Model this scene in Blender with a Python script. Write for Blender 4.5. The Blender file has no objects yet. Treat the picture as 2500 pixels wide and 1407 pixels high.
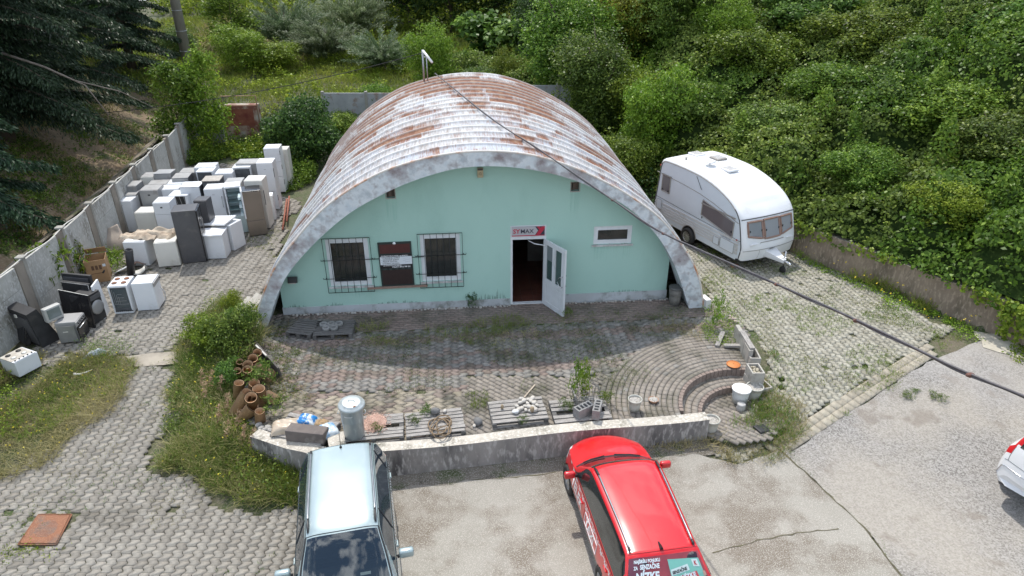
import bpy, bmesh, math, random
import numpy as np
from mathutils import Vector, Matrix

# ------------------------------------------------------------------ camera, sky, sun
SC = bpy.context.scene
COL = SC.collection
FPX, PITCH, CAMH = 1667.0, math.radians(27.5), 9.3
cam_d = bpy.data.cameras.new("camera"); cam = bpy.data.objects.new("camera", cam_d); COL.objects.link(cam)
cam.location = (0, 0, CAMH); cam.rotation_euler = (math.pi / 2 - PITCH, 0, 0)
cam_d.sensor_fit = 'HORIZONTAL'; cam_d.sensor_width = 36.0; cam_d.lens = 36.0 * FPX / 2500.0
cam_d.clip_start = 0.1; cam_d.clip_end = 3000
SC.camera = cam

SUN_EL, SUN_AZ = math.radians(61), math.radians(-16)      # azimuth measured from +Y towards +X
world = bpy.data.worlds.new("World"); SC.world = world; world.use_nodes = True
def build_world():
    nt = world.node_tree; N = nt.nodes; L = nt.links
    bg = N["Background"]; bg.inputs[1].default_value = 0.15; bg.inputs[1].default_value *= 1.0
    sky = N.new("ShaderNodeTexSky"); sky.sky_type = 'NISHITA'; sky.sun_disc = False
    sky.sun_elevation = SUN_EL; sky.sun_rotation = SUN_AZ; sky.air_density = 1.0; sky.dust_density = 1.5
    tc = N.new("ShaderNodeTexCoord"); no = N.new("ShaderNodeTexNoise")
    mp = N.new("ShaderNodeMapping"); mp.inputs['Scale'].default_value = (1, 1, 2.0)
    no.inputs['Scale'].default_value = 5.5; no.inputs['Detail'].default_value = 9; no.inputs['Roughness'].default_value = .55
    rp = N.new("ShaderNodeValToRGB"); rp.color_ramp.elements[0].position = .48; rp.color_ramp.elements[1].position = .60
    mx = N.new("ShaderNodeMixRGB"); mx.inputs[2].default_value = (10.6, 11.2, 11.8, 1)
    L.new(tc.outputs['Generated'], mp.inputs[0]); L.new(mp.outputs[0], no.inputs[0]); L.new(no.outputs[0], rp.inputs[0])
    L.new(rp.outputs[0], mx.inputs[0]); L.new(sky.outputs[0], mx.inputs[1]); L.new(mx.outputs[0], bg.inputs[0])
build_world()
sun_d = bpy.data.lights.new("sun", 'SUN'); sun = bpy.data.objects.new("sun", sun_d); COL.objects.link(sun)
sun_d.energy = 2.85; sun_d.angle = math.radians(0.6); sun_d.color = (1.0, .955, .88)
_sd = Vector((math.sin(SUN_AZ) * math.cos(SUN_EL), math.cos(SUN_AZ) * math.cos(SUN_EL), math.sin(SUN_EL)))
sun.rotation_euler = _sd.to_track_quat('Z', 'Y').to_euler(); sun.location = (0, 20, 40)
SC.view_settings.view_transform = 'Standard'; SC.view_settings.look = 'None'
SC.view_settings.exposure = 0.46; SC.view_settings.gamma = 1.0

# ------------------------------------------------------------------ geometry helpers
R = math.radians
def sst(a, b, v):
    t = np.clip((np.asarray(v, float) - a) / (b - a), 0, 1); return t * t * (3 - 2 * t)
def lerp(a, b, t): return a + (b - a) * t

RW = np.array([(9.0, 21.2), (9.3, 20.3), (11.4, 17.2), (12.9, 15.0), (16.0, 10.4), (19.0, 6.0)])   # right retaining wall line
LF = np.array([(-12.6, 8.0), (-12.6, 13.0), (-12.7, 17.0), (-13.4, 22.0), (-14.3, 28.0), (-15.6, 34.5)])  # left fence line
def fence_x(y): return np.interp(y, LF[:, 1], LF[:, 0])
_rd = np.array([3.9, -5.9]); _rd /= np.hypot(*_rd); _rn = np.array([-_rd[1], _rd[0]])
def bank_s(x, y):                                   # distance behind the right retaining wall
    return (x - 9.3) * _rn[0] + (y - 20.3) * _rn[1]
def pnoise(x, y, s=1.0, seed=0):
    rs = np.random.RandomState(seed); v = 0
    for i in range(7):
        a = rs.uniform(0, 6.28); k = s * rs.uniform(.6, 1.9); ph = rs.uniform(0, 6.28)
        v = v + np.sin((x * math.cos(a) + y * math.sin(a)) * k + ph)
    return v / 3.2
def gz(x, y):
    x = np.asarray(x, float); y = np.asarray(y, float)
    z = -0.65 * (1 - sst(9.5, 15.5, y))
    # left bank beyond the drain
    s = fence_x(y) - x
    zl = np.where(s > 1.7, np.minimum((s - 1.7) * .52, 4.6) , 0.0) * sst(9, 14, y)
    zl = zl * (1 - .75 * sst(32, 46, y))
    z = z + np.where(s > 0.2, zl + .25 * sst(.2, .5, s), 0)
    # right bank
    sb = bank_s(x, y)
    zr = np.where(sb > .15, 1.0 * sst(.1, .35, sb) + np.minimum(np.maximum(sb - .4, 0) * .37, 7.5), 0)
    zr = np.where((y > 21.5) & (x < 9.6), zr * sst(4.0, 9.0, x + 0 * y), zr)
    z = np.where((sb > .1) & (x > 3.5), z + zr, z)
    # back meadow
    zb = .9 * sst(36.0, 38.5, y) + np.clip(y - 38, 0, 80) * .045
    z = z + np.where(y > 36, zb, 0) * (1 - sst(2, 12, sb) * (x > 3)) 
    return z

def G(px, py, h=None):
    """point of the place seen at photo pixel (2500 wide), at height h or on the ground"""
    xc = (px - 1250) / FPX; yc = (703.5 - py) / FPX
    r = (xc, math.cos(PITCH) + yc * math.sin(PITCH), -math.sin(PITCH) + yc * math.cos(PITCH))
    z = 0.0 if h is None else h
    for _ in range(12 if h is None else 1):
        t = (z - CAMH) / r[2]; x, y = r[0] * t, r[1] * t
        if h is None: z = .5 * z + .5 * float(gz(x, y))
    return Vector((x, y, z if h is None else h))
def D(px, py, depth):
    xc = (px - 1250) / FPX; yc = (703.5 - py) / FPX
    return Vector((xc * depth, depth * (math.cos(PITCH) + yc * math.sin(PITCH)), CAMH + depth * (-math.sin(PITCH) + yc * math.cos(PITCH))))

class MB:
    """collects shapes; build() links them as one mesh object"""
    def __init__(s): s.v = []; s.f = []; s.mi = []; s.sm = []; s.M = Matrix.Identity(4); s.cm = 0; s.cs = False
    def add(s, vs, fs):
        o = len(s.v); s.v += [tuple(s.M @ Vector(p)) for p in vs]
        s.f += [tuple(i + o for i in f) for f in fs]; s.mi += [s.cm] * len(fs); s.sm += [s.cs] * len(fs); return s
    def box(s, c, d, rz=0, rx=0, ry=0, bev=0):
        bm = bmesh.new(); bmesh.ops.create_cube(bm, size=1)
        for v in bm.verts: v.co = Vector((v.co.x * d[0], v.co.y * d[1], v.co.z * d[2]))
        if bev: bmesh.ops.bevel(bm, geom=bm.edges[:], offset=bev, segments=2, affect='EDGES', profile=.5)
        m = Matrix.Translation(c) @ Matrix.Rotation(rz, 4, 'Z') @ Matrix.Rotation(ry, 4, 'Y') @ Matrix.Rotation(rx, 4, 'X')
        bm.verts.index_update()
        s.add([m @ v.co for v in bm.verts], [[v.index for v in f.verts] for f in bm.faces]); bm.free(); return s
    def bx(s, x0, x1, y0, y1, z0, z1, bev=0): return s.box(((x0+x1)/2, (y0+y1)/2, (z0+z1)/2), (abs(x1-x0), abs(y1-y0), abs(z1-z0)), bev=bev)
    def lathe(s, prof, c=(0,0,0), n=24, axis='Z', cap0=True, cap1=True, m=None):
        vs = []; fs = []; k = len(prof)
        for i in range(n):
            a = 2 * math.pi * i / n
            for r, z in prof: vs.append(Vector((r * math.cos(a), r * math.sin(a), z)))
        for i in range(n):
            j = (i + 1) % n
            for q in range(k - 1): fs.append((i*k+q, j*k+q, j*k+q+1, i*k+q+1))
        if cap0: fs.append([i*k for i in range(n)][::-1])
        if cap1: fs.append([i*k+k-1 for i in range(n)])
        mm = Matrix.Translation(c)
        if axis == 'X': mm = mm @ Matrix.Rotation(math.pi/2, 4, 'Y')
        if axis == 'Y': mm = mm @ Matrix.Rotation(-math.pi/2, 4, 'X')
        if m is not None: mm = Matrix.Translation(c) @ m
        old = s.cs; s.cs = n > 8; s.add([mm @ v for v in vs], fs); s.cs = old; return s
    def tube(s, pts, r, n=8, closed=False):
        pts = [Vector(p) for p in pts]; k = len(pts); vs = []; fs = []
        rr = r if isinstance(r, (list, tuple)) else [r] * k
        up = Vector((0, 0, 1))
        for i, p in enumerate(pts):
            a = pts[(i+1) % k] if (closed or i < k-1) else p; b = pts[i-1] if (closed or i > 0) else p
            t = (a - b).normalized() if (a-b).length > 1e-9 else Vector((0,0,1))
            u = t.cross(up)
            if u.length < .05: u = t.cross(Vector((1, 0, 0)))
            u.normalize(); w = u.cross(t)
            for j in range(n):
                an = 2 * math.pi * j / n; vs.append(p + (u * math.cos(an) + w * math.sin(an)) * rr[i])
        for i in range(k if closed else k-1):
            for j in range(n):
                i2 = (i+1) % k; fs.append((i*n+j, i*n+(j+1) % n, i2*n+(j+1) % n, i2*n+j))
        if not closed: fs.append(tuple(range(n))[::-1]); fs.append(tuple((k-1)*n+j for j in range(n)))
        old = s.cs; s.cs = n > 5; s.add(vs, fs); s.cs = old; return s
    def prism(s, poly, z0, z1):
        n = len(poly); vs = [(p[0], p[1], z0) for p in poly] + [(p[0], p[1], z1) for p in poly]
        a = sum(poly[i][0]*poly[(i+1)%n][1]-poly[(i+1)%n][0]*poly[i][1] for i in range(n))
        fs = [tuple(range(n))[::-1], tuple(range(n, 2*n))] + [(i, (i+1) % n, n+(i+1) % n, n+i) for i in range(n)]
        if a < 0: fs = [f[::-1] for f in fs]
        return s.add(vs, fs)
    def grid(s, P):            # P: array (m,n,3)
        m, n = P.shape[:2]
        vs = [tuple(p) for p in P.reshape(-1, 3)]
        fs = [(i*n+j, i*n+j+1, (i+1)*n+j+1, (i+1)*n+j) for i in range(m-1) for j in range(n-1)]
        old = s.cs; s.cs = True; s.add(vs, fs); s.cs = old; return s
    def ico(s, c, r, jit=0, sub=1, sq=(1,1,1), rnd=random):
        bm = bmesh.new(); bmesh.ops.create_icosphere(bm, subdivisions=sub, radius=1)
        vs = []
        for v in bm.verts:
            k = 1 + rnd.uniform(-jit, jit); vs.append(Vector((c[0]+v.co.x*r*sq[0]*k, c[1]+v.co.y*r*sq[1]*k, c[2]+v.co.z*r*sq[2]*k)))
        bm.verts.index_update(); s.add(vs, [[v.index for v in f.verts] for f in bm.faces]); bm.free(); return s
    def build(s, name, mats, parent=None, **kw):
        me = bpy.data.meshes.new(name); me.from_pydata(s.v, [], s.f)
        if not isinstance(mats, (list, tuple)): mats = [mats]
        for m in mats: me.materials.append(m)
        if len(mats) > 1: me.polygons.foreach_set('material_index', s.mi)
        if any(s.sm): me.polygons.foreach_set('use_smooth', s.sm)
        me.update()
        o = bpy.data.objects.new(name, me); COL.objects.link(o)
        if parent is not None: o.parent = parent
        tag(o, **kw); return o

def tag(o, label=None, cat=None, group=None, kind=None):
    if label: o['label'] = label
    if cat: o['category'] = cat
    if group: o['group'] = group
    if kind: o['kind'] = kind
    return o
def empty(name, loc=(0,0,0), rz=0, label=None, cat=None, group=None):
    o = bpy.data.objects.new(name, None); COL.objects.link(o); o.location = loc; o.rotation_euler = (0, 0, rz); o.empty_display_size = .2
    return tag(o, label, cat, group)
def copy_tree(o, parent=None, loc=None, rz=None, sc=None, label=None, group=None):
    c = o.copy(); COL.objects.link(c)
    if parent is not None: c.parent = parent
    for ch in list(o.children): copy_tree(ch, c)
    if loc is not None: c.location = loc
    if rz is not None: c.rotation_euler = (c.rotation_euler[0], c.rotation_euler[1], rz)
    if sc is not None: c.scale = sc if isinstance(sc, (tuple, list)) else (sc, sc, sc)
    if label: c['label'] = label
    if group: c['group'] = group
    return c

def mesh_np(name, verts, faces_n, k, mats, parent=None, tint=None, uv=None, smooth=False, matidx=None, **kw):
    """fast mesh of uniform k-gons: verts (V,3), faces_n (F,k)"""
    me = bpy.data.meshes.new(name); V = len(verts); Fn = len(faces_n)
    me.vertices.add(V); me.vertices.foreach_set('co', np.asarray(verts, np.float32).ravel())
    me.loops.add(Fn*k); me.loops.foreach_set('vertex_index', np.asarray(faces_n, np.int32).ravel())
    me.polygons.add(Fn); me.polygons.foreach_set('loop_start', np.arange(0, Fn*k, k, dtype=np.int32))
    if smooth: me.polygons.foreach_set('use_smooth', np.ones(Fn, bool))
    if not isinstance(mats, (list, tuple)): mats = [mats]
    for m in mats: me.materials.append(m)
    if matidx is not None: me.polygons.foreach_set('material_index', np.asarray(matidx, np.int32))
    if tint is not None:
        a = me.attributes.new('tint', 'FLOAT', 'POINT'); a.data.foreach_set('value', np.asarray(tint, np.float32))
    if uv is not None:
        u = me.uv_layers.new(name='UVMap'); u.data.foreach_set('uv', np.asarray(uv, np.float32)[np.asarray(faces_n).ravel()].ravel())
    me.update(); me.validate()
    o = bpy.data.objects.new(name, me); COL.objects.link(o)
    if parent is not None: o.parent = parent
    return tag(o, **kw)

# ------------------------------------------------------------------ materials
_mats = {}
def rgb(c): return (c[0], c[1], c[2], 1)
def M(name, c1, c2=None, scale=6, rough=.6, bump=0, metal=0, spec=.5, c3=None, scale2=None, contrast=(.35,.65), stretch=(1,1,1), dirt=None, dirt_s=2.5, dirt_t=(.55,.7), coat=0, fine=None, fine_s=60):
    """Principled with noise mixed colours; dirt = stain colour with its own noise; fine = grain colour"""
    if name in _mats: return _mats[name]
    m = bpy.data.materials.new(name); m.use_nodes = True; nt = m.node_tree; N = nt.nodes; L = nt.links
    b = N['Principled BSDF']; b.inputs['Roughness'].default_value = rough; b.inputs['Metallic'].default_value = metal
    b.inputs['Specular IOR Level'].default_value = spec
    if coat: b.inputs['Coat Weight'].default_value = coat; b.inputs['Coat Roughness'].default_value = .03
    tc = N.new('ShaderNodeTexCoord'); mp = N.new('ShaderNodeMapping'); mp.inputs['Scale'].default_value = stretch
    L.new(tc.outputs['Object'], mp.inputs[0])
    def noise(sc, det=6, ro=.6):
        n = N.new('ShaderNodeTexNoise'); n.inputs['Scale'].default_value = sc; n.inputs['Detail'].default_value = det; n.inputs['Roughness'].default_value = ro
        L.new(mp.outputs[0], n.inputs[0]); return n.outputs[0]
    def ramp(src, p0, p1, a, bb):
        r = N.new('ShaderNodeValToRGB'); r.color_ramp.elements[0].position = p0; r.color_ramp.elements[1].position = p1
        r.color_ramp.elements[0].color = rgb(a); r.color_ramp.elements[1].color = rgb(bb); L.new(src, r.inputs[0]); return r
    c2 = c2 or tuple(v*.85 for v in c1)
    n1 = noise(scale); col = ramp(n1, contrast[0], contrast[1], c1, c2)
    if c3:
        e = col.color_ramp.elements.new((contrast[0]+contrast[1])/2); e.color = rgb(c3)
    out = col.outputs[0]
    def mixin(out, c, sc, t, det=5):
        r = ramp(noise(sc, det), t[0], t[1], (0,0,0), (1,1,1)); mx = N.new('ShaderNodeMixRGB'); L.new(r.outputs[0], mx.inputs[0])
        L.new(out, mx.inputs[1]); mx.inputs[2].default_value = rgb(c); return mx.outputs[0]
    if dirt: out = mixin(out, dirt, dirt_s, dirt_t, 8)
    if fine: out = mixin(out, fine, fine_s, (.5, .68), 2)
    L.new(out, b.inputs['Base Color'])
    if bump:
        bu = N.new('ShaderNodeBump'); bu.inputs['Strength'].default_value = min(bump, 1); bu.inputs['Distance'].default_value = .02
        L.new(noise(scale2 or scale*4), bu.inputs['Height']); L.new(bu.outputs[0], b.inputs['Normal'])
    _mats[name] = m; return m

def leaf_mat(name, lo, mid, hi, trans=.38, rough=.42, hue=.0):
    m = bpy.data.materials.new(name); m.use_nodes = True; nt = m.node_tree; N = nt.nodes; L = nt.links
    b = N['Principled BSDF']; b.inputs['Roughness'].default_value = rough; b.inputs['Specular IOR Level'].default_value = .22
    at = N.new('ShaderNodeAttribute'); at.attribute_name = 'tint'
    r = N.new('ShaderNodeValToRGB'); r.color_ramp.elements[0].color = rgb(lo); r.color_ramp.elements[1].color = rgb(hi)
    e = r.color_ramp.elements.new(.5); e.color = rgb(mid); L.new(at.outputs['Fac'], r.inputs[0])
    oi = N.new('ShaderNodeObjectInfo'); hs = N.new('ShaderNodeHueSaturation')
    mr = N.new('ShaderNodeMapRange'); mr.inputs[3].default_value = .82; mr.inputs[4].default_value = 1.25
    L.new(oi.outputs['Random'], mr.inputs[0]); L.new(mr.outputs[0], hs.inputs['Value']); L.new(r.outputs[0], hs.inputs['Color'])
    mr2 = N.new('ShaderNodeMapRange'); mr2.inputs[3].default_value = .5-.02; mr2.inputs[4].default_value = .5+.02
    wn = N.new('ShaderNodeMath'); wn.operation = 'FRACT'; mu = N.new('ShaderNodeMath'); mu.operation = 'MULTIPLY'; mu.inputs[1].default_value = 7.31
    L.new(oi.outputs['Random'], mu.inputs[0]); L.new(mu.outputs[0], wn.inputs[0]); L.new(wn.outputs[0], mr2.inputs[0]); L.new(mr2.outputs[0], hs.inputs['Hue'])
    L.new(hs.outputs[0], b.inputs['Base Color'])
    tr = N.new('ShaderNodeBsdfTranslucent'); mx = N.new('ShaderNodeMixShader'); mx.inputs[0].default_value = trans
    L.new(hs.outputs[0], tr.inputs[0]); L.new(b.outputs[0], mx.inputs[1]); L.new(tr.outputs[0], mx.inputs[2])
    L.new(mx.outputs[0], N['Material Output'].inputs['Surface'])
    return m

def flat(name, c, rough=.5, metal=0, spec=.5, coat=0):
    if name in _mats: return _mats[name]
    m = bpy.data.materials.new(name); m.use_nodes = True; b = m.node_tree.nodes['Principled BSDF']
    b.inputs['Base Color'].default_value = rgb(c); b.inputs['Roughness'].default_value = rough; b.inputs['Metallic'].default_value = metal
    b.inputs['Specular IOR Level'].default_value = spec
    if coat: b.inputs['Coat Weight'].default_value = coat; b.inputs['Coat Roughness'].default_value = .03
    _mats[name] = m; return m
def glassm(name, c, alpha_mix=.25, rough=.03):
    """window glass: tinted glossy coat over partly see-through"""
    if name in _mats: return _mats[name]
    m = bpy.data.materials.new(name); m.use_nodes = True; nt = m.node_tree; N = nt.nodes; L = nt.links
    b = N['Principled BSDF']; b.inputs['Base Color'].default_value = rgb(c); b.inputs['Roughness'].default_value = rough; b.inputs['Specular IOR Level'].default_value = 1.0; b.inputs['IOR'].default_value = 1.75 if 'car' in name else 1.5
    t = N.new('ShaderNodeBsdfTransparent'); t.inputs[0].default_value = (.75, .82, .8, 1)
    fr = N.new('ShaderNodeFresnel'); fr.inputs[0].default_value = 1.45
    mx = N.new('ShaderNodeMixShader'); inv = N.new('ShaderNodeMath'); inv.operation = 'MULTIPLY_ADD'; inv.inputs[1].default_value = 1.0; inv.inputs[2].default_value = 1-alpha_mix; inv.use_clamp = True
    L.new(fr.outputs[0], inv.inputs[0]); L.new(inv.outputs[0], mx.inputs[0]); L.new(t.outputs[0], mx.inputs[1]); L.new(b.outputs[0], mx.inputs[2])
    L.new(mx.outputs[0], N['Material Output'].inputs['Surface']); _mats[name] = m; return m

def text_mesh(name, body, size, mat, parent, loc, rot, ex=.002, align='LEFT', sx=1.0, bold=0.0, shear=0):
    c = bpy.data.curves.new(name, 'FONT'); c.body = body; c.size = size; c.extrude = ex; c.align_x = align; c.offset = bold; c.shear = shear
    c.resolution_u = 3
    t = bpy.data.objects.new(name, c); COL.objects.link(t)
    bpy.context.view_layer.update()
    dg = bpy.context.evaluated_depsgraph_get(); me = bpy.data.meshes.new_from_object(t.evaluated_get(dg))
    COL.objects.unlink(t); bpy.data.objects.remove(t)
    me.materials.clear(); me.materials.append(mat)
    o = bpy.data.objects.new(name, me); COL.objects.link(o); o.parent = parent; o.location = loc; o.rotation_euler = rot; o.scale = (sx, 1, 1)
    return o
# ------------------------------------------------------------------ setting: ground and paved areas
def pip(x, y, poly):
    x = np.asarray(x); y = np.asarray(y); c = np.zeros(x.shape, bool); n = len(poly)
    for i in range(n):
        x1, y1 = poly[i][0], poly[i][1]; x2, y2 = poly[(i+1) % n][0], poly[(i+1) % n][1]
        if y1 == y2: continue
        t = ((y1 > y) != (y2 > y)) & (x < (x2-x1)*(y-y1)/(y2-y1)+x1); c ^= t
    return c
def GP(pts, h=None): return [tuple(G(*p, h)[:2]) for p in pts]

soil = M('soil_grass', (.085,.075,.05), (.13,.11,.075), 1.3, .95, .5, c3=(.06,.075,.028), dirt=(.045,.07,.018), dirt_s=.9, dirt_t=(.45,.6), fine=(.17,.15,.11), fine_s=25)
def ground():
    xs = np.concatenate([np.arange(-150, -24, 6), np.arange(-24, 24, .3), np.arange(24, 151, 6)])
    ys = np.concatenate([np.arange(-20, 4, 4), np.arange(4, 46, .3), np.arange(46, 70, 1.0), np.arange(70, 400, 12)])
    X, Y = np.meshgrid(xs, ys, indexing='ij'); Z = gz(X, Y) + .02*pnoise(X, Y, 1.5, 3) - .03; Z = np.where(np.hypot(X-5.4, Y-12.0) < 1.72, np.minimum(Z, -.52), Z)
    V = np.stack([X, Y, Z], -1).reshape(-1, 3); m, n = X.shape
    i, j = np.meshgrid(np.arange(m-1), np.arange(n-1), indexing='ij'); a = (i*n+j).ravel()
    mesh_np('ground', V, np.stack([a, a+n, a+n+1, a+1], -1), 4, soil, smooth=True, kind='structure')
ground()

def sheet(name, poly, off, mat, step=.5, wig=.05, seed=1, **kw):
    rs = random.Random(seed); pp = []
    for i in range(len(poly)):
        a, b = poly[i], poly[(i+1) % len(poly)]; k = max(1, int(math.dist(a, b)/.25))
        for q in range(k):
            t = q/k; w = wig if q else 0
            pp.append((lerp(a[0], b[0], t)+rs.uniform(-w, w), lerp(a[1], b[1], t)+rs.uniform(-w, w)))
    bm = bmesh.new(); vs = [bm.verts.new((p[0], p[1], 0)) for p in pp]; es = [bm.edges.new((vs[i], vs[(i+1) % len(vs)])) for i in range(len(vs))]
    bmesh.ops.triangle_fill(bm, edges=es, use_beauty=True)
    x0, x1 = min(p[0] for p in pp), max(p[0] for p in pp); y0, y1 = min(p[1] for p in pp), max(p[1] for p in pp)
    for ax, a, b in (((1,0,0), x0, x1), ((0,1,0), y0, y1)):
        v = a + step
        while v < b:
            bmesh.ops.bisect_plane(bm, geom=bm.verts[:]+bm.edges[:]+bm.faces[:], plane_co=(v*ax[0], v*ax[1], 0), plane_no=ax); v += step
    for v in bm.verts: v.co.z = float(gz(v.co.x, v.co.y)) + off
    for f in bm.faces:
        if f.normal.z < 0: f.normal_flip()
    bmesh.ops.recalc_face_normals(bm, faces=bm.faces[:])
    if sum(f.normal.z for f in bm.faces) < 0:
        for f in bm.faces: f.normal_flip()
    me = bpy.data.meshes.new(name); bm.to_mesh(me); bm.free(); me.materials.append(mat)
    o = bpy.data.objects.new(name, me); COL.objects.link(o); return tag(o, **kw)

concrete_lot = M('concrete_lot', (.25,.235,.20), (.30,.282,.246), .8, .92, .35, scale2=40, dirt=(.165,.14,.11), dirt_s=.85, dirt_t=(.47,.60), fine=(.42,.395,.35), fine_s=60)
def gravel_mat():
    m = bpy.data.materials.new('gravelly_asphalt'); m.use_nodes = True; nt = m.node_tree; N = nt.nodes; L = nt.links; b = N['Principled BSDF']; b.inputs['Roughness'].default_value = .9
    tc = N.new('ShaderNodeTexCoord'); vo = N.new('ShaderNodeTexVoronoi'); vo.inputs['Scale'].default_value = 38; L.new(tc.outputs['Object'], vo.inputs[0])
    r = N.new('ShaderNodeValToRGB'); cr = r.color_ramp; cr.elements[0].color = rgb((.13,.12,.108)); cr.elements[1].color = rgb((.335,.32,.30)); cr.elements[1].position = .95
    e = cr.elements.new(.45); e.color = rgb((.245,.232,.212)); sp = N.new('ShaderNodeSeparateColor'); L.new(vo.outputs['Color'], sp.inputs[0]); L.new(sp.outputs[0], r.inputs[0])
    def nz(s, a, bb, d=6):
        n = N.new('ShaderNodeTexNoise'); n.inputs['Scale'].default_value = s; n.inputs['Detail'].default_value = d; L.new(tc.outputs['Object'], n.inputs[0])
        q = N.new('ShaderNodeValToRGB'); q.color_ramp.elements[0].position = a; q.color_ramp.elements[1].position = bb; L.new(n.outputs[0], q.inputs[0]); return q.outputs[0]
    out = r.outputs[0]
    for s, a, bb, c, f in ((.45,.42,.62,(.36,.325,.27), .55), (1.6,.60,.68,(.19,.16,.13), .6), (.3,.5,.62,(.36,.34,.32),.35), (9,.5,.7,(.2,.18,.17),.25)):
        mu = N.new('ShaderNodeMath'); mu.operation = 'MULTIPLY'; mu.inputs[1].default_value = f; L.new(nz(s, a, bb), mu.inputs[0])
        mx = N.new('ShaderNodeMixRGB'); L.new(mu.outputs[0], mx.inputs[0]); L.new(out, mx.inputs[1]); mx.inputs[2].default_value = rgb(c); out = mx.outputs[0]
    L.new(out, b.inputs['Base Color'])
    bu = N.new('ShaderNodeBump'); bu.inputs['Strength'].default_value = .5; bu.inputs['Distance'].default_value = .015; L.new(vo.outputs['Distance'], bu.inputs['Height']); L.new(bu.outputs[0], b.inputs['Normal'])
    return m
gravel = gravel_mat()
LOT_EDGE = GP([(1905,1100),(1960,1150),(2040,1225),(2110,1290),(2170,1370),(2230,1450),(2290,1560)])
lot = [(-3.05,10.35),(-3.05,4.5)] + [(7.7,4.5)] + LOT_EDGE[::-1] + GP([(1850,1118),(1800,1135),(1700,1108),(1640,1100)]) + [(3.0,11.45)]
sheet('car_park', lot, .012, concrete_lot, kind='structure')
road = LOT_EDGE + [(8.6,4.5),(26,4.5),(26,9.5),(15.9,10.2),(13.0,14.6),(12.1,15.2)] + GP([(2400,830),(2262,885),(2130,975),(1990,1060),(1930,1105)])
sheet('asphalt_road', road, .008, gravel, kind='structure', seed=4)
sheet('concrete_strip', GP([(285,872),(400,862),(482,852),(478,884),(400,893),(296,897)]), .02, M('old_concrete', (.36,.32,.26), (.25,.22,.18), 3, .9, .3, dirt=(.12,.11,.07), dirt_s=3), kind='structure')
sheet('concrete_patch', GP([(2375,810),(2440,800),(2520,850),(2500,880),(2400,850)]), .022, M('pale_concrete', (.52,.48,.40), (.40,.37,.30), 3, .9, .3, dirt=(.16,.15,.09), dirt_s=2), kind='structure')
# cracks in the car park filled with dirt
def crack(pts, w, seed):
    rs = random.Random(seed); P = GP(pts); vs = []; fs = []
    pp = []
    for a, b in zip(P[:-1], P[1:]):
        k = max(2, int(math.dist(a, b)/.12))
        for q in range(k): pp.append((lerp(a[0], b[0], q/k)+rs.uniform(-.02,.02), lerp(a[1], b[1], q/k)+rs.uniform(-.02,.02)))
    for i, p in enumerate(pp[:-1]):
        q = pp[i+1]; d = (q[0]-p[0], q[1]-p[1]); l = math.hypot(*d) or 1; ww = w*rs.uniform(.3, 1.3)
        nx, ny = -d[1]/l*ww, d[0]/l*ww
        for sg in (-1, 1): x, y = p[0]+nx*sg, p[1]+ny*sg; vs.append((x, y, float(gz(x, y))+.017))
    for i in range(len(pp)-2): fs.append((2*i+1, 2*i, 2*i+2, 2*i+3))
    mb = MB(); mb.add(vs, fs); return mb
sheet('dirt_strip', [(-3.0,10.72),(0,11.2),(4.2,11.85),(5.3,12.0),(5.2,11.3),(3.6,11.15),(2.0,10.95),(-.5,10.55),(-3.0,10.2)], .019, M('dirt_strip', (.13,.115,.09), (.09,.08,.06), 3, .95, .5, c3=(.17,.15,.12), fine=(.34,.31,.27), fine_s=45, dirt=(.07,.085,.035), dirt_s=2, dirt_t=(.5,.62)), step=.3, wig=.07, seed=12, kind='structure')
dk = M('crack_dirt', (.07,.06,.04), (.13,.12,.07), 8, .95)
c = crack([(1905,1100),(1960,1150),(2040,1225),(2110,1290),(2170,1370),(2230,1450)], .02, 3)
c2 = crack([(1740,1350),(1850,1322),(1960,1300),(2080,1292)], .014, 4); c.add(c2.v, c2.f)
c2 = crack([(1000,1180),(1120,1172),(1260,1168),(1390,1150)], .012, 5); c.add(c2.v, c2.f)
c.build('crack_line', dk, kind='structure')

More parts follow.
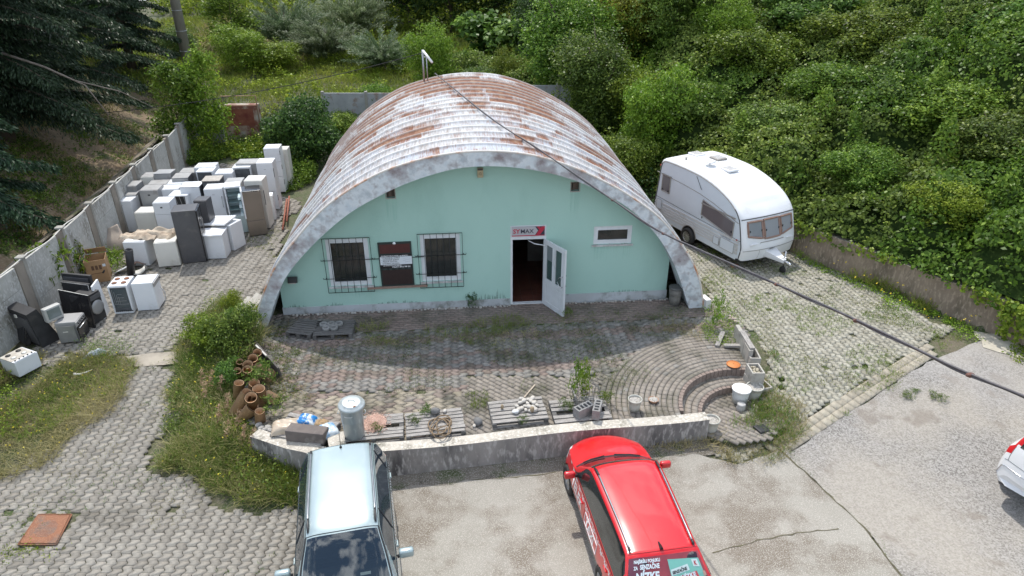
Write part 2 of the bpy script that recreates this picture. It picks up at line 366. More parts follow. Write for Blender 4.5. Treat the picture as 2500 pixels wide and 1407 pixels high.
# ---- block paving
def paver_mat(name, stops, dirt=(.07,.06,.04), dirt_t=(.56,.72), big=.8):
    m = bpy.data.materials.new(name); m.use_nodes = True; nt = m.node_tree; N = nt.nodes; L = nt.links; b = N['Principled BSDF']; b.inputs['Roughness'].default_value = .88
    at = N.new('ShaderNodeAttribute'); at.attribute_name = 'tint'; r = N.new('ShaderNodeValToRGB'); cr = r.color_ramp
    cr.elements[0].position, cr.elements[0].color = stops[0][0], rgb(stops[0][1]); cr.elements[1].position, cr.elements[1].color = stops[-1][0], rgb(stops[-1][1])
    for p, c in stops[1:-1]: e = cr.elements.new(p); e.color = rgb(c)
    L.new(at.outputs['Fac'], r.inputs[0]); tc = N.new('ShaderNodeTexCoord')
    def nz(s, a, bb, d=6):
        n = N.new('ShaderNodeTexNoise'); n.inputs['Scale'].default_value = s; n.inputs['Detail'].default_value = d; n.inputs['Roughness'].default_value = .65; L.new(tc.outputs['Object'], n.inputs[0])
        q = N.new('ShaderNodeValToRGB'); q.color_ramp.elements[0].position = a; q.color_ramp.elements[1].position = bb; L.new(n.outputs[0], q.inputs[0]); return q.outputs[0]
    out = r.outputs[0]
    for s, a, bb, c, f in ((1.1, dirt_t[0], dirt_t[1], dirt, .7), (big*.5,.45,.65,tuple(v*1.25 for v in stops[0][1]), .35), (45,.5,.72,tuple(v*.55 for v in stops[0][1]), .5), (14,.58,.7,tuple(v*1.5 for v in stops[0][1]),.25)):
        mu = N.new('ShaderNodeMath'); mu.operation = 'MULTIPLY'; mu.inputs[1].default_value = f; L.new(nz(s, a, bb), mu.inputs[0])
        mx = N.new('ShaderNodeMixRGB'); L.new(mu.outputs[0], mx.inputs[0]); L.new(out, mx.inputs[1]); mx.inputs[2].default_value = rgb(c); out = mx.outputs[0]
    L.new(out, b.inputs['Base Color']); return m

def pavers(name, mask, bounds, ang, w, l, gap, mat, zf, amp=.2, k=4, tintf=None, polar=None, jit=.004, seed=0, stagger=.5, th=.03, drop=0, **kw):
    """interlocking blocks: columns of width w with wavy sides, blocks of length l; polar=(cx,cy) lays them in arcs"""
    rs = np.random.RandomState(seed); ca, sa = math.cos(ang), math.sin(ang); u0, u1, v0, v1 = bounds
    nu = int((u1-u0)/w)+1; nv = int((v1-v0)/l)+1
    I, J = np.meshgrid(np.arange(nu), np.arange(nv), indexing='ij'); I = I.ravel(); J = J.ravel()
    U = u0 + I*w; Vv = v0 + J*l + (I % 2)*l*stagger
    tt = np.linspace(0, 1, k+1); g = gap/2
    def side(us, vs):                       # waviness of the long joints
        return us + amp*w*np.clip(np.sin(2*np.pi*(vs-v0)/l)*1.15, -1, 1)
    gv = g*.42
    L1u = np.stack([side(U+g, Vv+t*l) for t in tt], 1); L1v = np.stack([Vv+gv+t*(l-2*gv) for t in tt], 1)
    R1u = np.stack([side(U+w-g, Vv+t*l) for t in tt[::-1]], 1); R1v = np.stack([Vv+gv+t*(l-2*gv) for t in tt[::-1]], 1)
    PU = np.concatenate([L1u, R1u], 1); PV = np.concatenate([L1v, R1v], 1)       # (N, 2k+2)
    if polar is None:
        X = PU*ca-PV*sa; Y = PU*sa+PV*ca
    else:                                   # u = radius, v = arc length at mid radius -> count fitted per ring
        cx, cy, a0, a1 = polar; rm = U+w/2; per = np.maximum(1, np.round((a1-a0)*rm/l)); ok = J < per; 
        aa = (a0 + (PV-v0)/l*((a1-a0)/per)[:, None]); X = cx+PU*np.cos(aa); Y = cy+PU*np.sin(aa)
        X, Y, I, J = X[ok], Y[ok], I[ok], J[ok]
    cx_, cy_ = X.mean(1), Y.mean(1); keep = mask(cx_, cy_)
    if drop: keep &= rs.rand(len(cx_)) > drop
    X, Y, cx_, cy_, I, J = X[keep], Y[keep], cx_[keep], cy_[keep], I[keep], J[keep]
    n = len(X); q = X.shape[1]
    if n == 0: return None
    tx, ty = rs.normal(0, .005, n), rs.normal(0, .005, n); rot = rs.normal(0, .008, n)
    dx, dy = X-cx_[:, None], Y-cy_[:, None]; X, Y = cx_[:, None]+dx-dy*rot[:, None], cy_[:, None]+dy+dx*rot[:, None]
    Z = (zf(cx_, cy_)+rs.normal(0, jit, n)+.05*jit)[:, None] + (zf(X, Y)-zf(cx_, cy_)[:, None]) + dx*tx[:, None]+dy*ty[:, None]
    top = np.stack([X, Y, Z], -1); bot = top.copy(); bot[..., 2] -= th
    V = np.concatenate([top, bot], 1).reshape(-1, 3)
    # orientation test
    area = ((X*np.roll(Y, -1, 1)-np.roll(X, -1, 1)*Y).sum(1)).mean()
    base = (np.arange(n)*2*q)[:, None]
    order = np.arange(q) if area > 0 else np.arange(q)[::-1]
    me = bpy.data.meshes.new(name); me.vertices.add(len(V)); me.vertices.foreach_set('co', V.astype(np.float32).ravel())
    tops = (base+order[None, :]).ravel()
    nx = np.roll(order, -1)
    sides = np.stack([base+order[None, :], base+order[None, :]+q, base+nx[None, :]+q, base+nx[None, :]], -1).reshape(-1)
    li = np.concatenate([tops, sides]); me.loops.add(len(li)); me.loops.foreach_set('vertex_index', li.astype(np.int32))
    ls = np.concatenate([np.arange(n)*q, n*q+np.arange(n*q)*4]); me.polygons.add(len(ls)); me.polygons.foreach_set('loop_start', ls.astype(np.int32))
    me.materials.append(mat)
    t = (tintf(cx_, cy_, I, J, rs) if tintf else rs.rand(n)); a = me.attributes.new('tint', 'FLOAT', 'POINT'); a.data.foreach_set('value', np.repeat(t, 2*q).astype(np.float32))
    me.update(); me.validate(); o = bpy.data.objects.new(name, me); COL.objects.link(o); return tag(o, **kw)

pm_left = paver_mat('paving_grey', [(0,(.215,.197,.168)),(.5,(.26,.24,.207)),(1,(.30,.28,.243))])
pm_right = paver_mat('paving_pale', [(0,(.265,.25,.20)),(.5,(.32,.305,.25)),(1,(.375,.36,.30))], dirt=(.10,.09,.05))
gzo = lambda off: (lambda x, y: gz(x, y)+off)
LOW = GP([(310,905),(440,890),(425,990),(400,1150),(560,1225),(725,1232)])+[(-3.1,10.2),(-3.1,4.8),(-15,4.8)]+GP([(-250,1330),(-60,1200),(150,1060)])
YARD = GP([(60,880),(165,700),(300,480),(420,395),(690,400),(715,520),(655,700),(600,745),(560,790),(470,850),(400,862),(285,872)])
wig = lambda x, y: .25*pnoise(x, y, 3.0, 9)
MANH = GP([(30,1340),(88,1250),(190,1250),(150,1340)])
pavers('paving', lambda x, y: pip(x+wig(x, y), y+wig(y, x), LOW) & ~pip(x, y, MANH) , (-15,-2.9,4.5,15), 0, .185, .165, .016, pm_left, gzo(.012), amp=.14, k=6, drop=.004, seed=1, kind='structure')
pavers('yard_paving', lambda x, y: pip(x+wig(x, y), y+wig(y, x), YARD), (-16,-4,13,32), 0, .185, .165, .017, pm_left, gzo(.012), amp=.14, k=6, drop=.01, jit=.006, seed=2, kind='structure')
RIGHT = GP([(1730,745),(1640,560),(1640,500),(1960,560),(2100,670),(2270,780),(2400,812),(2262,885),(2130,975),(1990,1060),(1930,1105),(1850,1135),(1790,1130),(1730,1110),(1740,1070),(1800,1040),(1870,960),(1860,830)])
ed = np.array(G(2262,885)[:2])-np.array(G(1930,1105)[:2]); EA = math.atan2(ed[1], ed[0])
def dist_edge(x, y):
    a = np.array(G(1930,1105)[:2]); d = ed/np.hypot(*ed); return (x-a[0])*(-d[1])+(y-a[1])*d[0]
pavers('side_paving', lambda x, y: pip(x+wig(x, y)*.6, y+wig(y, x)*.6, RIGHT) & (dist_edge(x, y) > .42), (3,30,-12,20), R(8), .14, .165, .015, pm_right, gzo(.012), amp=.16, jit=.006, seed=3, drop=.01, kind='structure')
pavers('side_paving_edge', lambda x, y: (dist_edge(x, y) < .42) & (dist_edge(x, y) > .0) & pip(x, y, GP([(1890,1150),(2290,860),(2250,830),(1880,1080)])), (8,22,-10,8), EA, .2, .2, .01, paver_mat('paving_buff', [(0,(.31,.275,.215)),(1,(.38,.345,.275))]), gzo(.014), amp=0, stagger=0, seed=4, kind='structure')

# ---- hall frame and terrace
HA = np.array(G(638,797,0)[:2]); HB = np.array(G(1710,750,0)[:2]); HE = (HB-HA)/np.hypot(*(HB-HA)); HN = np.array([-HE[1], HE[0]]); HANG = math.atan2(HE[1], HE[0])
def HF(s, t, z=0.0): p = HA+HE*s+HN*t; return Vector((p[0], p[1], z))
def hs(x, y): return (x-HA[0])*HE[0]+(y-HA[1])*HE[1]
def ht(x, y): return (x-HA[0])*HN[0]+(y-HA[1])*HN[1]
FWL = [(-5.35,11.2),(-4.5,10.8),(-3.75,10.56),(4.2,11.76)]
SC0 = (5.4, 12.0); R1, R2 = 1.72, 1.27
def arc(r, a0, a1, n=24): return [(SC0[0]+r*math.cos(lerp(a0, a1, i/n)), SC0[1]+r*math.sin(lerp(a0, a1, i/n))) for i in range(n+1)]
TER = FWL[:3]+[(3.68,11.66),(3.68,12.0)]+arc(R1, math.pi, R(72))+[(6.02,13.7),(6.2,15.9),(5.6,17.3),(-6.9,16.3),(-6.5,14.2),(-5.9,12.4)]
conc_old = M('retaining_concrete', (.30,.28,.265), (.17,.16,.155), 1.6, .9, .4, c3=(.24,.225,.21), stretch=(1,1,.35), dirt=(.07,.065,.065), dirt_s=1.3, dirt_t=(.5,.66), fine=(.42,.40,.38), fine_s=12)
conc_top = M('weathered_coping', (.50,.46,.40), (.36,.33,.28), 4, .9, .4, dirt=(.15,.14,.11), dirt_s=3, dirt_t=(.53,.68), fine=(.6,.57,.5), fine_s=18)
mb = MB(); mb.prism(TER, -.75, -.036); mb.build('terrace', soil, kind='structure')
mb = MB(); mb.prism(arc(R1-.002, math.pi, R(72))+[(5.95,13.2)]+arc(R2, math.pi, R(72))[::-1], -.75, -.22)
mb.build('step_base', soil, kind='structure')
FLOOR = arc(R2-.003, math.pi, R(60))+[(6.15,12.7),(6.0,11.95),(5.5,11.55),(4.9,11.4),(4.3,11.5)]
mb = MB(); mb.prism(FLOOR, -.75, -.375); mb.build('step_floor', soil, kind='structure')
zc = lambda h: (lambda x, y: np.full(np.shape(x), h) if np.ndim(x) else h)
# tint: 0-.3 grey, .35-.6 red, .65-.8 tan, .85-1 brown
pm_ter = paver_mat('paving_terrace', [(0,(.20,.188,.172)),(.3,(.265,.25,.228)),(.36,(.215,.165,.14)),(.6,(.25,.192,.165)),(.66,(.31,.268,.205)),(.80,(.345,.30,.23)),(.86,(.215,.188,.16)),(1,(.285,.25,.212))], dirt=(.055,.055,.03), dirt_t=(.48,.64))
polar_zone = lambda x, y: (np.hypot(x-SC0[0], y-SC0[1]) < 4.4 - 1.1*sst(-1, 1, y-12.6-.2*(x-2)) ) & (np.hypot(x-SC0[0], y-SC0[1]) > R1) & (ht(x, y) < -.9)
herr = lambda x, y: (x > -1.1) & (y < 13.35) & ~polar_zone(x, y)
tan_z = lambda x, y: (x <= -1.1) & (y < 12.75)
redz = lambda x, y: (ht(x, y) > -.55) & (hs(x, y) > 1.7)
inT = lambda x, y: pip(x, y, TER) & (ht(x, y) < .62)
def t_main(x, y, I, J, rs):
    t = -ht(x, y); b = np.floor((t-.55)/.165).astype(int) % 9
    red = (b == 2) | (b == 3) | ((b == 7) & (x < 0)); v = np.where(red, rs.uniform(.36,.6,len(x)), rs.uniform(0,.3,len(x)))
    m = rs.rand(len(x)); v = np.where((m < .12), rs.uniform(.36,.6,len(x)), v); v = np.where(m > .93, rs.uniform(.86,1,len(x)), v); return v
pavers('terrace_paving', lambda x, y: inT(x, y) & ~polar_zone(x, y) & ~herr(x, y) & ~tan_z(x, y) & ~redz(x, y), (-9,9,9,19), HANG, .19, .165, .022, pm_ter, zc(0), amp=.2, tintf=t_main, seed=5, kind='structure')
pavers('terrace_paving', lambda x, y: inT(x, y) & tan_z(x, y), (-9,2,9,19), HANG, .22, .19, .024, pm_ter, zc(0), amp=.25, tintf=lambda x, y, I, J, rs: np.where(rs.rand(len(x)) < .25, rs.uniform(.36,.6,len(x)), np.where(rs.rand(len(x)) < .3, rs.uniform(.86,1,len(x)), rs.uniform(.66,.8,len(x)))), seed=6, kind='structure')
pavers('terrace_paving', lambda x, y: inT(x, y) & herr(x, y) & ~tan_z(x, y), (-2,16,-4,14), HANG+R(45), .12, .19, .017, pm_ter, zc(0), amp=0, tintf=lambda x, y, I, J, rs: rs.uniform(.86,1,len(x))-.0*(x), seed=7, kind='structure')
pavers('terrace_paving', lambda x, y: inT(x, y) & polar_zone(x, y), (R1+.002, 5.0, 0, 30), 0, .125, .15, .014, pm_ter, zc(0), amp=.0, polar=(SC0[0], SC0[1], R(60), R(205)), tintf=lambda x, y, I, J, rs: np.where(rs.rand(len(x)) < .06, rs.uniform(.1,.3,len(x)), rs.uniform(.86,1,len(x))), seed=8, kind='structure')
pavers('terrace_paving', lambda x, y: inT(x, y) & redz(x, y), (10,20,-9,9), HANG+R(90), .105, .21, .012, pm_ter, zc(0), amp=0, tintf=lambda x, y, I, J, rs: rs.uniform(.36,.62,len(x)), seed=9, kind='structure')
pavers('step_paving', lambda x, y: (np.hypot(x-SC0[0], y-SC0[1]) < R1) & (y > 11.95), (R2+.002, R1-.01, 0, 30), 0, .145, .15, .012, pm_ter, zc(-.185), polar=(SC0[0], SC0[1], R(72), math.pi), amp=0, tintf=lambda x, y, I, J, rs: rs.uniform(.86,1,len(x)), seed=10, kind='structure')
pavers('step_paving', lambda x, y: pip(x, y, FLOOR), (0,14,2,16), HANG+R(45), .12, .2, .012, pm_ter, zc(-.345), amp=0, tintf=lambda x, y, I, J, rs: rs.uniform(.86,1,len(x)), seed=11, kind='structure')
# upright kerb bricks that face the two curved risers
brick_m = M('kerb_brick', (.25,.195,.165), (.17,.13,.11), 5, .9, .3, fine=(.32,.26,.22))
def kerb(r, ztop, zbot, n):
    mb = MB()
    for i in range(n):
        a = lerp(R(74), math.pi-.02, (i+.5)/n); x, y = SC0[0]+(r+.045)*math.cos(a), SC0[1]+(r+.045)*math.sin(a)
        mb.box((x, y, (ztop+zbot)/2+random.uniform(-.004,.004)), (.09, (math.pi-R(74))*r/n-.012, ztop-zbot), rz=a, bev=.006)
    return mb
random.seed(4)
kerb(R1-.09, .004, -.215, 26).build('step_riser', brick_m, kind='structure')
kerb(R2-.09, -.182, -.375, 19).build('step_riser', brick_m, kind='structure')

# front retaining wall (a thing)
def ribbon_wall(pts, th, z0f, z1f, step=.35):
    """wall along a polyline; returns (body, coping) MBs"""
    P = []
    for a, b in zip(pts[:-1], pts[1:]):
        k = max(1, int(math.dist(a, b)/step))
        for q in range(k): P.append((lerp(a[0], b[0], q/k), lerp(a[1], b[1], q/k)))
    P.append(pts[-1]); L1, L2 = [], []
    for i, p in enumerate(P):
        a = P[max(i-1, 0)]; b = P[min(i+1, len(P)-1)]; d = Vector((b[0]-a[0], b[1]-a[1])).normalized(); n = Vector((-d.y, d.x))
        L1.append((p[0]-n.x*th/2, p[1]-n.y*th/2)); L2.append((p[0]+n.x*th/2, p[1]+n.y*th/2))
    m = MB(); n = len(P); vs = []
    for (a, b, p) in zip(L1, L2, P):
        z0, z1 = z0f(*p), z1f(*p); vs += [(*a, z0), (*a, z1), (*b, z1), (*b, z0)]
    fs = []
    for i in range(n-1):
        o, q = 4*i, 4*i+4
        fs += [(o, q, q+1, o+1), (o+2, q+2, q+3, o+3)]
        fs += [(o+1, q+1, q+2, o+2)]
    fs += [(0, 1, 2, 3), (4*n-1, 4*n-2, 4*n-3, 4*n-4)]
    m.add(vs, fs); m.mi = []
    for f in m.f: m.mi.append(0)
    for i in range(n-1): m.mi[3*i+2] = 1
    return m
w = ribbon_wall(FWL, .27, lambda x, y: float(gz(x, y))-.3, lambda x, y: .10+.03*math.sin(x*1.3), .3)
w.build('retaining_wall', [conc_old, conc_top], label='low stained concrete retaining wall along the front of the terrace, behind the cars', cat='wall')
rw = ribbon_wall([tuple(p) for p in RW], .28, lambda x, y: float(gz(x-.5, y-.3))-.5, lambda x, y: 1.0+.04*math.sin(x*2)-.35*float(sst(12.3, 16, x)), .4)
brown_conc = M('bank_concrete', (.30,.235,.175), (.20,.155,.115), 1.2, .9, .4, stretch=(1,1,.4), dirt=(.12,.10,.07), dirt_s=1.5, dirt_t=(.5,.62), fine=(.36,.29,.22), fine_s=15)
rw.build('retaining_wall', [brown_conc, M('bank_coping', (.36,.33,.27), (.22,.2,.15), 3, .9)], label='brown cracked retaining wall under the overgrown bank, right of the caravan', cat='wall')
# manhole cover
rust = M('rust_plate', (.25,.105,.055), (.19,.08,.045), 3, .85, .2, dirt=(.16,.11,.085), dirt_s=2.5, dirt_t=(.50,.62), fine=(.30,.15,.08), fine_s=40)
mh = GP([(50,1330),(96,1262),(172,1262),(138,1330)])
zc0 = float(gz(mh[0][0], mh[0][1]))
t = empty('manhole_cover', (mh[0][0], mh[0][1], zc0), label='square rusty orange steel manhole cover set in the paving at lower left', cat='manhole cover')
def loc_poly(P, o): return [(p[0]-o[0], p[1]-o[1]) for p in P]
lp = loc_poly(mh, mh[0]); cxm = sum(p[0] for p in lp)/4; cym = sum(p[1] for p in lp)/4
mb = MB(); mb.prism(lp, .01, .045); mb.build('cover_plate', rust, t)
mb = MB()
for i in range(13):
    for j in range(13):
        u, v = (i+.5)/13*.6+.2, (j+.5)/13*.6+.2
        if abs(u-.5)+abs(v-.5) > .42: continue
        x = lerp(lerp(lp[0][0], lp[3][0], u), lerp(lp[1][0], lp[2][0], u), v); y = lerp(lerp(lp[0][1], lp[3][1], u), lerp(lp[1][1], lp[2][1], u), v)
        mb.box((x, y, .047), (.018,.008,.006), rz=(.8 if (i+j) % 2 else -.8))
mb.build('tread_pattern', M('tread_steel', (.17,.14,.13), (.24,.2,.18), 8, .6, metal=.4), t)
mb = MB(); rimp = [(cxm+(p[0]-cxm)*1.06, cym+(p[1]-cym)*1.08) for p in lp]
for i in range(4):
    a, b = rimp[i], rimp[(i+1) % 4]; mb.tube([(a[0], a[1], .03), (b[0], b[1], .03)], .016, 6)
mb.build('cover_frame', rust, t)
pavers('manhole_border', lambda x, y: pip(x, y, MANH) & ~pip(x, y, [(cxm+mh[0][0]+(p[0]-cxm)*1.12, cym+mh[0][1]+(p[1]-cym)*1.16) for p in lp]), (-12,-6,7,12), 0, .2, .13, .012, pm_left, gzo(.014), amp=0, seed=13, kind='structure')
# ------------------------------------------------------------------ the arched hall
def smooth_curve(pts, n):
    P = np.array(pts, float); d = np.r_[0, np.cumsum(np.hypot(*np.diff(P, axis=0).T))]; u = np.linspace(0, d[-1], n)
    # catmull-rom through the points
    out = []
    for v in u:
        i = min(max(np.searchsorted(d, v)-1, 0), len(P)-2); t = (v-d[i])/(d[i+1]-d[i])
        p0 = P[i-1] if i > 0 else 2*P[0]-P[1]; p3 = P[i+2] if i+2 < len(P) else 2*P[-1]-P[-2]; p1, p2 = P[i], P[i+1]
        out.append(.5*((2*p1)+(-p0+p2)*t+(2*p0-5*p1+4*p2-p3)*t*t+(-p0+3*p1-3*p2+p3)*t**3))
    return np.array(out), u
OUT = [(-.15,-.1),(.03,.55),(.57,1.62),(1.25,2.46),(2.14,3.34),(3.31,4.05),(4.29,4.39),(5.24,4.57),(6.2,4.60),(7.17,4.48),(8.15,4.17),(8.93,3.80),(9.72,3.34),(10.62,2.65),(11.36,1.75),(11.82,.92),(12.10,-.1)]
INN = [(.12,-.1),(.64,1.06),(1.09,1.72),(1.84,2.48),(2.64,3.12),(3.45,3.57),(4.25,3.91),(5.23,4.18),(6.1,4.24),(7.02,4.15),(7.97,3.92),(8.78,3.58),(9.74,3.00),(10.55,2.20),(11.14,1.25),(11.70,-.1)]
HLEN = 10.3
def roof_mat():
    m = bpy.data.materials.new('rusted_sheet'); m.use_nodes = True; nt = m.node_tree; N = nt.nodes; L = nt.links; b = N['Principled BSDF']
    uv = N.new('ShaderNodeUVMap'); uv.uv_map = 'UVMap'; sp = N.new('ShaderNodeSeparateXYZ'); L.new(uv.outputs[0], sp.inputs[0])
    def math_(op, a, bb=None, c=None):
        n = N.new('ShaderNodeMath'); n.operation = op
        for i, v in enumerate((a, bb, c)):
            if v is None: continue
            if isinstance(v, (int, float)): n.inputs[i].default_value = v
            else: L.new(v, n.inputs[i])
        return n.outputs[0]
    band = math_('FLOOR', math_('DIVIDE', sp.outputs[1], .605))
    def comb(x, y, z=0.0):
        n = N.new('ShaderNodeCombineXYZ')
        for i, v in enumerate((x, y, z)):
            if isinstance(v, (int, float)): n.inputs[i].default_value = v
            else: L.new(v, n.inputs[i])
        return n.outputs[0]
    def noise(vec, s, d=5, r=.6):
        n = N.new('ShaderNodeTexNoise'); n.inputs['Scale'].default_value = s; n.inputs['Detail'].default_value = d; n.inputs['Roughness'].default_value = r; L.new(vec, n.inputs[0]); return n.outputs[0]
    # sheet plates: each band is cut into plates ~1.1 m long with their own shift
    sh = N.new('ShaderNodeTexWhiteNoise'); sh.noise_dimensions = '1D'; L.new(band, sh.inputs['W'])
    plate = math_('FLOOR', math_('ADD', math_('DIVIDE', sp.outputs[0], 1.05), math_('MULTIPLY', sh.outputs[0], 7.0)))
    pl = N.new('ShaderNodeTexWhiteNoise'); pl.noise_dimensions = '2D'; L.new(comb(plate, band), pl.inputs[0])
    big = noise(comb(math_('MULTIPLY', sp.outputs[0], .35), math_('MULTIPLY', sp.outputs[1], .55)), 1.0, 3)
    band_n = noise(comb(math_('MULTIPLY', sp.outputs[0], 1.2), math_('MULTIPLY', band, 3.7)), 1.0, 5)
    fine = noise(comb(math_('MULTIPLY', sp.outputs[0], 30), math_('MULTIPLY', sp.outputs[1], 2.2)), 1.0, 4, .7)
    vb = math_('MULTIPLY', sp.outputs[1], .022)
    k = math_('ADD', math_('MULTIPLY', big, .75), math_('MULTIPLY', band_n, .55)); k = math_('ADD', k, math_('MULTIPLY', pl.outputs[0], .22))
    k = math_('ADD', k, math_('MULTIPLY', fine, .30)); k = math_('ADD', k, vb)
    def ramp(src, st):
        r = N.new('ShaderNodeValToRGB'); cr = r.color_ramp; cr.elements[0].position, cr.elements[0].color = st[0][0], rgb(st[0][1]); cr.elements[1].position, cr.elements[1].color = st[-1][0], rgb(st[-1][1])
        for p, c in st[1:-1]: e = cr.elements.new(p); e.color = rgb(c)
        L.new(src, r.inputs[0]); return r.outputs[0]
    rustm = ramp(math_('SUBTRACT', k, .38), [(.565,(0,0,0)),(.70,(1,1,1))])
    f2 = noise(comb(math_('MULTIPLY', sp.outputs[0], 11), math_('MULTIPLY', sp.outputs[1], 1.3)), 1.0, 6, .7)
    base = ramp(f2, [(.30,(.19,.17,.16)),(.42,(.31,.30,.295)),(.55,(.43,.435,.45)),(.72,(.56,.57,.58))])
    blue = N.new('ShaderNodeMixRGB'); L.new(ramp(pl.outputs[0], [(.45,(0,0,0)),(.75,(.7,.7,.7))]), blue.inputs[0]); L.new(base, blue.inputs[1]); blue.inputs[2].default_value = rgb((.38,.43,.50))
    rc = ramp(noise(comb(math_('MULTIPLY', sp.outputs[0], 6), math_('MULTIPLY', sp.outputs[1], 3)), 1.0, 5), [(.3,(.135,.058,.036)),(.5,(.21,.095,.055)),(.7,(.29,.18,.115))])
    brn = N.new('ShaderNodeMixRGB'); L.new(ramp(fine, [(.50,(0,0,0)),(.66,(.75,.75,.75))]), brn.inputs[0]); L.new(blue.outputs[0], brn.inputs[1]); brn.inputs[2].default_value = rgb((.28,.20,.155))
    mx = N.new('ShaderNodeMixRGB'); L.new(rustm, mx.inputs[0]); L.new(brn.outputs[0], mx.inputs[1]); L.new(rc, mx.inputs[2])
    # seam: orange rust lines beside pale ribs
    fr = math_('FRACT', math_('DIVIDE', sp.outputs[1], .605))
    seam = math_('MULTIPLY', ramp(fr, [(0,(1,1,1)),(.08,(0,0,0))]), ramp(band_n, [(.48,(0,0,0)),(.56,(.9,.9,.9))]))
    mx2 = N.new('ShaderNodeMixRGB'); L.new(seam, mx2.inputs[0]); L.new(mx.outputs[0], mx2.inputs[1]); mx2.inputs[2].default_value = rgb((.50,.24,.11))
    rib = ramp(fr, [(.90,(0,0,0)),(.93,(.95,.95,.95))])
    mx3 = N.new('ShaderNodeMixRGB'); L.new(math_('MULTIPLY', rib, math_('SUBTRACT', 1.0, math_('MULTIPLY', rustm, .6))), mx3.inputs[0]); L.new(mx2.outputs[0], mx3.inputs[1]); mx3.inputs[2].default_value = rgb((.70,.69,.67))
    L.new(mx3.outputs[0], b.inputs['Base Color']); b.inputs['Metallic'].default_value = .0; b.inputs['Specular IOR Level'].default_value = .35
    rr = N.new('ShaderNodeMapRange'); L.new(rustm, rr.inputs[0]); rr.inputs[3].default_value = .6; rr.inputs[4].default_value = .85; L.new(rr.outputs[0], b.inputs['Roughness'])
    return m
def rotz_obj(o): return o
hall = empty('arched_hall', HF(0, 0, 0), HANG, label='arched workshop hall with a rusty corrugated barrel roof and mint green front', cat='building')
def L3(s, t, z): return (s, t, z)          # local frame of the hall: s right along the front, t back, z up
def build_roof():
    C, u = smooth_curve(OUT, 1300); T = np.gradient(C, axis=0); T /= np.hypot(*T.T)[:, None]; NN = np.stack([-T[:, 1], T[:, 0]], 1)
    corr = .0022*np.sin(2*np.pi*u/.085)
    st = []
    nb = 17; bw = HLEN/nb
    for b in range(nb):
        v0 = b*bw
        for f, h, cr in ((.02,.0,1),(.48,.006,1),(.90,.012,1),(.915,.045,.3),(.95,.055,.2),(.985,.045,.3),(1.0,.0,1)): st.append((v0+f*bw, h, cr))
    V = []; UV = []
    for v, h, cr in st:
        off = h + corr*cr + .012*np.sin(u*.9+v*1.7)
        P = C + NN*off[:, None]; V.append(np.stack([P[:, 0], np.full(len(u), v-.02), P[:, 1]], -1)); UV.append(np.stack([u, np.full(len(u), v)], -1))
    V = np.array(V); m, n = V.shape[:2]; i, j = np.meshgrid(np.arange(m-1), np.arange(n-1), indexing='ij'); a = (i*n+j).ravel()
    UVa = np.array(UV).reshape(-1, 2)
    mesh_np('roof', V.reshape(-1, 3), np.stack([a, a+1, a+n+1, a+n], -1), 4, roof_mat(), hall, uv=UVa, smooth=True)
build_roof()
fascia_m = M('weathered_fascia', (.50,.55,.59), (.40,.44,.47), 3.5, .75, .25, c3=(.60,.63,.65), dirt=(.24,.20,.205), dirt_s=.55, dirt_t=(.52,.60), fine=(.36,.35,.36), fine_s=5)
def build_fascia():
    n = 90; CO, _ = smooth_curve(OUT, n); CI, _ = smooth_curve(INN, n); mb = MB()
    fr = lambda C, t, sc=0: [(p[0], t, p[1]) for p in C]
    a, b, c_, d = fr(CO, -.035), fr(CI, -.035), fr(CO, .02), fr(CI, .75)
    vs = a+b+c_+d; fs = []
    for i in range(n-1):
        fs += [(i, n+i, n+i+1, i+1)[::-1], (i, i+1, 2*n+i+1, 2*n+i)[::-1], (n+i, 3*n+i, 3*n+i+1, n+i+1)[::-1]]
    mb.add(vs, [f[::-1] for f in fs]); mb.build('fascia', fascia_m, hall)
    mb = MB()        # pale rolled edge between fascia and roof
    mb.tube([(p[0], -.02, p[1]+.01) for p in smooth_curve(OUT, 160)[0]], .028, 6); mb.build('edge_trim', M('edge_trim', (.66,.62,.57), (.52,.25,.13), 2.2, .6, contrast=(.5,.62)), hall)
    mb = MB()        # inner lining and rear arch
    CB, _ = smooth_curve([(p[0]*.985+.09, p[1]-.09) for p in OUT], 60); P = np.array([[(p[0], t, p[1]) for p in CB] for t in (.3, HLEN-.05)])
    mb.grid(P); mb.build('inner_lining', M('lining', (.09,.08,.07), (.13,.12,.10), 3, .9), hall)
    mb = MB(); pts = [(p[0], HLEN-.12, p[1]) for p in smooth_curve(OUT, 60)[0]]; mb.add(pts, [tuple(range(60))]); mb.build('rear_wall', M('rear_wall', (.3,.33,.3), (.22,.24,.22), 2, .9), hall)
build_fascia()
mint = M('mint_render', (.375,.565,.50), (.35,.53,.47), .7, .88, .15, scale2=70, stretch=(1,1,.45), dirt=(.29,.46,.40), dirt_s=1.1, dirt_t=(.52,.8), fine=(.345,.545,.475), fine_s=50)
WT = .60
openings = {'door': (6.71,7.68,0.0,2.39), 'w1': (1.83,2.94,.80,2.18), 'w2': (4.30,5.36,.84,2.22), 'w3': (8.97,10.03,1.76,2.29), 'h1': (3.53,3.75,3.27,3.51), 'h2': (8.30,8.52,3.31,3.55)}
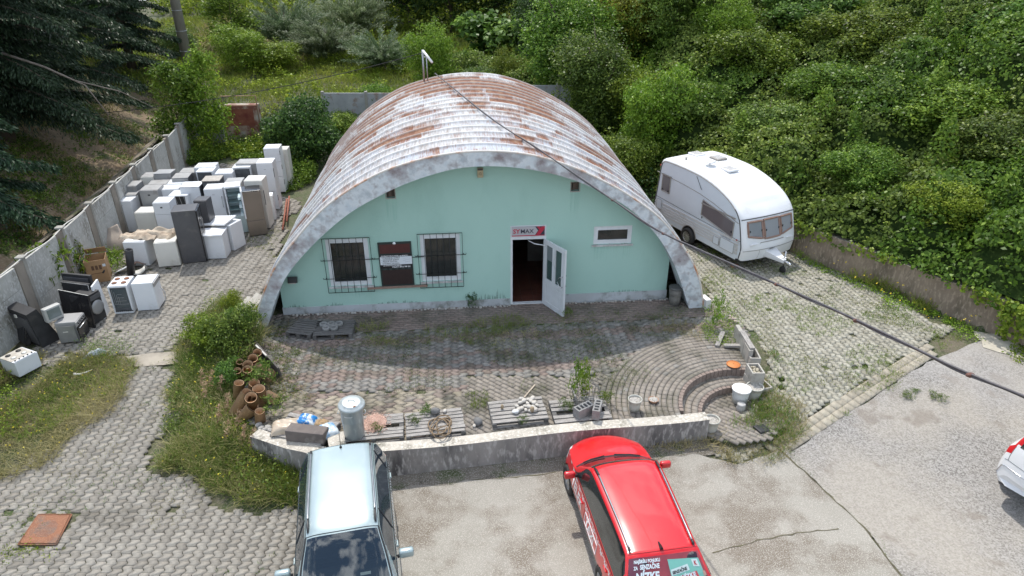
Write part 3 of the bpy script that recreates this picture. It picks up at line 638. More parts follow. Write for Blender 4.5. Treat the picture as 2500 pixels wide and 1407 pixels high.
def build_front():
    ins = [p for p in [(.48,-.05),(.48,1.05)]+[(q[0]-.0, q[1]+.12) for q in INN if 1.0 < q[0] < 11.2]+[(11.16,1.45),(11.16,-.05)]]
    ins[1] = (.48, 1.0)
    bm = bmesh.new(); loops = [ins]+[[(a, c), (b, c), (b, d), (a, d)] for a, b, c, d in openings.values()]
    loops[1] = [(6.71,-.02),(7.68,-.02),(7.68,2.39),(6.71,2.39)]
    es = []
    for lp_ in loops:
        vs = [bm.verts.new((p[0], WT, p[1])) for p in lp_]; es += [bm.edges.new((vs[i], vs[(i+1) % len(vs)])) for i in range(len(vs))]
    bmesh.ops.triangle_fill(bm, edges=es, use_beauty=True)
    bmesh.ops.recalc_face_normals(bm, faces=bm.faces[:])
    if sum(f.normal.y for f in bm.faces) > 0:
        for f in bm.faces: f.normal_flip()
    bm.verts.index_update(); mb = MB(); mb.add([v.co for v in bm.verts], [[v.index for v in f.verts] for f in bm.faces]); bm.free()
    for lp_ in loops[1:]:
        n = len(lp_); mb.add([(p[0], WT, p[1]) for p in lp_]+[(p[0], WT+.16, p[1]) for p in lp_], [(i, (i+1) % n, n+(i+1) % n, n+i) for i in range(n)])
    mb.add([(.48,WT,-.05),(.48,WT,1.05),(.48,WT+.3,1.05),(.48,WT+.3,-.05),(11.16,WT,-.05),(11.16,WT,1.45),(11.16,WT+.3,1.45),(11.16,WT+.3,-.05)], [(0,1,2,3),(4,5,6,7)])
    mb.build('front_wall', mint, hall)
    pl = M('plinth_render', (.47,.50,.52), (.40,.42,.43), 2, .9, dirt=(.20,.21,.19), dirt_s=2.2, dirt_t=(.5,.66)); mb = MB()
    mb.bx(.46, 6.70, WT-.02, WT+.05, -.05, .21); mb.bx(7.69, 11.18, WT-.02, WT+.05, -.05, .27); mb.build('plinth', pl, hall)
    # interior: tiled floor, a partition, dim back
    tile = M('floor_tile', (.13,.05,.035), (.09,.035,.025), 4, .35)
    mb = MB(); r0 = 0
    for i in range(18):
        for j in range(12): mb.bx(4.0+i*.34+.006, 4.0+(i+1)*.34-.006, WT+.17+j*.34+.006, WT+.17+(j+1)*.34-.006, -.02, .012)
    mb.build('floor_tiles', tile, hall)
    mb = MB(); mb.bx(.7, 11.2, .65, HLEN-.3, -.06, -.01); mb.build('floor_slab', M('grout', (.09,.08,.07), None, 3, .9), hall)
    mb = MB(); mb.bx(2.9, 7.05, 4.6, 4.72, 0, 2.9); mb.bx(7.5, 10.2, 3.4, 3.52, 0, 2.6); mb.build('partition', M('partition', (.16,.15,.14), (.10,.09,.08), 1.5, .9), hall)
    # timber cladding seen in the gap at the right leg
    mb = MB()
    for i in range(9): mb.bx(11.17, 12.0-.06*i, 1.7, 1.74, .02+.2*i, .19+.2*i)
    mb.build('gap_boards', M('dark_boards', (.10,.085,.075), (.16,.14,.12), 5, .9, stretch=(1,1,6)), hall)
    # dirt stains at the wall foot are rough patches of grime
build_front()
_grime = M('wall_grime', (.20,.29,.245), (.27,.41,.355), 5, .95, dirt=(.13,.17,.14), dirt_s=6)
rsg = random.Random(6); mb = MB()
for (s0, w_, h_, z0_) in ((1.6,.6,.12,.21),(3.0,1.2,.10,.21),(5.5,.9,.20,.21),(6.15,.45,.38,.21),(9.4,1.1,.07,.27),(.6,.5,.14,.21)):
    for k in range(int(w_*38)):                       # splash marks: small irregular runs of dirt
        x = s0+rsg.uniform(0, w_); e_ = math.sin(math.pi*(x-s0)/w_); hh = h_*e_*rsg.uniform(.2, 1)+.01; q = rsg.uniform(.006, .022)
        mb.add([(x-q, WT-.003-.0002*k, z0_), (x+q, WT-.003-.0002*k, z0_), (x+q*.5, WT-.003-.0002*k, z0_+hh*.7), (x, WT-.003-.0002*k, z0_+hh), (x-q*.6, WT-.003-.0002*k, z0_+hh*.6)], [(0,1,2,3,4)])
mb.build('grime_streaks', _grime, hall)
mb = MB()
for k in range(150):                                  # faint rain runs below sills, vents and the roof edge
    x, zt, L0 = rsg.choice([(rsg.uniform(1.8,2.95), .74, .35), (rsg.uniform(4.3,5.4), .78, .35), (rsg.uniform(9.0,10.0), 1.70, .5), (rsg.uniform(3.5,3.78), 3.26, .8), (rsg.uniform(8.3,8.55), 3.3, .8), (rsg.uniform(1.8,2.95), .74, .3)]); L0 *= rsg.uniform(.2,1); q = rsg.uniform(.004,.016); t_ = WT-.0012-.00001*k
    mb.add([(x-q,t_,zt), (x-q*.3,t_,zt-L0), (x+q*.3,t_,zt-L0*.97), (x+q,t_,zt)], [(0,1,2,3)])
mb.build('rain_runs', M('rain_runs', (.31,.50,.435), (.34,.54,.47), 3, .9), hall)
pvc = M('white_pvc', (.66,.68,.70), (.60,.62,.64), 4, .45, dirt=(.50,.50,.48), dirt_s=4, dirt_t=(.6,.8))
iron = flat('black_iron', (.012,.013,.015), .5)
glass_dark = glassm('window_glass', (.03,.035,.035), .35, .05)
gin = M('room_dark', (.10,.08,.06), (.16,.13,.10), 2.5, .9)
def window(key, grille, depth=.03, mull=False):
    a, b, c, d = openings[key]; w_ = MB(); t0 = WT+depth
    f = .085
    for x0, x1, z0, z1 in ((a, b, c, c+f), (a, b, d-f, d), (a, a+f, c+f, d-f), (b-f, b, c+f, d-f)): w_.bx(x0, x1, t0, t0+.08, z0, z1)
    g = .035
    for x0, x1, z0, z1 in ((a+f, b-f, c+f, c+f+g), (a+f, b-f, d-f-g, d-f), (a+f, a+f+g, c+f+g, d-f-g), (b-f-g, b-f, c+f+g, d-f-g)): w_.bx(x0, x1, t0-.012, t0+.06, z0, z1)
    win = w_.build('window', pvc, hall)
    m = MB(); m.bx(a+f+g, b-f-g, t0+.02, t0+.03, c+f+g, d-f-g); m.build('glass', glass_dark, win)
    m = MB(); m.bx(a-.04, b+.04, WT-.05, WT+.04, c-.05, c-.005) ; m.build('sill', M('window_sill', (.56,.57,.57), (.35,.33,.31), 6, .7), win)
    if mull:
        m = MB(); m.bx(a+.32, a+.44, t0+.09, t0+.15, c+.8, d-f); m.bx(a+f, a+.32, t0+.2, t0+.22, c+.85, d-f); m.build('blind', M('blind', (.30,.29,.27), (.22,.21,.2), 3, .8), win)
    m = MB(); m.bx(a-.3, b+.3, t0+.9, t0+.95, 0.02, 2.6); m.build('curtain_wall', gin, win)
    if grille:
        m = MB(); y = WT-.075; A, B, C_, D_ = a-.06, b+.06, c-.16, d+.05
        for i in range(8): x = lerp(A, B, i/7); m.tube([(x, y, C_), (x, y, D_)], .0075, 6)
        for z in (C_, D_): m.tube([(A, y, z), (B, y, z)], .009, 6)
        for z in (C_+.42, C_+.96):
            m.tube([(A-.09, y, z+.03), (A-.09, y, z), (B+.09, y, z), (B+.09, y, z+.04)], .0085, 6)
        for z in (C_+.42, C_+.96):
            for x in (A-.02, B+.02): m.tube([(x, y, z), (x, WT+.01, z)], .0085, 6)
        m.build('grille', iron, win)
    return win
window('w1', True); window('w2', True, mull=True); w3 = window('w3', False)
random.seed(3)
m = MB()
for i in range(26): m.ico((9.0+i*.04+random.uniform(-.01,.01), WT-.005, 1.735+random.uniform(-.02,.015)), random.uniform(.014,.03), .35)
m.build('broken_sill', M('crumbled_mortar', (.42,.38,.34), (.25,.22,.2), 20, .95), w3)
for k in ('h1', 'h2'):
    a, b, c_, d = openings[k]; m = MB(); m.bx(a-.02, b+.02, WT+.10, WT+.14, c_-.02, d+.02); m.bx(a+.05, a+.13, WT+.04, WT+.1, c_+.05, d-.04)
    h = m.build('vent_opening', M('vent_brick', (.15,.11,.09), (.08,.06,.05), 12, .95), hall)
    m = MB()
    for x0, x1, z0, z1 in ((a-.025, b+.025, c_-.03, c_), (a-.025, b+.025, d, d+.015), (a-.025, a, c_, d), (b, b+.02, c_, d)): m.bx(x0, x1, WT-.006, WT+.02, z0, z1)
    m.build('vent_edge', M('vent_edge', (.42,.42,.38), (.3,.3,.27), 20, .9), h)
# door frame, fanlight panel, open door leaf
m = MB(); m.bx(6.71, 6.77, WT+.01, WT+.11, 0, 2.39); m.bx(7.62, 7.68, WT+.01, WT+.11, 0, 2.39); m.bx(6.77, 7.62, WT+.01, WT+.11, 1.98, 2.39); m.bx(6.77, 7.62, WT+.0, WT+.11, .0, .03)
m.build('door_frame', pvc, hall)
leaf_end = G(1374, 772, .02); le = Matrix.Rotation(-HANG, 4, 'Z') @ (leaf_end - HF(0, 0, 0)); hx, hy = 7.64, WT-.01
dl = math.hypot(le.x-hx, le.y-hy); da = math.atan2(le.y-hy, le.x-hx); DW = .93
door = bpy.data.objects.new('door', bpy.data.meshes.new('door')); COL.objects.link(door)
m = MB(); DH = 1.97
def dbox(m, x0, x1, z0, z1, y0=-.03, y1=.03): m.bx(x0, x1, y0, y1, z0, z1)
dbox(m, 0, .11, 0, DH); dbox(m, DW-.11, DW, 0, DH); dbox(m, .11, DW-.11, 0, .14); dbox(m, .11, DW-.11, DH-.12, DH); dbox(m, .11, DW-.11, .72, .84); dbox(m, DW/2-.045, DW/2+.045, .84, DH-.12)
dbox(m, .11, DW-.11, .14, .72, -.018, .018); dbox(m, .16, DW-.16, .19, .67, -.024, .024)
for x0, x1 in ((.11, DW/2-.045), (DW/2+.045, DW-.11)):       # beads
    for a_, b_, z0, z1 in ((x0, x0+.02, .84, DH-.12), (x1-.02, x1, .84, DH-.12)): dbox(m, a_, b_, z0, z1, -.036, .036)
tmp = m.build('door', pvc, hall); bpy.data.objects.remove(door); door = tmp
door.location = (hx, hy, .015); door.rotation_euler = (0, 0, da)
gl = glassm('door_glass', (.10,.16,.15), .55, .04)
m = MB(); m.bx(.13, DW/2-.065, -.006, .006, .84, DH-.12); m.build('glass', gl, door)
m = MB(); m.bx(DW/2+.065, DW-.13, -.006, .006, .84, DH-.12); m.build('glass', gl, door)
m = MB(); m.bx(.135, DW/2-.07, -.011, -.007, 1.42, DH-.13); m.build('sticker', flat('grey_film', (.16,.19,.20), .6), door)
steel = flat('brushed_steel', (.6,.6,.6), .25, 1)
for sg in (-1, 1):
    m = MB(); y = sg*.10
    m.tube([(DW-.06, sg*.03, .88), (DW-.06, y, .88), (DW-.12, y, .90), (DW-.19, y, 1.0), (DW-.19, y, 1.07), (DW-.12, y, 1.17), (DW-.06, y, 1.19), (DW-.06, sg*.03, 1.19)], .013, 8); m.build('handle', steel, door)
m = MB(); m.tube([(7.2, WT+.02, 1.94), (7.35, WT-.12, 1.90), (7.62, WT-.25, 1.90)], .012, 6); m.build('door_closer', pvc, hall)
# sign above the door
grey_sign = flat('sign_grey', (.40,.39,.41), .5); sred = flat('sign_red', (.42,.02,.05), .45); sdark = flat('sign_dark', (.03,.03,.05), .45)
sg_ = empty('shop_sign', HF(6.75, WT-.02, 2.09), HANG, label='grey and red name sign on the panel above the open door', cat='sign')
m = MB(); m.bx(.0, .88, .0, .025, .0, .27); m.build('sign_board', grey_sign, sg_)
m = MB(); m.bx(.0, .88, -.002, .0, .0, .025); m.build('stripe', sred, sg_)
m = MB(); m.add([(.62,-.003,.025),(.88,-.003,.025),(.88,-.003,.27),(.62,-.003,.27),(.70,-.003,.15)], [(0,1,2,3,4)]); m.build('arrow_shape', sdark, sg_)
m = MB(); m.add([(.68,-.005,.03),(.75,-.005,.03),(.88,-.005,.20),(.88,-.005,.27),(.80,-.005,.27),(.72,-.005,.16),(.64,-.005,.03)], [(6,1,2,3,4,5)]);
m.add([(.75,-.006,.27),(.66,-.006,.27),(.79,-.006,.10),(.88,-.006,.025),(.80,-.006,.025)], [(0,1,2)]); m.build('arrow_shape', sred, sg_)
text_mesh('lettering', 'SY', .17, sred, sg_, (.03,-.004,.085), (math.pi/2,0,0), bold=.004)
text_mesh('lettering', 'MAX', .165, sdark, sg_, (.228,-.004,.085), (math.pi/2,0,0), bold=.0015)
# notice board
bo = empty('notice_board', HF(3.20, WT-.03, .77), HANG, label='tall dark framed notice board with a maroon panel, hung between the two barred windows', cat='notice board')
bo.rotation_euler[1] = R(-.6)
m = MB(); m.bx(0, .88, -.02, .02, 0, 1.28); m.build('frame', flat('board_frame', (.018,.028,.026), .5), bo)
m = MB(); m.bx(.045, .84, -.026, -.02, .97, 1.23); m.build('panel', M('maroon_panel', (.075,.017,.015), (.06,.014,.013), 8, .5), bo)
m = MB(); m.bx(.045, .84, -.025, -.02, .04, .48); m.build('panel', M('dark_tiles', (.022,.012,.012), (.03,.016,.015), 8, .45), bo)
m = MB()
for i in range(5): m.lathe([(.085,0),(.085,.004)], (.12+i*.16, -.022, .49), 14, axis='Y')
m.build('scallops', flat('scallop', (.02,.03,.028), .5), bo)
wp = flat('paper_white', (.62,.66,.70), .6); bk = flat('print_black', (.008,.008,.01), .5); wt = flat('print_white', (.8,.82,.85), .5)
m = MB(); m.bx(.03, .87, -.03, -.02, .53, .93); m.build('text_panel', bk, bo)
m = MB(); m.bx(.03, .87, -.033, -.03, .64, .87); m.build('text_panel', wp, bo)
tr = (math.pi/2, 0, 0)
text_mesh('lettering', 'STAVEBNINY DELTA SYSTEM - Ing. MUSALKA', .036, wt, bo, (.06,-.031,.885), tr, sx=1.0, bold=.0008)
for i, s_ in enumerate(('- STAVEBNÉ  ŠTRKY', '- OKRASNÉ ŠTRKY', '- PIESOK ŠAŠTÍN', '- STAVEBNÝ MATERIÁL')):
    text_mesh('lettering', s_, .052 if i < 3 else .043, bk, bo, (.06,-.0345,.822-.053*i), tr, sx=1.1)
text_mesh('lettering', 'AJ S DOVOZOM A NALOŽENÍM', .034, wt, bo, (.10,-.031,.602), tr, bold=.0006)
text_mesh('lettering', 'VOLAŤ: 0915 709 331', .058, wt, bo, (.33,-.031,.548), tr, sx=.92, bold=.0012)
m = MB(); m.lathe([(.04,0),(.04,.006)], (.44,-.026,1.25), 16, axis='Y'); o = m.build('badge', wt, bo)
m = MB()
for i, (x, z, l) in enumerate(((.64,.80,.12),(.70,.765,.15),(.63,.74,.08),(.68,.70,.13))): m.tube([(x,-.034,z),(x+l*.4,-.034,z+.012),(x+l,-.034,z+.02)], .0025, 4)
m.build('handwriting', flat('ink_grey', (.3,.32,.36), .6), bo)
# timber batten the board stands on, iron rod between the grilles
pk = M('old_plank', (.30,.20,.155), (.20,.14,.11), 6, .85, .3, stretch=(1,4,4))
m = MB(); m.box((0,0,0), (1.62,.06,.055), bev=.004); o = m.build('wooden_batten', pk, label='long brown wooden batten fixed to the wall under the notice board', cat='batten'); o.location = HF(3.62, WT-.06, .735); o.rotation_euler = (0, R(-.6), HANG)
m = MB(); m.tube([(-.74,0,0),(.76,0,0)], .009, 6); o = m.build('iron_rod', iron, label='thin black iron rod behind the notice board joining the window grilles', cat='rod'); o.location = HF(3.62, WT-.012, 1.58); o.rotation_euler = (0, R(-.5), HANG)
# alarm box and flood lamp
al = empty('alarm_box', HF(5.87, WT-.01, 3.78), HANG, label='small beige alarm siren box high on the green wall under the roof edge', cat='alarm')
m = MB(); m.box((.07,-.05,.12), (.15,.09,.25), bev=.012); m.build('housing', M('beige_plastic', (.46,.38,.24), (.40,.33,.21), 6, .6), al)
m = MB(); m.bx(.0,.14,-.098,-.09,.19,.24); m.build('lamp_strip', flat('dark_strip', (.05,.04,.04), .4), al)
m = MB(); m.lathe([(.04,0),(.03,-.01)], (.07,-.096,.10), 14, axis='Y'); m.build('speaker_grille', flat('beige_dark', (.33,.27,.17), .6), al)
fl = empty('flood_lamp', HF(.78, WT-.02, 1.05), HANG, label='small black flood lamp on the green wall beside the left leg of the arch', cat='lamp')
m = MB(); m.box((.1,-.1,.05), (.24,.12,.17), rx=R(-25), bev=.012); m.build('housing', flat('lamp_black', (.02,.02,.02), .5), fl)
m = MB(); m.box((.1,-.163,.035), (.20,.01,.13), rx=R(-25)); m.build('glass', flat('lamp_glass', (.35,.33,.28), .15), fl)
m = MB(); m.tube([(.1,.0,.0),(.1,-.05,.0),(.1,-.07,.05)], .012, 6); m.build('bracket', iron, fl)
# roof mast with small aerial, near the back
mt = empty('roof_mast', HF(4.32, HLEN-.5, 4.40), HANG, label='short grey steel mast with a white insulator standing on the back of the roof', cat='mast')
gs = flat('galvanised', (.42,.43,.44), .45, .7)
m = MB(); m.tube([(0,0,0),(0,0,1.15)], .035, 8); m.tube([(.13,0,0),(.13,0,.95)], .02, 8); m.tube([(0,0,.9),(.13,0,.9)], .018, 6); m.build('pole', gs, mt)
m = MB(); m.tube([(.02,-.02,1.12),(.34,-.45,.78)], .045, 8); m.build('insulator', flat('porcelain', (.75,.75,.74), .3), mt)
# white strip of pebbles along the foot of the front
random.seed(11); peb = M('pebbles', (.50,.48,.45), (.34,.32,.29), 9, .8)
m = MB(); s = .75
while s < 11.2:
    if not 6.68 < s < 7.75:
        z = .0; m.ico((s, WT-.09+random.uniform(-.035,.03), z+.02), random.uniform(.022,.048), .2, sq=(1,1,.7))
    s += random.uniform(.05,.11)
o = m.build('pebble_edging', peb, label='row of small white pebbles along the foot of the green wall', cat='pebbles', kind='stuff'); o.location = HF(0,0,0); o.rotation_euler = (0,0,HANG)
# ------------------------------------------------------------------ concrete fence, drain, gate, pole
panel_m = M('fence_panel', (.46,.46,.43), (.33,.33,.30), 1.4, .9, .3, stretch=(1,1,.5), dirt=(.22,.21,.18), dirt_s=1.7, dirt_t=(.52,.66), fine=(.52,.52,.50), fine_s=20)
panel_b = M('fence_board', (.30,.265,.22), (.22,.19,.155), 2.4, .9, .3, stretch=(1,1,.6), dirt=(.15,.13,.11), dirt_s=2)
post_m = M('fence_post', (.33,.32,.29), (.25,.24,.21), 3, .9, .3)
d_ = np.r_[0, np.cumsum(np.hypot(*np.diff(LF, axis=0).T))]
def fence_pt(s): return Vector((float(np.interp(s, d_, LF[:, 0])), float(np.interp(s, d_, LF[:, 1])), 0))
fence = empty('concrete_fence', fence_pt(0), label='pale precast concrete panel fence along the left side of the yard', cat='fence')
s = 0.0; i = 0; FH = 1.75
while s < d_[-1]-1.4:
    a, b = fence_pt(s), fence_pt(s+1.62); c_ = fence_pt(s+2.0); o = fence.location; dirv = (b-a).normalized(); an = math.atan2(dirv.y, dirv.x)
    zb = float(gz((a.x+b.x)/2+.4, (a.y+b.y)/2)); tilt = R(random.uniform(-1.5, 1.5))
    m = MB()
    for k in range(3): m.box(((a.x+b.x)/2-o.x+random.uniform(-.006,.006), (a.y+b.y)/2-o.y, zb-o.z+.02+(k+.5)*FH/3), ((b-a).length-.02, .06, FH/3-.008), rz=an, bev=.004)
    m.build('panel', panel_m, fence)
    m = MB(); w_ = .38
    m.box(((b.x+c_.x)/2-o.x+.0, (b.y+c_.y)/2-o.y, zb-o.z+FH/2+.04), (w_-.02, .09, FH+.06), rz=an, bev=.008)
    m.build('board', panel_b, fence)
    m = MB(); q = a; m.box((q.x-o.x-.0, q.y-o.y, zb-o.z+FH/2+.06), (.11, .13, FH+.12), rz=an, bev=.008); m.box((q.x-o.x, q.y-o.y, zb-o.z+FH+.13), (.20, .22, .04), rz=an, bev=.006); m.build('post', post_m, fence)
    s += 2.0; i += 1
random.seed(8)
m = MB(); pts = []
for k in range(60):
    p = fence_pt(.2+k*.32); pts.append((p.x+.04, p.y, FH+.14-.08*abs(math.sin(k*.5))+float(gz(p.x+.5, p.y))))
m.tube(pts, .016, 6); m.build('white_hose', flat('hose_white', (.55,.54,.50), .6), label='white hose draped along the top of the concrete fence', cat='hose')
# drain channel left of the fence
m = MB(); chm = M('drain_bed', (.20,.185,.165), (.42,.40,.37), 9, .6, .5, c3=(.07,.07,.065), scale2=14, contrast=(.38,.60))
P = []
for k in range(60):
    p = fence_pt(d_[-1]*k/59); z = float(gz(p.x, p.y))
    P.append([(p.x-.22, p.y, z+.40), (p.x-.42, p.y, z+.32), (p.x-.75, p.y, z+.29), (p.x-1.1, p.y, z+.34), (p.x-1.35, p.y, z+.42), (p.x-1.45, p.y, z+.5)])
m.grid(np.array(P)); m.build('drain_channel', chm, kind='structure')
slab = M('drain_slab', (.30,.26,.21), (.20,.17,.13), 2, .9, .3, dirt=(.10,.11,.05), dirt_s=1.5, dirt_t=(.5,.62)); k = 0; s = 1.0
while s < d_[-1]-1:
    p = fence_pt(s); q = fence_pt(s+.01); an = math.atan2(q.y-p.y, q.x-p.x)
    m = MB(); m.box((0,0,0), (1.5, 1.0, .06), rx=R(-28), bev=.008); o = m.build('drain_slab', slab, label='tilted concrete slab lining the drain bank behind the left fence', cat='slab', group='slabs along the drain'); o.location = (p.x-1.85, p.y, float(gz(p.x, p.y))+.62); o.rotation_euler = (R(random.uniform(-3,3)), 0, an+R(random.uniform(-3,3))); s += 1.56
# rear boundary: grey panels, gate, rusty tank lid frame
def rear_panel(x0, x1, y, z1, label, mat, zb=0, rz=0):
    m = MB(); n = max(1, round(abs(x1-x0)/2.0)); w_ = (x1-x0)/n
    t = empty('fence_section', ((x0+x1)/2, y, zb), rz, label=label, cat='fence')
    for i in range(n):
        m = MB(); m.bx(x0+i*w_-(x0+x1)/2+.01, x0+(i+1)*w_-(x0+x1)/2-.01, -.04, .04, 0, z1*.5-.01); m.bx(x0+i*w_-(x0+x1)/2+.01, x0+(i+1)*w_-(x0+x1)/2-.01, -.035, .045, z1*.5, z1); m.build('panel', mat, t)
        m = MB(); m.bx(x0+i*w_-(x0+x1)/2-.07, x0+i*w_-(x0+x1)/2+.07, -.08, .08, 0, z1+.08); m.build('post', post_m, t)
    return t
blue_m = M('blue_grey_panel', (.20,.24,.31), (.14,.17,.22), 1.3, .7, .2, dirt=(.3,.3,.3), dirt_s=1.4)
grey_m = M('grey_panel', (.36,.37,.38), (.27,.28,.29), 1.5, .85, .2, dirt=(.22,.14,.10), dirt_s=1.2, dirt_t=(.56,.66))
rear_panel(-9.6, -5.2, 35.2, 2.1, 'grey concrete panels of the rear fence beside the roof, streaked with rust', grey_m)
rear_panel(0.3, 6.2, 34.6, 2.6, 'pale worn concrete panels of the rear fence right of the roof', grey_m)
rear_panel(-15.9, -14.5, 33.0, 2.1, 'blue grey sheet panels at the back corner of the yard behind the sapling', blue_m, rz=R(-8))
p = G(520, 375, .0); t = empty('leaning_sheet', (-14.2, 32.4, 0), R(-14), label='pale grey upright sheet beside the rusty tank lid', cat='sheet'); m = MB(); m.box((0,0,1.05), (1.0,.05,2.1), rx=R(-4), bev=.005); m.build('board', grey_m, t)
tank = empty('rusty_tank', (-13.15, 33.3, 0), R(3), label='rusty steel tank front with a rail frame above it, at the back of the yard', cat='tank')
trm = M('rust_patchy', (.36,.33,.28), (.17,.06,.04), 1.2, .85, .2, c3=(.30,.22,.17), contrast=(.42,.55))
m = MB(); m.bx(-.8,.8,-.1,.5,0,1.9,.02); m.build('front_plate', trm, tank)
m = MB(); m.bx(-.62,.62,-.12,-.09,.95,1.75); m.build('rust_patch', M('deep_rust', (.13,.028,.02), (.24,.09,.05), 3, .9), tank)
m = MB(); m.tube([(-.82,0,0),(-.82,0,2.35),(.82,0,2.35),(.82,0,0)], .03, 6); m.tube([(-.82,-.05,1.9),(.82,-.05,1.9)], .03, 6); m.build('rail_frame', M('rail_rust', (.26,.17,.10), (.18,.10,.06), 5, .8), tank)
# utility pole
pole = empty('utility_pole', D(478, 245, 41), label='grey concrete utility pole rising through the bushes at upper left', cat='pole'); pb = pole.location.copy(); pole.location.z = float(gz(pb.x, pb.y)); zt = 14
m = MB(); m.tube([(0,0,-.3),(0,0,7),(0,0,zt)], [.30,.25,.19], 12); m.build('shaft', M('pole_concrete', (.26,.24,.20), (.19,.175,.15), 3, .9, .3, stretch=(1,1,.3)), pole)
m = MB(); m.tube([(.24,-.1,0),(.21,-.1,7),(.16,-.08,zt)], .02, 6); m.build('cable', flat('cable_black', (.02,.02,.02), .6), pole)
m = MB(); k = 0
for z in np.arange(1.5, 12, 1.1): m.lathe([(.315-.008*z,0),(.315-.008*z,.03)], (0,0,z), 14)
m.build('band', gs, pole)
# overhead cables
cb = M('cable_sheath', (.05,.045,.05), (.09,.08,.085), 6, .45)
CP = [D(1062,180,25.3), D(1200,290,19.0), D(1300,355,17.3), D(1380,410,15.9), D(1500,492,13.9), D(1600,560,12.5), D(1700,608,11.2), D(1800,652,10.1), D(1920,706,8.9), D(2030,755,8.0), D(2180,826,7.1), D(2330,899,6.4), D(2500,970,5.8), D(2750,1072,5.0)]
def dense(P, n=90):
    P = [Vector(p) for p in P]; out = []
    for k in range(n+1):
        f = k/n*(len(P)-1); i = min(int(f), len(P)-2); t = f-i; p0 = P[i-1] if i else P[0]*2-P[1]; p3 = P[i+2] if i+2 < len(P) else P[-1]*2-P[-2]
        out.append(.5*((2*P[i+1-1])+(P[i+1]-p0)*t+(2*p0-5*P[i]+4*P[i+1]-p3)*t*t+(-p0+3*P[i]-3*P[i+1]+p3)*t**3))
    return out
ohc = empty('overhead_cable', CP[0], label='thick black bundled cable sagging from the roof mast across the yard to lower right', cat='cable')
dp = [p-CP[0] for p in dense(CP)]
m = MB(); m.tube([p+Vector((0,0,.008)) for p in dp], [.018-.005*k/90 for k in range(91)], 8); m.build('conductor', cb, ohc)
m = MB(); m.tube([p+Vector((.009*math.sin(i*.7),.012,-.011+.007*math.cos(i*.7))) for i, p in enumerate(dp)], [.013-.004*k/90 for k in range(91)], 8); m.build('conductor', M('cable_grey', (.13,.115,.12), (.07,.06,.07), 4, .4), ohc)
for f in (.305, .40, .60, .725, .865):
    q = dense(CP, 1000)[int(f*1000)]-CP[0]; m = MB(); m.ico((q.x, q.y, q.z), .030, .15, 2, sq=(1.3,.8,.8)); m.build('clamp', M('clamp_rust', (.16,.07,.05), (.10,.05,.04), 9, .8), ohc)
m = MB(); A_, B_ = D(-200, 292, 27), mt.location+Vector((0,0,1.05)); pts = [A_.lerp(B_, k/40)-Vector((0,0,1.4*(k/40)*(1-k/40)*2)) for k in range(41)]
m.tube(pts, .014, 5); m.build('thin_wire', flat('cable_black', (.02,.02,.02), .6), label='thin black wire strung from the left edge to the roof mast', cat='wire')

# ------------------------------------------------------------------ dumped appliances
wh = M('enamel_white', (.70,.72,.74), (.64,.66,.68), 1.4, .38, dirt=(.50,.50,.47), dirt_s=2.2, dirt_t=(.58,.78))
wh2 = M('enamel_cream', (.66,.65,.60), (.58,.57,.52), 1.4, .4, dirt=(.42,.40,.34), dirt_s=2.2, dirt_t=(.56,.74))
gr = M('steel_grey', (.36,.36,.355), (.27,.27,.27), 1.2, .45, metal=.35, dirt=(.22,.20,.19), dirt_s=2.5, dirt_t=(.55,.7))
dg = M('dark_grey_enamel', (.085,.085,.09), (.065,.065,.07), 2, .35, dirt=(.13,.125,.12), dirt_s=3, dirt_t=(.55,.75))
bg_ = M('brown_steel', (.26,.22,.185), (.21,.18,.15), 1.2, .32, metal=.5)
blk = M('black_gloss', (.010,.010,.012), (.02,.02,.022), 4, .18, dirt=(.05,.047,.042), dirt_s=4, dirt_t=(.56,.75))
blm = M('black_matt', (.018,.018,.02), (.03,.03,.032), 5, .6, dirt=(.06,.055,.05), dirt_s=3, dirt_t=(.55,.75))
seam_m = flat('door_gap', (.05,.05,.052), .8); cavity = M('cavity_dark', (.06,.065,.07), (.10,.105,.11), 5, .8); cyan_in = M('fridge_inside', (.50,.60,.62), (.42,.53,.55), 3, .5)
def quad_frame(m, w, d, h, th=.02): pass
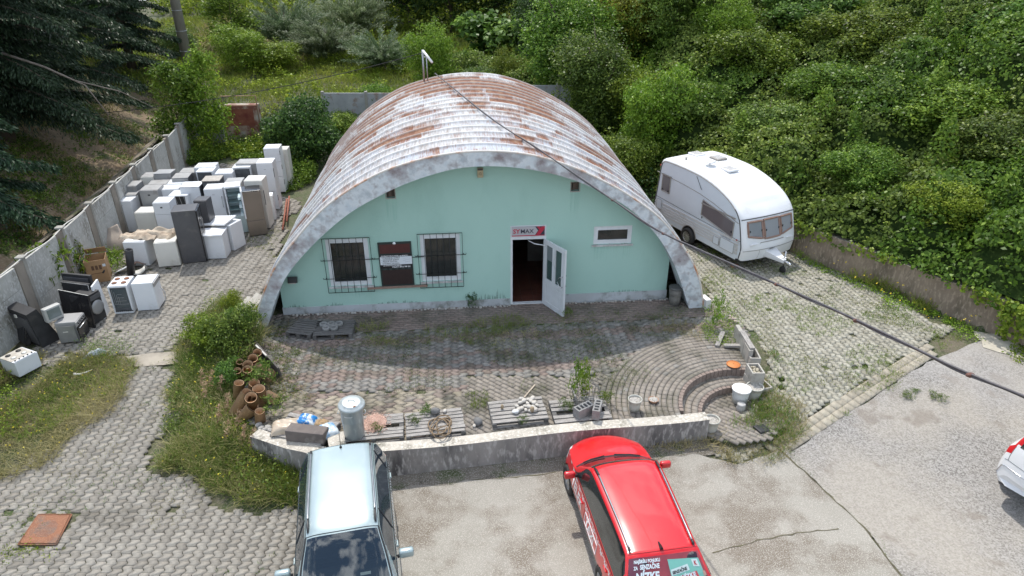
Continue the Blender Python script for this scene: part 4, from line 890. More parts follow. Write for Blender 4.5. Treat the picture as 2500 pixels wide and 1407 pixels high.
def fridge(label, L_, R_, h, d=.6, mat=wh, split=(), style='door', side=None, handle='none', lid=False, top=None, group='fridges and freezers dumped in the yard', name='fridge', cat='fridge', tilt=(0,0), logo=False, dz=0, w=None):
    a = G(L_[0], L_[1], h+dz); b = G(R_[0], R_[1], h+dz)
    if w is None: w = (b-a).length
    an = math.atan2(b.y-a.y, b.x-a.x); c_ = (a+b)/2 + Vector((-math.sin(an), math.cos(an), 0))*(d/2)
    gzv = float(gz(c_.x, c_.y))
    t = empty(name, (c_.x, c_.y, gzv), an, label=label, cat=cat, group=group); t.rotation_euler = (R(tilt[0]), R(tilt[1]), an); h = h - gzv
    m = MB(); x0, x1, y0, y1 = -w/2, w/2, -d/2, d/2
    if style == 'open':
        m.bx(x0, x0+.04, y0+.05, y1, .03, h); m.bx(x1-.04, x1, y0+.05, y1, .03, h); m.bx(x0+.04, x1-.04, y0+.05, y1, h-.05, h); m.bx(x0+.04, x1-.04, y1-.05, y1, .03, h-.05); m.bx(x0+.04, x1-.04, y0+.05, y1-.05, .03, h*.40)
    elif style == 'backgap':
        m.bx(x0, x1, y0+.03, y1, .03, h*.62); m.bx(x0, x0+.03, y0, y1, h*.62, h-.03); m.bx(x1-.1, x1, y0, y1, h*.62, h-.03); m.bx(x0, x1, y0-.02, y1, h-.035, h)
    elif style == 'hollow':
        m.bx(x0, x0+.035, y0, y1, .03, h); m.bx(x1-.035, x1, y0, y1, .03, h); m.bx(x0+.035, x1-.035, y0, y1, h-.04, h); m.bx(x0+.035, x1-.035, y1-.04, y1, .03, h-.04); m.bx(x0+.035, x1-.035, y0, y1-.04, .03, .08)
    else:
        m.bx(x0, x1, y0+.045, y1, .03, h, .012)
    m.build('cabinet', side or mat, t)
    m = MB()
    for x in (x0+.05, x1-.05):
        for y in (y0+.1, y1-.05): m.lathe([(.02,0),(.02,.035)], (x, y, 0), 8)
    m.build('feet', blm, t)
    if top: m = MB(); m.bx(x0-.004, x1+.004, y0, y1+.004, h, h+.02, .006); m.build('top_panel', top, t)
    if style == 'door':
        zz = [.05]+[h*q for q in split]+[h-.005]
        for z0, z1 in zip(zz[:-1], zz[1:]):
            m = MB(); m.bx(x0, x1, y0, y0+.04, z0+.004, z1-.006, .008); dd = m.build('door', mat, t)
            if handle == 'bar': m = MB(); hx_ = x1-.05; m.tube([(hx_, y0, z0+(z1-z0)*.55), (hx_, y0-.04, z0+(z1-z0)*.57), (hx_, y0-.04, z0+(z1-z0)*.8), (hx_, y0, z0+(z1-z0)*.82)], .012, 6); m.build('handle', gr, dd)
            elif handle == 'side': m = MB(); m.bx(x1-.002, x1+.012, y0+.0, y0+.03, z0+(z1-z0)*.5, z0+(z1-z0)*.8); m.build('handle', seam_m, dd)
        m = MB(); m.bx(x0+.01, x1-.01, y0+.035, y0+.05, .05, h-.01); m.build('seal', seam_m, t)
        if logo: m = MB(); m.bx(x0+w*.42, x0+w*.55, y0-.003, y0, h*.86, h*.86+.05 if logo == 2 else h*.86+.014); m.build('badge', seam_m if logo == 2 else gr, t)
    if style == 'open':
        for k in range(3): m = MB(); m.bx(x0+.045, x1-.045, y0+.1, y1-.055, h*(.50+.15*k), h*(.50+.15*k)+.012); m.build('shelf', glassm('shelf_glass', (.45,.6,.6), .6), t)
        m = MB(); m.bx(x0+.041, x1-.041, y1-.056, y1-.051, h*.40, h-.05); m.build('inner_back', cyan_in, t)
        m = MB(); m.box((x1+.02, y0-.22, h*.70), (.05, .52, h*.58), rz=R(4), bev=.01); dd = m.build('door', wh, t)
        for k in range(3): m = MB(); m.bx(x1-.10, x1-.01, y0-.45, y0+.0, h*(.47+.17*k), h*(.47+.17*k)+.09); m.build('door_rack', cyan_in, dd)
        m = MB(); m.bx(x0+.0, x1, y0+.02, y0+.05, .04, h*.40); m.build('lower_door', cyan_in, t)
    if style == 'backgap':
        m = MB(); m.bx(x0+.03, x1-.1, y0+.18, y0+.2, h*.62, h-.03); m.build('inner_back', blm, t)
        m = MB()
        for k in range(4): xx = lerp(x0+.06, x1-.16, k/3); m.tube([(xx, y0+.16, h*.63), (xx+.03, y0+.05, h*.75), (xx-.02, y0+.08, h-.06)], .008, 5)
        m.build('wires', gr, t)
    if style == 'hollow': m = MB(); m.bx(x0+.03, x1-.03, y0+.02, y0+.04, .06, h-.05); m.build('inner_panel', cavity, t)
    if style == 'back':
        m = MB(); m.bx(x0+.03, x1-.03, y0+.03, y0+.045, .25, h-.06); m.build('back_panel', cavity, t)
        m = MB()
        for k in range(int((h-.5)/.06)): m.tube([(x0+.06, y0+.02, .35+k*.06), (x1-.06, y0+.02, .35+k*.06)], .004, 4)
        m.build('condenser', blm, t)
    if lid:
        m = MB(); m.bx(x0-.02, x1+.02, y0-.03, y1+.02, h, h+.055, .014); l_ = m.build('lid', wh, t)
        if lid == 2: l_.rotation_euler = (R(6), R(-7), R(3)); l_.location = (0,0,.03)
        m = MB(); m.bx(-.07,.07, y0-.055, y0-.03, h+.01, h+.04); m.build('handle', wh2, l_)
    return t
def Z2(X, Y): return (240+X/4.398, 340+Y/4.398)
def Z3(X, Y): return (X/3.5175, 560+Y/3.5175)
F = fridge
F('white under-counter fridge at the yard front, half covered by the beige cloth', Z2(255,1108), Z2(485,1103), .86, .58, wh)
F('white washing machine sized fridge with two dots, left of the tall dark grey one', Z2(585,1120), Z2(825,1098), .86, .58, wh2)
t = F('tall dark grey side-by-side fridge, the biggest in front', Z2(770,790), Z2(1035,768), 1.76, .68, dg, style='plain')
m = MB(); w_ = .0
xr = (G(*Z2(1035,768),1.76)-G(*Z2(770,790),1.76)).length/2
for y0, y1 in ((-.33,-.02),(.01,.33)): m = MB(); m.bx(xr, xr+.04, y0, y1, .05, 1.74, .008); dd = m.build('door', blk, t); m = MB(); yy = y1-.04 if y0 < -.1 else y0+.04; m.tube([(xr+.04,yy,.6),(xr+.08,yy,.65),(xr+.08,yy,1.35),(xr+.04,yy,1.4)], .012, 6); m.build('handle', gr, dd)
F('small white chest freezer with its lid shut, nearest the paving', Z2(1088,1050), Z2(1322,1042), .82, .60, wh, style='plain', lid=1, name='freezer', cat='freezer')
F('white chest freezer with the lid tilted ajar, behind the small shut one', Z2(1165,900), Z2(1400,935), .92, .62, wh, style='plain', lid=2, name='freezer', cat='freezer')
F('brown steel fridge with a black top, at the right end of the front row', Z2(1537,575), Z2(1738,552), 1.62, .58, bg_, split=(.36,), top=blk, side=bg_)
F('open white fridge with pale blue shelves and its door swung wide', Z2(1343,525), Z2(1520,508), 1.70, .58, wh, style='open')
F('plain tall white fridge standing just left of the open one', Z2(1125,540), Z2(1325,530), 1.55, .6, wh, handle='bar', logo=1)
F('cream-topped white fridge right behind the brown steel one', Z2(1557,448), Z2(1752,445), 1.80, .6, wh2, handle='side', logo=1)
F('tall two-door white fridge on the right edge of the group', Z2(1690,258), Z2(1865,252), 1.85, .62, wh, split=(.40,), handle='side', logo=1)
F('tallest white fridge, far back beside the dark bush, with black hinges', Z2(1768,100), Z2(1938,95), 1.85, .6, wh, split=(.38,.70), handle='side')
F('low narrow white cabinet on the right edge, under the tall two-door fridge', Z2(1795,618), Z2(1868,612), .95, .45, wh, style='plain', name='cabinet_unit', cat='cabinet')
F('white fridge at the left end by the fence, just behind the cloth', Z2(135,668), Z2(342,665), 1.18, .6, wh, logo=1)
F('short cream fridge left of the one with a square badge', Z2(380,792), Z2(592,786), .95, .6, wh2)
F('white two-door fridge with a small black square badge', Z2(575,686), Z2(757,680), 1.40, .6, wh, split=(.70,), logo=2)
F('white appliance with its dark wired back opened towards the camera', Z2(750,607), Z2(955,602), 1.30, .6, wh, style='backgap')
F('slim black fridge squeezed behind the tall dark grey one', Z2(1015,662), Z2(1150,662), 1.70, .45, dg, style='door', split=(.5,))
F('grey topped metal fridge nearest the fence in the second row', Z2(205,506), Z2(400,502), 1.45, .6, gr)
F('low dark grey fridge between the white left end fridge and the metal one', Z2(240,602), Z2(405,592), 1.25, .4, gr)
F('silver fridge with a tiny black label, third from the fence', Z2(435,552), Z2(632,546), 1.45, .6, gr, logo=2)
F('white fridge behind the badge fridge, right of the silver one', Z2(645,545), Z2(862,532), 1.35, .6, wh)
F('white fridge with a black right flank in the middle of the group', Z2(872,522), Z2(1080,516), 1.50, .6, wh, side=dg, top=wh)
F('fridge with a worn brownish metal top in front of the steel panelled one', Z2(1105,458), Z2(1300,450), 1.62, .6, gr, style='back', side=dg, top=M('worn_top', (.40,.37,.33), (.30,.28,.25), 4, .7))
F('steel panelled fridge just behind the open white one', Z2(1350,470), Z2(1535,462), 1.62, .55, M('dull_steel', (.42,.41,.38), (.36,.35,.32), 3, .4, metal=.3), side=gr)
F('white cased fridge turned backwards, left of the tall two-door fridge', Z2(1435,312), Z2(1625,306), 1.62, .6, wh, style='back', top=wh)
F('grey topped fridge in the last row, left of the tall two-door one', Z2(1470,262), Z2(1690,258), 1.72, .6, gr)
F('white topped fridge in the last but one row, middle right', Z2(1245,372), Z2(1432,366), 1.55, .6, wh)
F('white fridge turned to show its dark hollow inside, upper middle', Z2(1045,352), Z2(1222,346), 1.62, .6, wh, style='hollow')
F('white fridge farthest back in the middle of the group', Z2(1022,306), Z2(1240,300), 1.65, .6, wh)
F('flat grey topped fridge in the back row, left of the hollow one', Z2(860,362), Z2(1052,354), 1.50, .6, gr)
F('grey topped fridge with a dark flank, in front of the back row', Z2(785,426), Z2(960,418), 1.50, .6, gr, side=dg, top=gr)
F('low white topped fridge behind the silver and white pair', Z2(732,487), Z2(945,474), 1.38, .6, wh)
F('brownish grey topped fridge, second row from the fence', Z2(520,492), Z2(728,482), 1.38, .6, gr)
F('pale grey topped fridge at the far left corner of the group', Z2(450,406), Z2(585,402), 1.50, .55, wh2, side=gr)
F('silver topped fridge leaning backwards in the far left row', Z2(582,388), Z2(765,382), 1.55, .6, gr, top=M('silver_top', (.55,.56,.57), (.45,.46,.47), 3, .35, metal=.5), tilt=(-3,0))
F('low grey fridge tucked behind the metal one by the fence', Z2(425,458), Z2(580,452), 1.30, .5, gr)
F('white fridge standing against the wall, far right behind the tallest', Z2(1935,112), Z2(2025,110), 1.6, .5, wh2)
# beige cloth over the front pair, tarpaulin sack by the fence
def cloth(name, c, w, d, amp, drop, mat, seed, **kw):
    n = 34; xs = np.linspace(-w/2, w/2, n); ys = np.linspace(-d/2, d/2, n); X, Y = np.meshgrid(xs, ys, indexing='ij')
    Z = amp*(pnoise(X, Y, 9, seed)+.6*pnoise(X, Y, 20, seed+1)); 
    r = np.maximum(np.abs(X)/(w/2)*1.25, np.abs(Y)/(d/2)*1.2)-.72; Z = Z - drop*np.clip(r, 0, 1)**1.3*1.6 + .02
    X2 = X + .09*pnoise(Y, X, 5, seed+3); Y2 = Y+.09*pnoise(X, Y, 5, seed+4)
    m = MB(); m.grid(np.stack([X2, Y2, Z], -1)); o = m.build(name, mat, **kw); o.location = c
    so = o.modifiers.new('s', 'SOLIDIFY'); so.thickness = .008; return o
clm = M('beige_cloth', (.52,.44,.34), (.40,.32,.24), 3, .95, .4, dirt=(.26,.20,.15), dirt_s=5, dirt_t=(.52,.66))
c_ = G(*Z2(430,1020), .93); o = cloth('cloth', c_, 1.15, .55, .05, .14, clm, 3, label='crumpled dirty beige cloth lying over the left front fridge', cat='cloth'); o.rotation_euler = (0,0,R(4))
c_ = G(*Z2(700,1000), .96); o = cloth('cloth', c_, .85, .62, .07, .30, clm, 7, label='beige cloth bundled over the two-dot fridge, hanging down its left side', cat='cloth'); o.rotation_euler = (0,0,R(-8))
t = empty('mattress_pad', G(*Z2(110,1110), .35), R(18), label='stained beige foam pad propped upright against the fence', cat='pad')
m = MB(); n = 18; X, Y = np.meshgrid(np.linspace(-.5,.5,n), np.linspace(-.42,.42,n), indexing='ij'); m.grid(np.stack([X, Y, .05*pnoise(X,Y,6,2)], -1)); o = m.build('pad', M('foam_pad', (.46,.39,.32), (.36,.30,.25), 3, .95, .4), t); o.rotation_euler = (R(50), R(-22), 0); o.modifiers.new('s','SOLIDIFY').thickness = .06
# ---- washing machine, gas stove and the black televisions at the fence
GRP = None
t = F('white washing machine at the right end of the scrap row, side panel to the camera', Z3(1115,478), Z3(1300,466), .86, .6, wh, style='plain', group=GRP, name='washing_machine', cat='washing machine')
m = MB(); m.bx(.29, .32, -.28, .28, .74, .85); m.build('control_panel', gr, t); m = MB(); m.lathe([(.02,0),(.02,.03)], (.32,.2,.8), 10, axis='X'); m.build('knob', blm, t)
m = MB(); m.tube([(.33,.1,.55),(.42,.05,.4),(.43,-.05,.2),(.34,-.12,.05)], .014, 6); m.build('hose', gr, t)
t = F('white gas stove with rusty burners and an empty oven front, in the scrap row', Z3(918,497), Z3(1085,486), .86, .6, wh, style='hollow', group=GRP, name='stove', cat='stove')
wv = (G(*Z3(1085,486),.86)-G(*Z3(918,497),.86)).length/2
m = MB(); m.bx(-wv+.02, wv-.02, -.29, .29, .86, .872); hob = m.build('hob', wh, t)
for x, y in ((-.12,-.12),(.12,-.12),(-.12,.13),(.12,.13)): m = MB(); m.lathe([(.055,0),(.07,.012),(.05,.03),(.02,.032)], (x,y,.872), 14); m.build('burner', rust, hob)
m = MB(); m.bx(-wv+.06, wv-.06, -.285, -.27, .2, .78); m.build('oven_glass', glassm('oven_glass', (.14,.17,.18), .5), t)
m = MB()
for k in range(4): m.bx(-wv+.07+k*.04, wv-.07-k*.04, -.292+.002*k, -.286+.002*k, .3+k*.1, .31+k*.1); m.bx(-wv+.07+k*.045, -wv+.078+k*.045, -.293, -.286, .3, .75-k*.07)
m.build('oven_rack', gr, t)
m = MB()
for k in range(9): m.bx(-wv+.04+k*.052, -wv+.07+k*.052, -.302, -.298, .08, .12)
m.build('vent_slots', blm, t)
def slab_thing(name, label, cat, corners, h0, th, mat, back=None, lean=None, extra=None):
    """flat panel standing on its lower edge: corners = (bottom left px, bottom right px), height h0, lean deg"""
    a, b = G(*corners[0]), G(*corners[1]); w = (b-a).length; an = math.atan2(b.y-a.y, b.x-a.x)
    t = empty(name, (a+b)/2, an, label=label, cat=cat); t.rotation_euler = (R(-(lean or 8)), 0, an)
    m = MB(); m.bx(-w/2, w/2, 0, th, 0, h0, .012); m.build('casing', mat, t); return t, w
t, w_ = slab_thing('television', 'large black flat television lying against the fence on its edge, leftmost', 'television', (Z3(440,640), Z3(600,560)), 1.0, .06, blk, lean=25)
m = MB(); m.bx(-w_/2+.02, w_/2-.02, -.004, 0, .03, .97); m.build('screen', blk, t)
t, w_ = slab_thing('television', 'wide black glossy panel in front of the scrap row, behind the silver oven', 'television', (Z3(560,800), Z3(815,855)), .95, .05, blk, lean=6)
m = MB(); m.bx(-w_/2, w_/2, -.004, .012, .945, .955); m.build('bezel', wh2, t); m = MB(); m.bx(-w_/2+.03, w_/2-.03, -.006, 0, .05, .9); m.build('screen', blk, t)
t, w_ = slab_thing('television', 'black television with a silver rim standing third in the scrap row', 'television', (Z3(600,740), Z3(830,770)), 1.02, .08, blm, lean=4)
m = MB(); m.tube([(-w_/2,-.01,1.0),(w_/2,-.01,1.0),(w_/2,-.01,.1)], .012, 6); m.build('bezel', gr, t)
t, w_ = slab_thing('television', 'rearmost black television in the scrap row, its back turned up', 'television', (Z3(610,690), Z3(850,715)), 1.10, .09, blm, lean=3)
m = MB(); m.bx(-w_/2+.06, w_/2-.06, -.03, 0, .6, 1.02, .01); m.build('back_cover', dg, t)
t = F('black washing machine with a round grey porthole, beside the stove', Z3(740,590), Z3(860,520), .86, .55, blm, style='plain', group=GRP, name='washing_machine', cat='washing machine')
m = MB(); m.lathe([(.10,0),(.19,0),(.20,.03),(.15,.05),(.10,.03)], (.02,-.28,.45), 24, axis='Y'); m.build('porthole_ring', gr, t); m = MB(); m.bx(-.2,.2,-.28,-.27,.70,.82); m.build('control_panel', dg, t)
t, w_ = slab_thing('white_door', 'loose white fridge door standing between the black machine and the stove', 'door', (Z3(905,770), Z3(950,700)), 1.0, .05, wh, lean=4)
t, w_ = slab_thing('white_board', 'short white board lying slanted over the junk behind the televisions', 'board', (Z3(730,440), Z3(790,440)), .55, .03, wh, lean=45)
# big black rear projection sets at far left
t = empty('television', G(*Z3(320,1040)), R(-28), label='big matt black box television with a slanted back, at the foot of the fence', cat='television')
m = MB(); m.add([(-.42,0,0),(.42,0,0),(.42,.5,0),(-.42,.5,0),(-.42,-.10,1.0),(.42,-.10,1.0),(.42,.16,1.05),(-.42,.16,1.05)], [(0,1,5,4),(1,2,6,5),(2,3,7,6),(3,0,4,7),(4,5,6,7),(3,2,1,0)]); m.build('casing', blm, t)
m = MB(); m.bx(-.36,.36,-.02,.02,.1,.85); o = m.build('back_cover', dg, t); o.rotation_euler = (R(6),0,0); m = MB(); m.bx(-.1,-.02,-.135,-.11,.82,.9); m.build('label_tag', wh2, t)
t.location = G(*Z3(285,985))
t = empty('television', G(*Z3(190,960)), R(-38), label='dark broken television casing leaning on the fence behind the big box set', cat='television')
m = MB(); m.box((0,.1,.45), (.9,.12,.85), rx=R(-14), bev=.015); m.build('casing', blk, t); m = MB(); m.box((0,.03,.45), (.8,.02,.75), rx=R(-14)); m.build('screen', blm, t)
t = empty('speaker_box', G(*Z3(330,690)), R(-30), label='small black speaker casing wedged between fence and leftmost television', cat='speaker')
m = MB(); m.box((0,0,.35), (.3,.22,.68), rx=R(-10), bev=.015); m.build('casing', blm, t); m = MB(); m.lathe([(.08,0),(.06,-.01)], (0,-.13,.45), 16, axis='Y'); m.build('cone', dg, t)
# silver built-in oven with CRT on top
t = F('silver built-in oven standing on the paving with its door to the right', Z3(455,818), Z3(640,803), .60, .55, gr, style='plain', group=GRP, name='oven', cat='oven')
wv = (G(*Z3(640,803),.6)-G(*Z3(455,818),.6)).length/2; zo = -t.location.z
m = MB(); m.bx(wv, wv+.03, -.27, .27, .05, .45+zo, .006); dd = m.build('door', blk, t); m = MB(); m.tube([(wv+.03,-.24,.42+zo),(wv+.07,-.24,.43+zo),(wv+.07,.24,.43+zo),(wv+.03,.24,.42+zo)], .012, 6); m.build('handle', flat('brushed_steel',(.6,.6,.6),.25,1), dd)
m = MB(); m.bx(wv, wv+.025, -.27, .27, .47+zo, .585+zo, .004); cp = m.build('control_panel', gr, t)
for k in range(4): m = MB(); m.lathe([(.022,0),(.018,.03)], (wv+.025,-.18+.12*k,.53+zo), 10, axis='X'); m.build('knob', blm, cp)
m = MB(); m.bx(-wv+.04, wv-.04, -.285, -.275, .08, .52+zo); m.build('side_panel', M('steel_side', (.30,.31,.31), (.24,.25,.25), 3, .4, metal=.6), t)
m = MB(); m.bx(-.08,.04,-.29,-.286,.36,.38); m.build('badge', wh2, t)
t = empty('television', G(*Z3(455,770), .60), R(62), label='small grey tube television sitting on the silver oven', cat='television')
crt = M('crt_grey', (.42,.42,.40), (.34,.34,.32), 4, .5)
m = MB(); m.box((0,-.08,.2), (.42,.16,.38), bev=.025); m.build('casing', crt, t)
m = MB(); m.add([(-.19,0,.03),(.19,0,.03),(.19,0,.36),(-.19,0,.36),(-.09,.22,.08),(.09,.22,.08),(.09,.22,.27),(-.09,.22,.27)], [(0,1,5,4),(1,2,6,5),(2,3,7,6),(3,0,4,7),(4,5,6,7)]); m.build('back_cover', crt, t)
m = MB(); m.box((0,-.158,.215), (.32,.012,.26), bev=.01); m.build('screen', glassm('crt_glass', (.13,.16,.16), .0, .08), t)
# cardboard box
cbm = M('cardboard', (.38,.235,.12), (.32,.195,.10), 3, .9, .2)
t = empty('cardboard_box', G(*Z3(860,430)), R(24), label='tall open brown cardboard box behind the black televisions', cat='box'); t.location = G(*Z3(870,425))
m = MB(); W_, D_, H_ = .56, .56, .72
for x0, x1, y0, y1 in ((-W_/2,W_/2,-D_/2,-D_/2+.012),(-W_/2,W_/2,D_/2-.012,D_/2),(-W_/2,-W_/2+.012,-D_/2+.012,D_/2-.012),(W_/2-.012,W_/2,-D_/2+.012,D_/2-.012)): m.bx(x0,x1,y0,y1,.012,H_)
m.bx(-W_/2,W_/2,-D_/2,D_/2,0,.012); m.build('carton', cbm, t)
for p, r_ in (((0,D_/2+.12,H_+.06),(R(-55),0,0)), ((-W_/2-.12,0,H_+.02),(0,R(-60),R(0)))): m = MB(); m.box((0,0,0),(W_ if r_[0] else .25, .25 if r_[0] else D_, .008)); o = m.build('flap', cbm, t); o.location = p; o.rotation_euler = (r_[0]+(R(0)), r_[1], 0)
m = MB()
for k in range(3): m.bx(-.12+k*.10, -.05+k*.10, -D_/2-.003, -D_/2, .42, .56); 
m.bx(-.16,.16,-D_/2-.003,-D_/2,.30,.315); m.build('printed_marks', flat('carton_print', (.13,.07,.04), .9), t)
m = MB(); m.bx(.18,.26,-D_/2-.004,-D_/2,.50,.58); m.build('label_tag', wp, t)
# junk heap pieces
random.seed(21)
t = empty('scrap_hose', G(*Z3(860,440)), 0, label='loop of black corrugated hose behind the stove', cat='hose'); m = MB(); m.tube([(.26*math.cos(a), .1*math.sin(a*2), .42+.22*math.sin(a)) for a in np.linspace(-.6, 4.2, 26)], .025, 8); m.build('hose_loop', blm, t)
t = empty('black_roll', G(*Z3(1130,400)), R(30), label='black roll standing behind the washing machine and stove', cat='roll'); m = MB(); m.lathe([(.08,0),(.11,0),(.11,.9),(.08,.9),(.08,.02)], (0,0,0), 18, cap0=False, cap1=False); o = m.build('roll', blm, t); o.rotation_euler = (R(6),R(8),0)
for k, (x, y, c_, lab) in enumerate(((770,350,wh2,'flattened cream carton on the junk heap beside the cardboard box'),(740,400,gr,'bent grey sheet metal offcut on the junk heap behind the televisions'),(690,430,pk,'small brown board on the junk heap next to the fence'),(1060,380,wh,'torn white foam piece on the ground behind the stove'),(1180,345,pk,'broken brown slat on the littered ground in front of the fridges'),(1215,385,wh2,'crushed pale packaging right of the black roll'))):
    t = empty('scrap_piece', G(*Z3(x,y)), R(random.uniform(0,90)), label=lab, cat='scrap'); m = MB(); n = 6; X, Y = np.meshgrid(np.linspace(-.22,.22,n), np.linspace(-.14,.14,n), indexing='ij'); m.grid(np.stack([X, Y, .12+.08*pnoise(X,Y,9,k)], -1)); o = m.build('sheet', c_, t); o.modifiers.new('s','SOLIDIFY').thickness = .02; o.rotation_euler = (R(random.uniform(-25,25)), R(random.uniform(-25,25)), 0)
# white stove at far left, plastic bag, litter
t = F('white gas stove standing in weeds at the left edge of the picture', (-22,872), Z3(160,1180), .30, .6, wh, style='plain', group=GRP, name='stove', cat='stove', w=.56)
zt_ = .30-t.location.z
m = MB(); m.bx(-.26,.18,-.26,.26, zt_, zt_+.014); hob = m.build('hob', M('dirty_hob', (.55,.53,.48), (.36,.32,.27), 5, .5), t)
for x, y in ((-.15,-.12),(.06,-.12),(-.15,.13),(.06,.13)): m = MB(); m.lathe([(.05,0),(.06,.012),(.03,.02)], (x,y,zt_+.014), 12); m.build('burner', blm if x < 0 else wh2, hob)
m = MB(); m.bx(.20,.275,-.27,.27, zt_, zt_+.02, .005); cp = m.build('control_panel', wh, t)
for k in range(5): m = MB(); m.lathe([(.02,0),(.016,.02)], (.24,-.2+.1*k,zt_+.02), 10); m.build('knob', blm, cp)
t = cloth('plastic_bag', G(*Z3(800,1095))+Vector((0,0,.12)), .42, .36, .05, .2, glassm('clear_plastic', (.62,.66,.68), .45, .15), 12, label='crumpled clear plastic bag in the weeds below the oven', cat='bag')
m = MB(); m.tube([G(*Z3(640,1258))+Vector((0,0,.05)), G(*Z3(690,1262))+Vector((0,0,.05)), G(*Z3(750,1245))+Vector((0,0,.06)), G(*Z3(800,1215))+Vector((0,0,.04))], [.03,.028,.015,.006], 6); m.build('litter_strip', wh2, label='long white plastic strip lying in the dry grass left of the drive', cat='litter')
